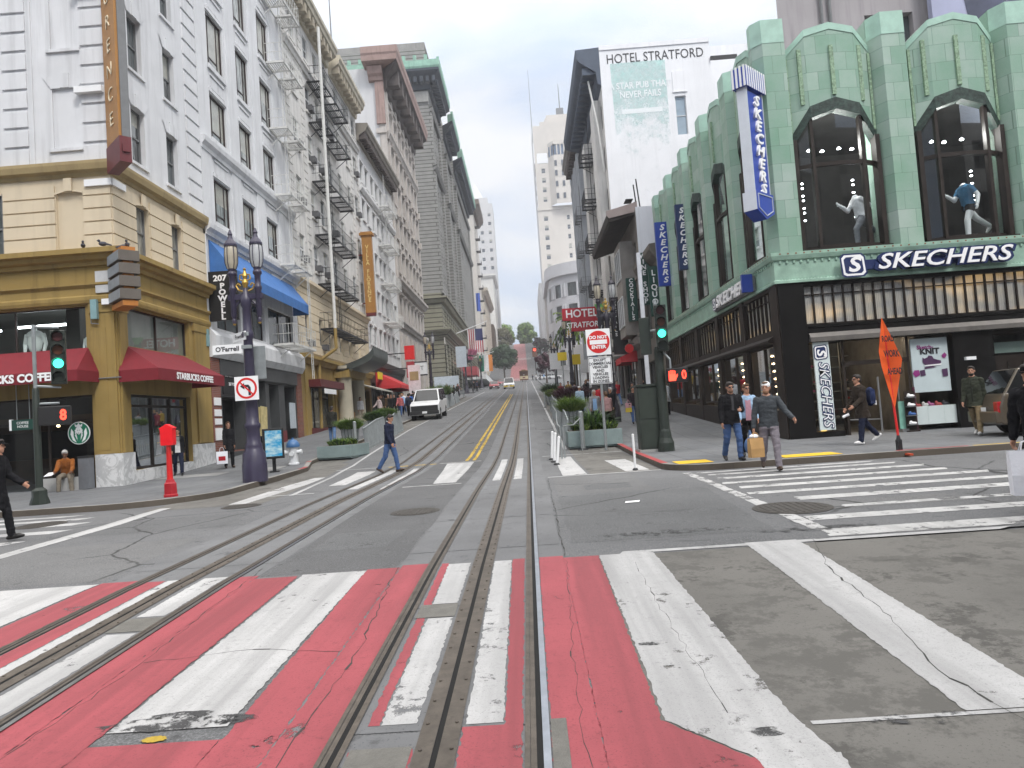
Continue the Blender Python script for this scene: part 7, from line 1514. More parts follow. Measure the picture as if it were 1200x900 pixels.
for i,(w,x,z,s) in enumerate((('ROAD',-.12,2.62,.19),('WORK',-.07,2.28,.21),('AHEAD',-.03,1.88,.20))): text(w,s,TXD,t,(x+.02,-.155,z),0,ext=.002,off=.006,sx=.5,shear=-.1)
# planters and barriers
def tufts(b,cx,cy,z,rx,ry,h,n,mats,spread=.6,w=.014):
    for i in range(n):
        a=random.uniform(0,2*PI); r=math.sqrt(random.random()); x=cx+rx*r*math.cos(a); y=cy+ry*r*math.sin(a); hh=h*random.uniform(.55,1.1)*(1-.25*r); ln=spread*random.uniform(.2,1.)*(.35+r); dx,dy=math.cos(a)*ln*hh,math.sin(a)*ln*hh; pa=random.uniform(0,PI); wx,wy=w*math.cos(pa),w*math.sin(pa)
        m=random.choice(mats); P0=(x,y,z);P1=(x+dx*.4,y+dy*.4,z+hh*.65);P2=(x+dx,y+dy,z+hh*(1-.15*ln))
        b.add([(P0[0]-wx,P0[1]-wy,P0[2]),(P0[0]+wx,P0[1]+wy,P0[2]),(P1[0]+wx,P1[1]+wy,P1[2]),(P1[0]-wx,P1[1]-wy,P1[2]),P2],[(0,1,2,3),(3,2,4)],m)
LEAFM=[LEAF,LEAFB,LEAFD]
GALV=M('weathered_aluminium',(.33,.36,.37),.5,.15,2.5,metal=.35,dirt=.3); TEALP=M('grey_green_planter',(.20,.26,.26),.55,.12,2.,dirt=.25)
def low_planter(x0,x1,y0,y1,h,label,rz=0,ml=(0,1,2)):
    cx,cy=(x0+x1)/2,(y0+y1)/2; t=thing('low_planter',label,'planter',(cx,cy,gz(cy)),rz); a,c=(x1-x0)/2,(y1-y0)/2; b=MB(); b.box(-a,a,-c,c,.06,h); b.box(-a*.96,a*.96,-c*.94,c*.94,0,.06); b.build('box',TEALP,t,bevel=.015); b=MB(); b.quad((-a*.95,-c*.93,h+.004),(a*.95,-c*.93,h+.004),(a*.95,c*.93,h+.004),(-a*.95,c*.93,h+.004)); b.build('soil',BARK,t)
    pl_='leafy green plants filling the '+label
    b=MB(); n=int(6+a*c*10)
    for i in range(n): tufts(b,random.uniform(-a*.8,a*.8),random.uniform(-c*.7,c*.7),0,.12,.12,random.uniform(.22,.4),70,ml,1.1,.022)
    tag(b.build('low_shrub',LEAFM,loc=(cx,cy,gz(cy)+h),rz=rz),pl_,'plant'); return t
low_planter(-8.25,-6.85,28.2,30.2,.52,'low planter box by the thin bollard behind the crossing man',-8)
low_planter(1.35,3.3,26.2,27.8,.62,'low planter box behind the DO NOT ENTER post',0)
b=MB(); tufts(b,0,0,0,.25,.25,.95,200,[2,0],1.1,.03); tufts(b,.5,.2,0,.2,.2,.7,140,[2],1.2,.03); tag(b.build('spiky_plant',LEAFM,loc=(2.3,27.1,gz(27)+.6)),'dark spiky plant standing up behind the DO NOT ENTER post','plant')
def tub(x,y,label,h=1.05,w=.6,ph=.75,mats=(0,1,1),glabel='',rp=None):
    t=thing('tapered_planter',label,'planter',(x,y,gz(y)),random.uniform(-6,6),'tapered planter tubs along the street'); b=MB(); a,c=w*.33,w*.5; P=[(-a,-a,0),(a,-a,0),(a,a,0),(-a,a,0),(-c,-c,h),(c,-c,h),(c,c,h),(-c,c,h)]
    b.add(P,[(0,1,5,4),(1,2,6,5),(2,3,7,6),(3,0,4,7),(0,3,2,1)]); b.add([(q[0]*.94,q[1]*.94,h-.06) for q in P[4:]],[(0,1,2,3)]); b.build('tub',GALV,t)
    b=MB()
    for k in range(5): u=-1+.5*k; b.add([(u*a,-a-.012,.02),(u*a+.02,-a-.012,.02),(u*c+.02,-c-.012,h),(u*c,-c-.012,h),(u*a,-a,.02),(u*c,-c,h)],[(0,1,2,3),(0,3,5,4)]); b.add([(a+.012,u*a,.02),(a+.012,u*a+.02,.02),(c+.012,u*c+.02,h),(c+.012,u*c,h)],[(0,1,2,3)])
    b.build('rib',DKSTEEL,t)
    b=MB(); tufts(b,0,0,0,.3,.3,ph*.85,1100,mats,1.35,.010); tufts(b,0,0,0,.4,.4,ph*.62,900,mats,1.9,.011); tag(b.build('grassy_bush',rp or LEAFM,loc=(x,y,gz(y)+h-.05)),glabel,'plant','grassy bushes in the planter tubs'); return t
def barrier(x,y0,y1,label,h0=.55,h1=1.1,side=1,dx=0):
    "slatted aluminium barrier panel whose top edge climbs along its length"
    t=thing('slatted_barrier',label,'barrier',(x,y0,gz(y0)),0,'slatted aluminium barriers beside the roadway'); zz=lambda y:gz(y)-gz(y0); b=MB(); n=int((y1-y0)/.17); th=.05
    for i in range(n+1):
        u=i/n; y=(y1-y0)*u; xx=dx*u; hh=h0+(h1-h0)*min(1,u*1.6) ; le=.16*side*(hh/h1); z=zz(y0+y)
        b.add([(xx-.02,y-.033,z),(xx+.02,y-.033,z),(xx+.02,y+.033,z),(xx-.02,y+.033,z),(xx+le-.02,y-.033,z+hh),(xx+le+.02,y-.033,z+hh),(xx+le+.02,y+.033,z+hh),(xx+le-.02,y+.033,z+hh)],[(0,1,5,4),(1,2,6,5),(2,3,7,6),(3,0,4,7),(4,5,6,7)])
    b.build('slat',GALV,t); r=MB(); Pt=[]
    for i in range(n+1):
        u=i/n; y=(y1-y0)*u; hh=h0+(h1-h0)*min(1,u*1.6); Pt.append((dx*u+.16*side*(hh/h1),y,zz(y0+y)+hh))
    r.tube(Pt,.035,5); r.tube([(dx*i/4+.03*side,(y1-y0)*i/4,zz(y0+(y1-y0)*i/4)+.12) for i in range(5)],.03,5); r.build('top_rail',GALV,t); return t
yy=31.2; i=0
LB=['first','second','third','fourth','fifth','sixth','seventh']
for (y0,y1,x,dx) in ((31.6,36.6,-7.15,-.05),(37.2,42.2,-7.25,-.1),(58,63.5,-7.4,-.1),(64.5,70,-7.5,-.1),(71,76.5,-7.6,-.1),(77.5,83,-7.7,-.1)):
    barrier(x,y0,y1,LB[i]+' slatted barrier of the row leading uphill past the white van',.95 if i!=1 else .8,1.15,-1,dx); i+=1
i=0
for (x,y,l,g) in ((-7.75,31.2,'tapered tub just behind the crossing man','bushy green grass in the tub just behind the crossing man'),(-7.9,37.0,'tapered tub second behind the crossing man','round green bush in the second tub beyond the crossing man'),(-8.0,40.5,'tapered tub third behind the crossing man, mostly hidden by slats','darker green bush in the third tub beyond the crossing man'),(-8.2,64,'tapered tub behind the white van, nearer one','tall green bush just behind the white van'),(-8.2,71,'tapered tub behind the white van, farther one','green bush two places behind the white van')):
    tub(x,y,l,1.05 if y<60 else 1.2,.62 if y<60 else 1.2,.7 if y<60 else 1.6,(0,1,0) if i!=1 else (0,2,0),g); i+=1
i=0
for (y0,y1,x,dx) in ((28.2,33.,1.35,.05),(33.6,38.6,1.42,.05),(40,45.5,1.5,0),(47,53,1.55,0)):
    barrier(x,y0,y1,LB[i]+' slatted barrier of the row below the green shop sidewalk',.95,1.1,1,dx); i+=1
for (x,y,l,g,m_,ph) in ((1.95,33.2,'tapered tub under the big bright grassy bush','big bright green grassy bush behind the bent white guard rail',(0,1,1),1.05),(1.95,52,'tapered tub under the small yellow green bush','small yellow green bush uphill of the purple bush',(1,1,0),.9),(1.9,60,'tapered tub under the dark green bush beyond the purple one','dark green bush uphill of the small yellow green bush',(2,0,2),1.3)):
    tub(x,y,l,1.0,.75 if y<40 else 1.,ph,m_,g)
p=thing('purple_bush','purple leaved bush among the green bushes along the roadway','plant',(2.8,47,gz(47)+.6)); b=MB(); tufts(b,0,0,0,.7,.9,1.4,1200,[0],.8,.03); b.build('foliage',LEAFP,p); MB().box(-.8,.8,-1.,1.,-.6,.02).build('planter_box',TEALP,p)
for x,y,l in ((-8.9,115,'pink flower basket on the grey hotel lamp, on the roadway side'),(-9.75,115,'pink flower basket on the grey hotel lamp, on the building side'),(-9.2,123,'large pink flower basket on a dark pole by the grey hotel')):
    t=thing('flower_basket',l,'flower basket',(x,y,sz(y)+(5.2 if y<120 else 6.2)),0,'pink flower baskets'); b=MB(); tufts(b,0,0,0,.5 if y<120 else 1.,.5,.7 if y<120 else 1.3,260,[0],1.,.07); b.build('blossom',M('pink_blossom',(.55,.20,.30),.7,.25,8.),t); MB().ell((0,0,-.1),(.5,.5,.3),10,6).build('basket',DKGREEN,t)
    if y>120: MB().cone((0,0,-6.2),(0,0,-.2),.09,n=6).build('pole',DKSTEEL,t)
# far signs and signals up the street
def pole_sign(x,y,label,h,w,sh,mat,pm=STEEL,txt=None,kind='sign'):
    t=thing('pole_sign',label,'sign',(x,y,sz(y)),0,'signs on poles up the street'); MB().cone((0,0,0),(0,0,h),.05,n=6).build('pole',pm,t); MB().box(-w/2,w/2,-.07,-.04,h-sh,h).build('plate',mat,t); return t
pole_sign(-7.9,90,'pale blue grey sign back on a pole beyond the white van',6.5,1.3,2.6,M('pale_sign_back',(.50,.56,.62),.5,.08,3.))
pole_sign(3.6,70,'small bright yellow sign on a pole under the red HOTEL sign',4.4,.9,.8,M('yellow_sign',(0,0,0)))
pole_sign(3.3,80,'large white sign on a pole beside the small yellow sign',4.6,1.2,1.8,SIGNW)
pole_sign(4.9,66,'white sign on a pole under the palm tree',4.9,.9,1.6,SIGNW)
pole_sign(4.4,64,'deeper yellow sign on a pole just before the palm tree',4.0,.95,.9,M('yellow_sign',(0,0,0)))
t=thing('traffic_light','far traffic light showing red at the foot of the red hill road','traffic light',(3.2,226,sz(226)),0,'traffic lights'); MB().cone((0,0,0),(0,0,9),.15,n=6).build('pole',DKSTEEL,t); MB().box(-.8,.8,-.6,0,7.,10).build('signal_head',M('brown_signal',(.12,.05,.03),.6),t); o=MB().cone((0,-.62,9.2),(0,-.66,9.2),.42,n=14).build('red_lens',REDS,t)
t=thing('hoarding_board','low pale hoarding board in front of the grey hotel corner','hoarding',(-12.2,116,sz(113))); MB().box(-2.6,1.4,-.1,.1,.6,3.1).build('board',M('pale_board',(0,0,0)),t); MB().box(-2.5,-2.3,-.05,.05,0,.6).box(1.1,1.3,-.05,.05,0,.6).build('leg',STEEL,t)
b=MB(); o=thing('bus_shelter','red topped shelter in front of the grey hotel','shelter',(-10.3,135,sz(135))); MB().box(-1.2,1.4,-3,3,2.6,4.2).build('roof',M('faded_red_canvas',(0,0,0)),o); b=MB()
for x in (-1.1,1.3):
    for y in (-2.8,2.8): b.box(x-.06,x+.06,y-.06,y+.06,0,2.6)
b.build('post',DKSTEEL,o)
t=thing('litter_bin','grey steel bin against the marble base by the coffee shop door','bin',(-13.95,YS-.3,sz(22))); MB().box(-.16,.16,-.16,.16,.02,.98).build('body',M('bin_grey',(.19,.20,.22),.4,.1,4.,metal=.4),t,bevel=.01); MB().box(-.17,.17,-.17,.17,.98,1.05).build('lid',DKSTEEL,t)
t=thing('hanging_shop_sign','small green hanging sign with a white edge under the coffee shop awning','sign',(-15.6,YS-.7,2.5)); MB().box(-.35,.35,-.04,.04,0,.32).build('panel',SIGNG,t); MB().box(-.42,-.35,-.05,.05,0,.34).build('edge',SIGNW,t); text('COFFEE\nHOUSE',.11,TXW,t,(0,-.046,.16),0,ext=.002); MB().cone((-.2,0,.3),(-.2,0,1.5),.012,n=4).cone((.2,0,.3),(.2,0,1.5),.012,n=4).build('hanger',STEEL,t)
# ------------------------------------------------------------ the people in the street
C=cloth
JEAN=C('denim',(.055,.10,.22)); JEANL=C('denim_light',(.12,.20,.36)); NAVY=C('navy',(.014,.018,.038)); BLK=C('black',(.010,.010,.012)); CHAR=C('charcoal_sweater',(.055,.062,.07)); GRYP=C('grey_trouser',(.22,.20,.225)); OLIV=C('olive',(.035,.040,.028)); KHA=C('khaki',(.22,.17,.10)); RUSTJ=C('rust_jacket',(.25,.085,.02)); DNMJ=C('light_denim_jacket',(.28,.40,.55)); PINKS=C('dusty_pink',(.40,.22,.27)); DKBR=C('dark_brown',(.03,.023,.018)); WHC=C('white',(.62,.62,.63)); REDC=C('red',(.38,.02,.03)); BLUC=C('blue',(.04,.12,.40)); SKYC=C('sky_blue',(.22,.36,.58)); BEIG=C('beige',(.40,.33,.26)); GRYC=C('mid_grey',(.20,.20,.21)); MARC=C('maroon',(.16,.02,.03)); TEAC=C('teal',(.04,.22,.26)); PNKC=C('pink',(.52,.30,.34)); TANB=M('kraft_paper',(.42,.25,.10),.8,.1,5.,bmp=.2); BLKL=M('black_leather',(.014,.013,.013),.4,.2,6.); SNK=M('white_sneaker',(.6,.6,.6),.6,.08,8.); SHB=M('black_shoe',(.013,.012,.012),.4,.2,6.); SHBR=M('brown_shoe',(.05,.03,.02),.5,.2,6.); BLAG=M('blue_bag',(.07,.13,.26),.7,.15,5.); WBAG=M('white_plastic_bag',(.72,.73,.78),.45,.05,5.,bmp=.4,bs=9); SKIND=M('skin_dark',(.18,.085,.05),.55,.05,6.,spec=.35)
def glasses(o,child,hp,*a):
    b=MB(); b.ell(hp(.034,-.093,.02),(.030,.012,.020),10,6).ell(hp(-.034,-.093,.02),(.030,.012,.020),10,6); b.tube([hp(-.07,-.07,.03),hp(.07,-.07,.03)],.005,4); 
    for s in (-1,1): b.tube([hp(s*.066,-.085,.028),hp(s*.082,.02,.03)],.004,4)
    child('sunglasses',b,TXD)
def backcap(mat):
    def f(o,child,hp,*a):
        b=MB(); b.ell(hp(0,.012,.062),(.084,.102,.080),16,10); b.ell(hp(0,.125,.025),(.065,.055,.012),12,5); child('cap',b,mat)
    return f
def both(*fs):
    def f(*a):
        for q in fs: q(*a)
    return f
def beard(mat):
    def f(o,child,hp,*a):
        b=MB(); b.ell(hp(0,-.04,-.078),(.060,.058,.050),12,8); child('beard',b,mat)
    return f
def brimcap(mat):
    def f(o,child,hp,*a):
        b=MB(); b.ell(hp(0,.008,.062),(.084,.102,.078),16,10); b.ell(hp(0,-.12,.045),(.062,.06,.010),12,5); child('cap',b,mat)
    return f
def collar(mat):
    def f(o,child,hp,*a):
        b=MB(); b.lathe([(.085,-.03),(.075,.02),(.066,.05)],12,tuple(hp(0,.03,-.165))); child('collar',b,mat,True)
    return f
def coatfront(mat,zt=.45,zb=-.1,w=.05):
    "open front showing what is worn under a jacket"
    def f(o,child,hp,hands,drop,k):
        b=MB(); 
        P=[(-w,-.135,.93+zb),(w,-.135,.93+zb),(w*.9,-.150,1.1),(w*.8,-.15,1.28),(w*.9,-.128,.93+zt),(-w*.9,-.128,.93+zt),(-w*.8,-.15,1.28),(-w*.9,-.150,1.1)]
        b.add([(x,y-.012,z) for x,y,z in P]+[(x,y+.03,z) for x,y,z in P],[(0,1,2,7),(7,2,3,6),(6,3,4,5),(0,8,9,1),(1,9,10,2),(2,10,11,3),(3,11,12,4),(5,13,8,0)][:3]+[(0,8,9,1),(1,9,10,2),(2,10,11,3),(3,11,12,4),(4,12,13,5),(5,13,14,6),(6,14,15,7),(7,15,8,0)]); child('shirt_front',b,mat)
    return f
NEAR=.0095
# man crossing on the left
person('man in a navy jacket and jeans stepping over the tracks on the far crosswalk',-4.35,22.3,72,(NAVY,JEAN,SHBR),dict(legL=17,kneeL=8,legR=-13,kneeR=20,armL=-6,armR=8,elbL=18,elbR=20,nod=22,turn=0,sleeve=1.12,jacket=1.1),HAIRD,z=gz(22.3)+.01,voxel=NEAR,extra=collar(NAVY))
# woman in black at the left edge
def _moto(o,child,hp,hands,drop,k): pass
p=person('person in a long black coat and dark hat walking before the coffee shop',-9.25,12.35,95,(BLK,BLK,SHB),dict(H=1.72,fem=1,hem=-.42,flare=1.08,legL=14,kneeL=5,legR=-12,kneeR=14,armL=18,armR=-8,elbL=35,elbR=25,sleeve=1.2,lean=5),HAIRD,z=gz(12.35)+.01,voxel=NEAR,extra=brimcap(BLK))
t=thing('shoulder_bag','shiny black shoulder bag swinging behind the person in the long black coat','bag',(-9.18,12.05,gz(12.3)+.62)); b=MB(); b.ell((0,0,.16),(.17,.10,.17),14,10).box(-.14,.14,-.08,.08,.02,.24); b.build('bag_body',BLKL,t,smooth=True); MB().tube([(-.12,0,.25),(-.1,.04,.55),(-.06,.08,.78)],.014,5).build('strap',BLKL,t)
# seated man
person('seated man in a rust orange jacket reading papers beside the marble pillar',-14.55,YS-.30,22,(RUSTJ,C('stone_trouser',(.22,.19,.15)),SHB,SKIND),dict(sit=.40,H=1.72,lean=24,legL=78,kneeL=84,legR=84,kneeR=88,splay=9,armL=34,armR=38,elbL=38,elbR=34,nod=25,hem=-.12,sleeve=1.15,broad=1.05),HAIRG,z=sz(22.4)-.02,voxel=NEAR)
tag(MB().box(-.55,.9,-.13,.2,0,.40).build('low_ledge',M('pale_ledge',(.36,.36,.355),.7,.1,3.),loc=(-14.9,YS-.32,sz(22.3))),'pale low ledge under the seated man at the coffee shop window','ledge')
b=MB(); b.add([(-.16,-.02,0),(.12,-.06,.02),(.15,.14,.12),(-.13,.18,.10),(-.16,-.02,.012),(.12,-.06,.032),(.15,.14,.132),(-.13,.18,.112)],[(0,3,2,1),(4,5,6,7),(0,1,5,4),(1,2,6,5),(2,3,7,6),(3,0,4,7)]); tag(b.build('paper_sheets',TXW,loc=(-14.72,YS-.92,sz(22)+.50)),'white sheets of paper held on the knees of the seated man','paper')
# woman by the alarm box and woman behind the lamp
person('woman in a grey scarf and dark open jacket walking beside the red alarm box',-12.35,25.2,25,(BLK,NAVY,SHB),dict(WALKA,H=1.66,fem=1,sleeve=1.1),HAIRD,voxel=.012,extra=both(coatfront(C('grey_knit',(.22,.22,.21)),.50,.06,.085),coatfront(WHC,.08,-.08,.09)))
p=person('woman in black standing half behind the purple lamp with a white shopping bag',-11.3,27.0,35,(BLK,BLK,SHBR),dict(STAND,H=1.68,fem=1,hem=-.34,armR=8,elbR=12),HAIRB,1,voxel=.012)
paper_bag('shopping_bag','white shopping bag with a red print held by the woman behind the purple lamp','bag',Vector((-11.45,26.72,sz(27)+.80)),.40,.14,.46,WBAG,20)
MB().box(-.12,.12,-.078,-.072,.12,.28).build('bag_print',REDC,bpy.data.objects['shopping_bag'])
person('man seen from behind in a dark olive jacket and blue jeans beyond the hydrant',-9.5,34.8,175,(C('dark_olive',(.022,.022,.018)),JEANL,SHB),dict(STAND,H=1.76,hem=-.2,legL=8,legR=-6,armL=6,armR=-6,broad=1.1,sleeve=1.15),HAIRD,voxel=.013)
# the three on the right corner
p=person('man in a charcoal sweater and white backwards cap striding onto the crosswalk with bags',4.95,15.2,-12,(CHAR,GRYP,SHBR),dict(H=1.80,legL=8,kneeL=4,legR=-12,kneeR=30,armL=14,armR=-4,elbL=38,elbR=10,abdL=34,abdR=15,insL=-8,lean=4,turn=-20,broad=1.08,sleeve=1.08,curl=55),HAIRB,z=gz(15.2)+.01,voxel=NEAR,extra=both(backcap(TXW),beard(M('brown_stubble',(.22,.11,.06),.7,.1,20.)),collar(BLK)))
paper_bag('paper_bag','brown paper bag hanging from the hand of the man in the white cap','bag',Vector((4.62,15.12,gz(15.2)+.83)),.30,.16,.40,TANB,10,.12)
b=MB(); b.ell((0,0,.02),(.10,.05,.05),10,6); tag(b.build('tissue_paper',TXW,loc=(4.60,15.12,gz(15.2)+.72),smooth=True),'white tissue paper poking out of the brown paper bag','tissue')
p=person('man in a black zipped jacket, jeans and sunglasses beside the yellow kerb ramp',4.62,16.75,5,(BLK,JEAN,SHB),dict(H=1.76,legL=12,kneeL=14,legR=-10,kneeR=18,armL=10,armR=-4,elbL=80,elbR=20,insL=35,abdL=8,abdR=9,hem=-.14,broad=1.08,sleeve=1.15,nod=8),HAIRD,voxel=NEAR,extra=both(glasses,collar(BLK),coatfront(C('dark_grey_tee',(.05,.05,.055)),.50,.2,.03),beard(M('stubble',(.16,.09,.06),.7,.1,20.))))
p=person('woman in a light denim jacket, pink top and sunglasses behind two men',5.22,17.5,-5,(DNMJ,BLK,SHB),dict(H=1.70,fem=1,legL=8,legR=-8,kneeR=16,armL=6,armR=8,elbL=30,elbR=25,abdR=12,hem=-.04,sleeve=1.15,turn=18),HAIRB,voxel=NEAR,extra=both(glasses,coatfront(PINKS,.42,-.08,.075)))
t=thing('slouch_bag','slouchy blue bag held low between the two men by the yellow kerb ramp','bag',(4.98,16.6,sz(16.6)+.12)); b=MB(); b.ell((0,0,.2),(.17,.10,.21),14,10); b.cone((0,0,.36),(-.02,0,.56),.06,.02,8); b.build('bag_body',BLAG,t,smooth=True)
# right sidewalk by the shop
p=person('man in a dark coat and backpack walking past the shoe shop door',8.6,19.0,-82,(DKBR,NAVY,SNK),dict(H=1.78,hem=-.30,legL=14,kneeL=6,legR=-20,kneeR=24,armL=16,armR=12,elbL=40,elbR=30,lean=4,sleeve=1.15),HAIRD,voxel=NEAR,extra=both(glasses,collar(DKBR)))
t=thing('backpack','navy backpack with a pale patch on the man walking past the shop door','backpack',(8.84,19.02,sz(19)+1.02),-82); b=MB(); b.ell((0,.02,.20),(.16,.11,.25),14,10); b.box(-.13,.13,-.06,.08,.02,.38); b.build('bag_body',C('pack_navy',(.02,.03,.08)),t,smooth=True); MB().box(-.09,.09,.09,.125,-.02,.09).build('patch',TXW,t)
b=MB(); b.cone((0,0,0),(-.16,0,-.06),.035,n=8); tag(b.build('rolled_paper',TXW,loc=(8.22,18.9,sz(19)+.80)),'white rolled paper in the hand of the man with the backpack','paper')
p=person('bearded man in an olive jacket and khaki trousers walking away from the parked brown car',11.75,19.4,-50,(OLIV,KHA,SNK),dict(H=1.80,hem=-.22,legL=16,kneeL=6,legR=-15,kneeR=20,armL=-10,armR=8,elbL=10,elbR=14,abdL=5,abdR=5,fat=1.1,broad=1.04,sleeve=1.1,turn=10),HAIRD,voxel=NEAR,extra=both(beard(HAIRD),collar(OLIV),coatfront(C('olive_placket',(.022,.026,.018)),.46,-.16,.018)))
t=thing('white_bag','small white bag carried behind the bearded man in the olive jacket','bag',(12.18,19.1,sz(19)+.36)); b=MB(); b.ell((0,0,.1),(.16,.09,.11),12,8); b.build('bag_body',WBAG,t,smooth=True); MB().tube([(-.05,0,.18),(-.12,.06,.42),(-.2,.1,.6)],.02,5).build('strap',BLK,t)
p=person('person in a black jacket and cap carrying a big white plastic bag',6.16,8.95,-62,(BLK,BLK,SHB),dict(H=1.76,hem=-.22,legL=10,legR=-10,kneeR=14,armL=8,armR=-10,elbL=20,elbR=8,abdR=16,sleeve=1.2,fat=1.08,lean=8,nod=10,broad=1.1),HAIRD,z=gz(8.9)+.01,voxel=NEAR,extra=brimcap(BLK))
paper_bag('plastic_bag','large crumpled white plastic bag carried by the person in the black cap','bag',Vector((5.80,8.66,gz(8.6)+.92)),.42,.18,.52,WBAG,-20,.12)
MB().box(-.06,.06,-.112,-.104,.15,.34).build('bag_print',M('pale_red_print',(.5,.25,.28),.5),bpy.data.objects['plastic_bag'])
# pedestrians on the right sidewalk
def ped(label,x,y,rz,top,pan,pose=None,hair=HAIRD,long=0,side=1,ex=None,**kw):
    pz=dict(random.choice([WALKA,WALKB,STAND])); pz.update(sleeve=1.12,**kw); pz.update(pose or {})
    return person(label,x,y,rz,(top,pan,SHB),pz,hair,long,voxel=.02 if y<40 else .026,group='pedestrians on the right sidewalk' if side>0 else 'pedestrians on the left sidewalk',extra=ex)
ped('man in a dark puffy jacket and jeans with a small pink and yellow bag',4.9,33.9,0,C('dark_plum',(.025,.02,.025)),JEAN,dict(broad=1.1,armR=10,elbR=30))
t=thing('shopping_bag','small pink and yellow bag carried by the man in the dark puffy jacket','bag',(4.62,33.7,sz(34)+.66)); MB().box(-.14,.14,-.06,.06,0,.34).build('bag_body',PNKC,t); MB().box(-.14,.14,-.065,.065,-.08,.12).build('bag_foot',M('bag_yellow',(.6,.45,.04),.6),t); MB().tube([(-.08,0,.34),(0,0,.5),(.08,0,.34)],.012,4).build('handle',PNKC,t)
ped('woman in black raising an arm just behind the man in the puffy jacket',5.4,35.4,8,BLK,BLK,dict(armL=120,elbL=60,fem=1),HAIRB,0)
ped('man in a grey jacket over a bright blue shirt behind the leafy low planter',3.0,32.9,0,GRYC,NAVY,dict(hem=-.14,broad=1.05),HAIRG,ex=coatfront(SKYC,.42,-.1,.095))
ped('older white haired person in black beside the thin sign post',3.85,33.6,-50,BLK,DKBR,dict(hem=-.2),HAIRG)
ped('person in dull pink bending behind the leafy low planter',3.4,31.4,180,C('dull_rose',(.25,.15,.15)),DKBR,dict(lean=24,nod=20),HAIRB)
ped('blond woman in a grey top and light jeans seen from behind by the cabinet',5.85,34.6,178,C('warm_grey',(.22,.20,.18)),JEANL,dict(fem=1),HAIRY,1)
ped('person in a white shirt close to the blond woman by the cabinet',6.5,35.2,170,WHC,BLK,{},HAIRD)
ped('person in a red checked shirt and jeans beyond the thin sign post',6.1,49.5,20,REDC,JEANL)
ped('tall man in a dark green jumper behind the woman with the raised arm',5.9,41.,0,C('bottle_green',(.02,.03,.022)),KHA)
ped('person in a pale hat and light blue top behind the big grassy bush',2.9,40.5,0,C('pale_blue',(.30,.40,.50)),NAVY,{},HAIRD,ex=brimcap(TXW))
ped('person in a bright red jacket beside the dark lamp, seen from behind',4.1,41.5,178,REDC,NAVY)
ped('person in a dark red coat by the purple bush',2.6,56,0,MARC,BLK,dict(hem=-.3))
ped('person in a grey hooded top walking uphill past the purple bush',3.6,55,178,GRYC,NAVY)
ped('person in black facing downhill beyond the purple bush',4.6,57,0,BLK,BLK)
ped('blond person in navy under the red HOTEL sign',4.9,60,10,NAVY,BLK,dict(fem=1),HAIRY,1)
ped('person in mustard yellow by the lamp under the red HOTEL sign',3.3,58,0,C('mustard',(.35,.24,.04)),BLK)
ped('person in white below the palm tree',5.6,66,0,WHC,NAVY)
ped('person in a pale grey coat close to the green shop windows',7.3,38.3,-60,C('pale_grey_coat',(.42,.44,.46)),BLK,dict(hem=-.3),HAIRB)
# pedestrians on the left sidewalk
def pl(label,x,y,rz,top,pan,pose=None,hair=HAIRD,long=0,**kw): return ped(label,x,y,rz,top,pan,pose,hair,long,-1,**kw)
pl('woman in a pale top with a tan bag by the round entrance column',-12.2,52.6,20,WHC,BEIG,dict(fem=1),HAIRD,1)
t=thing('tan_bag','square tan shopping bag beside the woman at the entrance column','bag',(-12.95+.05,52.3,sz(52)+.02)); MB().box(-.32,.32,-.14,.14,0,.75).build('bag_body',M('tan_leather',(.38,.20,.07),.6,.1,4.),t); MB().tube([(-.15,0,.75),(0,0,1.0),(.15,0,.75)],.02,4).build('handle',TANB,t)
pl('woman in a pale pink cardigan at the edge of the crowd under the red awning',-11.,53.5,-40,C('pale_pink',(.55,.45,.45)),BLK,dict(fem=1,armR=30),HAIRB)
pl('man in black at the front of the crowd before the white van',-10.3,54.5,10,BLK,BLK,dict(broad=1.1),HAIRB)
pl('man in a brown jacket behind the man with the teal scarf',-10.9,56.5,0,C('brown_jacket',(.10,.06,.03)),NAVY,dict(broad=1.1),HAIRG)
pl('person in a bright blue jacket seen from behind in the crowd by the white van',-9.3,57.,175,BLUC,NAVY,dict(broad=1.15),HAIRD)
pl('person in a sky blue top with blond hair in the crowd by the red awning',-10.1,58.,15,SKYC,NAVY,{},HAIRY,1)
pl('person in a red and white top in the crowd by the red awning',-9.8,55.6,-10,C('red_pattern',(.42,.12,.12),.5),JEAN,{},HAIRD)
pl('tall man in maroon beside the white van mirror',-8.9,58.5,0,MARC,BLK,dict(H=1.86,broad=1.1),HAIRD)
pl('person in a yellow cap and green top beside the white van',-8.75,60,0,C('grass_green',(.10,.16,.04)),BLK,{},HAIRY,ex=brimcap(M('cap_yellow',(.6,.45,.03),.6)))
pl('person in white at the back of the crowd by the red awning',-10.5,61,0,WHC,JEAN,{},HAIRD)
pl('person in grey at the back of the crowd by the red awning',-9.6,62.5,0,GRYC,BLK,{},HAIRB)
pl('person in dark navy walking away at the back of the crowd by the red awning',-11.2,63,178,NAVY,BLK)
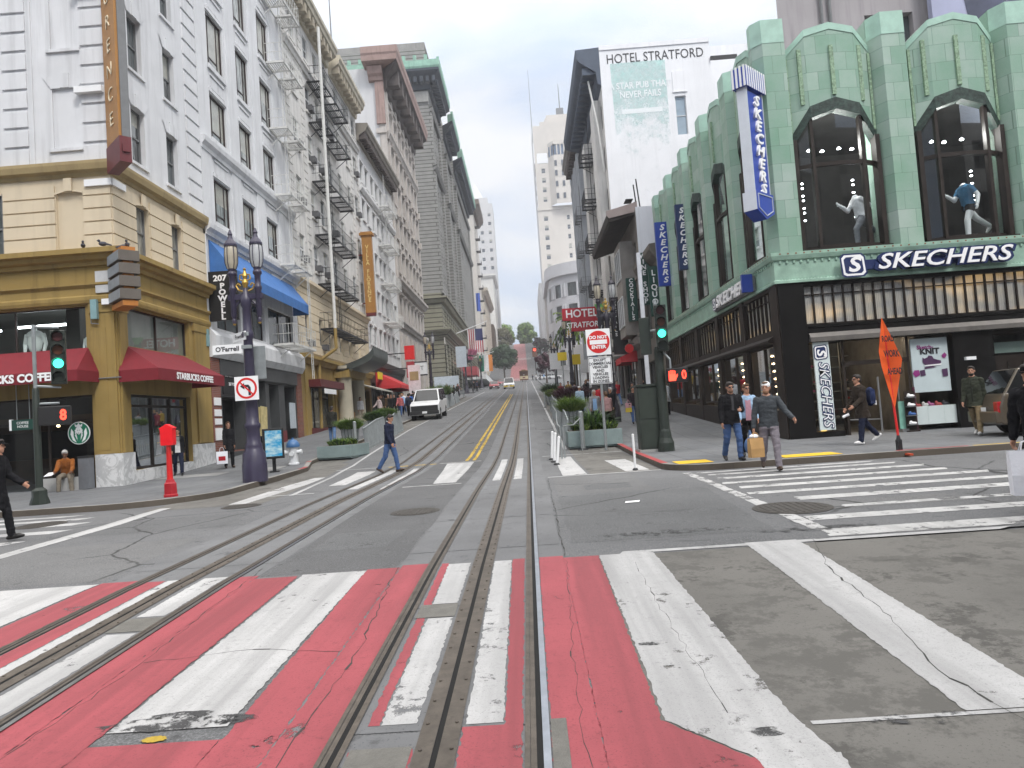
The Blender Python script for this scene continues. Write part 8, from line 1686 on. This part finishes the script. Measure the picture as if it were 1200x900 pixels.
for i,(x,y,c,l) in enumerate(((-9.1,55.2,NAVY,'person in dark navy close to the white van bonnet'),(-10.6,57.4,BLK,'person in black tucked in the middle of the crowd by the red awning'),(-11.4,56.2,DKBR,'person in dark brown at the wall side of the crowd by the red awning'),(-9.3,59.6,CHAR,'person in charcoal deep in the crowd by the red awning'),(-10.2,64.5,BLK,'person in black last in the crowd by the red awning'),(-9.,66,MARC,'person in maroon far back behind the white van roof'),(-11.9,59.5,NAVY,'person in navy against the dark shopfront by the red awning'),(-8.9,88,BLK,'person in black just beyond the white van'),(-9.6,90,GRYC,'person in grey beyond the white van'),(-10.4,92,NAVY,'person in navy beyond the white van by the stone building'),(-9.2,96,DKBR,'person in brown at the far corner by the stone building'),(-11.,100,BLK,'person in black crossing the side street before the grey hotel'),(-9.9,104,MARC,'person in maroon crossing the side street before the grey hotel'),(-8.6,118,BLK,'person in black at the far kerb before the grey hotel'),(-8.4,122,NAVY,'person in navy at the far kerb before the grey hotel'))): pl(l,x,y,random.choice((0,178,60)),c,BLK)
for i,(x,y,c,l) in enumerate(((1.8,205,NAVY,'tiny person in navy crossing beside the distant cable car'),(2.8,207,WHC,'tiny person in white crossing beside the distant cable car'),(3.9,204,BLK,'tiny person in black crossing near the far white cars'),(5.,206,SKYC,'tiny person in light blue crossing near the far white cars'))): ped(l,x,y,60,c,BLK)
# running shop dummies upstairs
DUM=M('dummy_white',(.82,.82,.84),.4,.03,3.)
person('headless running shop dummy in a white top and grey leggings in a bay window',11.2,23.5,-78,(DUM,C('grey_legging',(.20,.21,.23)),SNK,DUM,DUM),dict(headless=1,H=2.1,lean=14,legL=38,kneeL=38,legR=-52,kneeR=12,armL=-55,elbL=75,armR=30,elbR=95,fem=1),z=6.48,voxel=.012,name='running_dummy',cat='mannequin')
person('headless running shop dummy in a blue shirt and black shorts in a bay window',14.65,23.5,-78,(C('dummy_blue',(.06,.17,.30)),BLK,SNK,DUM,DUM),dict(headless=1,H=2.15,lean=10,legL=25,kneeL=22,legR=-48,kneeR=14,armL=-25,elbL=45,armR=26,elbR=95,abdL=22,bare=1,short=1,broad=1.1),z=6.48,voxel=.012,name='running_dummy',cat='mannequin')
C=None
# ------------------------------------------------------------ vehicles
HLAMP=M('headlamp',(.55,.56,.58),.15,.1,5.); TLAMP=M('tail_lamp',(.38,.01,.015),.2,.15,5.,spec=.6); TRIMB=M('black_plastic',(.02,.02,.021),.6,.2,5.)
def vehicle(name,label,cat,loc,rz,W,prof,belt,roof,paint,wheels,wr=.33,group=None,rear=(0,0),lights=True,plate=None,slope=0,tail_on=False,trim=None,mask=None):
    "prof: (y,z) side outline of the lower body, front at -Y; belt/roof: (y0,y1,z) rectangles of the glasshouse; narrower at the top"
    t=thing(name,label,cat,loc,rz,group); t.rotation_euler=(R(slope),0,R(rz)) if rz in (0,180) else (0,0,R(rz)); a=W/2
    b=MB(); b.prism(prof,'x',-a,a); bd=b.build('body',paint,t,bevel=.06)
    (y0,y1,z0),(r0,r1,z1)=belt,roof; ra=a*.80; ba=a*.95
    b=MB(); V=[(-ba,y0,z0),(ba,y0,z0),(ba,y1,z0),(-ba,y1,z0),(-ra,r0,z1),(ra,r0,z1),(ra,r1,z1),(-ra,r1,z1)]
    b.add(V,[(0,1,5,4),(1,2,6,5),(2,3,7,6),(3,0,4,7),(4,5,6,7),(3,2,1,0)]); cb=b.build('cabin',paint,t,bevel=.05)
    def pane(A,B_,C_,D,m=.07,name='side_window',split=1):
        A,B_,C_,D=map(Vector,(A,B_,C_,D)); n=(B_-A).cross(D-A).normalized()*.012; c=(A+B_+C_+D)/4
        if n.dot(c-Vector((0,(y0+y1)/2,(z0+z1)/2)))<0: n=-n
        for s in range(split):
            f0,f1=s/split,(s+1)/split; q=MB(); e=.03 if split>1 else 0
            P=[A.lerp(B_,f0),A.lerp(B_,f1),D.lerp(C_,f1),D.lerp(C_,f0)]; cc=sum(P,Vector())/4; ext=(P[1]-P[0]).length
            P=[p+(cc-p)*(.10 if True else 0)+n for p in P]; q.add([tuple(p) for p in P]+[tuple(p-n*1.8) for p in P],[(0,1,2,3),(0,4,5,1),(1,5,6,2),(2,6,7,3),(3,7,4,0)]); q.build(name,CARG,t)
    pane(V[0],V[1],V[5],V[4],name='windscreen'); pane(V[2],V[3],V[7],V[6],name='rear_window'); pane(V[1],V[2],V[6],V[5],split=3); pane(V[3],V[0],V[4],V[7],split=3)
    for wy in wheels:
        for s in (-1,1):
            w=MB().cone((s*(a-.20),wy,wr),(s*(a+.015),wy,wr),wr,n=20); o=w.build('wheel',TYRE,t); MB().cone((s*(a-.02),wy,wr),(s*(a+.03),wy,wr),wr*.62,wr*.55,14).build('rim',RIM,o)
            MB().cone((s*(a-.3),wy,wr+.02),(s*(a+.006),wy,wr+.02),wr*1.16,n=20).build('wheel_arch',TRIMB,t)
    yf=min(p[0] for p in prof); yr=max(p[0] for p in prof); zb=min(p[1] for p in prof)
    hz=next(p[1] for p in prof if p[0]==yf and p[1]>zb+.1) if any(p[0]==yf and p[1]>zb+.1 for p in prof) else zb+.5
    if mask: MB().box(-a*.93,a*.93,yf-.035,yf+.1,mask[0]-.1,mask[1]-.18).build('front_mask',TRIMB,t,bevel=.02)
    for s in (-1,1): MB().box(s*a*.78-.13,s*a*.78+.13,yf-.03,yf+.1,hz-.24,hz-.04).build('headlight',HLAMP,t,bevel=.015)
    MB().box(-a*.55,a*.55,yf-.02,yf+.1,hz-.26,hz-.06).build('grille',TRIMB,t); MB().box(-a*.98,a*.98,yf-.07,yf+.2,zb+.05,zb+.3).build('front_bumper',trim or TRIMB,t,bevel=.03)
    rzz=max([p[1] for p in prof if p[0]>=yr-.05]+[zb+.6])
    for s in (-1,1): MB().box(s*a*.84-.13,s*a*.84+.13,yr-.1,yr+.03,rzz-.36,rzz-.02).build('tail_light',E_('lit_tail_lamp',(1.,.05,.03),1.2) if tail_on else TLAMP,t,bevel=.02)
    MB().box(-a*.98,a*.98,yr-.2,yr+.09,zb+.05,zb+.34).build('rear_bumper',trim or paint,t,bevel=.03)
    MB().box(-.17,.17,yr+.02,yr+.045,rzz-.34,rzz-.16).build('number_plate',plate or SIGNW,t); MB().box(-.17,.17,yf-.085,yf-.065,zb+.12,zb+.27).build('number_plate',plate or SIGNW,t)
    for s in (-1,1): MB().ell((s*(a+.08),y0+.35,z0+.1),(.10,.06,.09),8,6).build('mirror',TRIMB,t,smooth=True)
    return t
VW=M('van_white',(.70,.71,.72),.3,.03,2.,coat=.4)
vehicle('delivery_van','white van with a dark grille parked beyond the slatted barriers behind the crossing man','van',(-7.3,53.6,gz(53.6)+.02),0,2.05,[(-2.6,.35),(2.7,.35),(2.72,1.3),(-1.7,1.32),(-2.5,1.16),(-2.6,1.05)],(-1.55,2.7,1.28),(-.75,2.55,2.12),VW,(-1.75,1.7),.37,slope=3.6,mask=(.62,1.2))
def sedan(label,loc,rz,paint,tail=False,grp=None): return vehicle('parked_car',label,'car',loc,rz,1.8,[(-2.2,.25),(2.2,.25),(2.25,.85),(1.4,.95),(-1.,.93),(-2.1,.72),(-2.2,.62)],(-1.15,1.9,.9),(-.3,1.2,1.45),paint,(-1.35,1.35),.31,grp,tail_on=tail,slope=3.6)
REDCAR=M('car_red',(.30,.015,.025),.3,.05,2.,coat=.5)
sedan('dark red car with lit tail lights by the grey hotel marquee',(-6.2,139,gz(139)+.02),0,REDCAR,True,'cars far up the street'); sedan('red car with dull tail lights, ahead of the car with lit ones',(-5.6,165,gz(165)+.02),0,REDCAR,False,'cars far up the street')
vehicle('taxi_van','white and yellow high roofed car coming down the middle of the street','car',(-3.2,132,gz(132)+.02),0,1.95,[(-2.3,.3),(2.3,.3),(2.3,1.05),(-1.4,1.05),(-2.2,.92),(-2.3,.8)],(-1.4,2.3,1.02),(-.6,2.1,1.95),VW,(-1.45,1.45),.35,'cars far up the street',slope=3.6,trim=M('taxi_yellow',(.55,.40,.05),.4,.05,2.))
for x,y,c,l in ((5.4,214,VW,'small white car waiting far uphill, next to the roadway'),(6.8,220,M('car_silver',(.42,.43,.45),.3,.05,2.),'small silver car far uphill between two white ones'),(8.2,210,VW,'small white car far uphill, away from the roadway')): sedan(l,(x,y,sz(y)+.02),80,c,False,'cars far up the street')
vehicle('parked_suv','brown estate car seen from behind, parked by the dark garage door','car',(14.02,18.6,sz(18.5)),78,1.86,[(-2.25,.3),(2.25,.3),(2.3,.75),(2.18,1.08),(-1.1,1.05),(-2.1,.9),(-2.25,.75)],(-1.2,2.16,1.04),(-.3,1.75,1.68),M('car_taupe',(.105,.085,.062),.35,.06,2.,coat=.5,metal=.3),(-1.4,1.35),.35)
# cable car
t=thing('cable_car','small old cable car with a cream front coming down the track in the distance','cable car',(-.63,207,gz(207)+.03)); t.rotation_euler=(R(3.6),0,0); CRM=M('cable_cream',(.58,.49,.32),.5,.06,3.); WOOD=M('cable_wood',(.14,.055,.025),.5,.15,3.)
MB().box(-1.15,1.15,-3.9,-3.7,.75,1.6).box(-.5,.5,-4.0,-3.9,.8,1.5).build('front_panel',CRM,t); MB().box(-1.2,1.2,-3.9,4.2,.45,.75).build('floor_frame',WOOD,t); b=MB(); b.prism([(-1.3,2.95),(1.3,2.95),(1.15,3.12),(.6,3.2),(.55,3.42),(-.55,3.42),(-.6,3.2),(-1.15,3.12)],'y',-4.1,4.3); b.build('roof',M('cable_roof',(.22,.13,.07),.6,.1,2.),t); b=MB()
for y in (-3.8,-2.,0,2,4.1):
    for x in (-1.15,1.15): MB().box(x-.06,x+.06,y-.06,y+.06,.7,3.).build('post',WOOD,t)
b.box(-.45,-.38,-3.85,-3.78,1.6,3.).box(.38,.45,-3.85,-3.78,1.6,3.); b.build('windscreen_post',WOOD,t); MB().box(-1.1,1.1,-.1,0,.75,3.).box(-1.15,1.15,.5,4.1,.75,1.7).build('cabin',WOOD,t); o=MB().cone((0,-4.0,1.95),(0,-4.1,1.95),.16,n=12).build('headlight',HLAMP,t); MB().box(-.35,.35,-4.02,-4.0,1.0,1.35).build('number_panel',M('cable_maroon',(.14,.02,.02),.5),t)
for y in (-2.6,2.6):
    for x in (-.55,.55): MB().cone((x-.06,y,.3),(x+.06,y,.3),.3,n=12).build('wheel',TYRE,t)
# ------------------------------------------------------------ trees
def tree(name,label,x,y,z,H,rw,rh,mats,n=2600,leaf=.34,trunk=.28,group=None,seed=1,lobes=26,shape=None):
    rnd=random.Random(seed); t=thing(name,label,'tree',(x,y,z),0,group); b=MB(); cz=H-rh
    b.tube([(0,0,-.3),(.05,.02,H*.2),(.0,.1,cz*.75),(0,0,cz)],[trunk,trunk*.8,trunk*.7,trunk*.5],8); L_=[]
    for i in range(lobes):
        a=rnd.uniform(0,2*PI); u=rnd.uniform(-.8,1.); r=math.sqrt(max(0,1-u*u))*rnd.uniform(.45,.9); c=Vector((r*rw*math.cos(a),r*rw*math.sin(a),cz+u*rh*.78)); L_.append((c,rnd.uniform(.26,.42)*rw)); 
        if i<12: b.tube([(0,0,cz*.8+.2*i*rh/12),tuple(c*.6+Vector((0,0,cz*.25))),tuple(c)],[trunk*.4,trunk*.22,trunk*.08],5)
    b.build('trunk',BARK,t); f=MB()
    for i in range(n):
        c,r=L_[i%lobes]; d=Vector((rnd.gauss(0,1),rnd.gauss(0,1),rnd.gauss(0,1))).normalized(); p=c+d*r*rnd.uniform(.55,1.08); s=leaf*rnd.uniform(.6,1.3); u=d.cross(Vector((rnd.uniform(-1,1),rnd.uniform(-1,1),rnd.uniform(-1,1)))).normalized()*s; v=d.cross(u).normalized()*s*.6+d*s*rnd.uniform(-.3,.5)
        f.add([tuple(p-u-v*.2),tuple(p-v),tuple(p+u-v*.2),tuple(p+v)],[(0,1,2,3)],rnd.randrange(len(mats)))
    f.build('crown',mats,t); return t
LB1=M('leaf_spring',(.17,.27,.045),.6,.3,.5); LB2=M('leaf_spring_deep',(.085,.15,.03),.6,.3,.5)
tree('round_tree','bright green round tree on the hilltop, the one above the olive tree',-10.2,398,41.5,12.5,5.4,6.4,[LB1,LB1,LB2],3400,.62,.5,'trees up the hill',2)
tree('round_tree','bright green round tree on the hilltop, straight above the red road',1.6,402,41.5,12.5,6.2,6.6,[LB2,LB1,LB2,LEAF],3600,.62,.5,'trees up the hill',3)
tree('olive_tree','dull olive tree lower on the hill below the two bright trees',-9.4,330,31,12.5,4.2,5.2,[M('leaf_olive',(.16,.16,.085),.7,.3,.5),M('leaf_olive2',(.22,.21,.13),.7,.3,.5)],2400,.5,.4,'trees up the hill',4)
tree('dark_street_tree','dark clipped round street tree beyond the pale hotel marquee',-6.9,232,sz(232),11.2,4.7,3.9,[LEAFD,LEAFD,M('leaf_dark2',(.03,.06,.02),.6,.3,.5)],3600,.42,.3,None,5)
tree('dark_street_tree','dark bushy street tree far up the hill beside the far red signal',6.3,285,sz(285),10,3.6,4.,[LEAFD,LEAFP],1800,.4,.3,None,6)
# palm on the right
t=thing('palm_tree','feathery green palm tree below the red HOTEL sign','tree',(5.3,78,sz(78))); MB().tube([(0,0,0),(.1,0,4),(0,0,8.)],[.26,.2,.2],8).build('trunk',BARK,t); f=MB(); rnd=random.Random(5)
for i in range(46):
    a=rnd.uniform(0,2*PI); e=rnd.uniform(-.9,1.2); L_=rnd.uniform(1.8,2.8); P=[]
    for k in range(7):
        u=k/6; P.append(Vector((math.cos(a)*L_*u*math.cos(e*.6),math.sin(a)*L_*u*math.cos(e*.6),8+L_*u*math.sin(e)-1.5*u*u)))
    s=Vector((-math.sin(a),math.cos(a),0))
    for k in range(6):
        for sg in (-1,1):
            p,q=P[k],P[k+1]; w=.5*(1-k/8); f.add([tuple(p),tuple(q),tuple(q+s*sg*w-Vector((0,0,.25)))],[(0,1,2)],i%2)
f.build('crown',[LEAF,LEAFB],t)
tree('small_street_tree','purple leaved street tree beyond the red HOTEL sign',4.2,150,sz(150),6.5,2.2,2.4,[LEAFP],1400,.3,.2,None,8)
# trolley wires over the street and lamp aerials

b=MB().box(-260,260,-55,470,-4.5,190); hz=tag(b.build('haze',None),kind='stuff')
def _haze():
    m=bpy.data.materials.new('haze'); m.use_nodes=True; nt=m.node_tree; nt.nodes.remove(nt.nodes['Principled BSDF']); v=N(nt,'ShaderNodeVolumePrincipled',Density=.0007); v.inputs['Color'].default_value=(.93,.95,1.,1); v.inputs['Anisotropy'].default_value=.2; L(nt,v.outputs[0],nt.nodes['Material Output'].inputs['Volume']); return m
hz.data.materials.clear(); hz.data.materials.append(_haze())
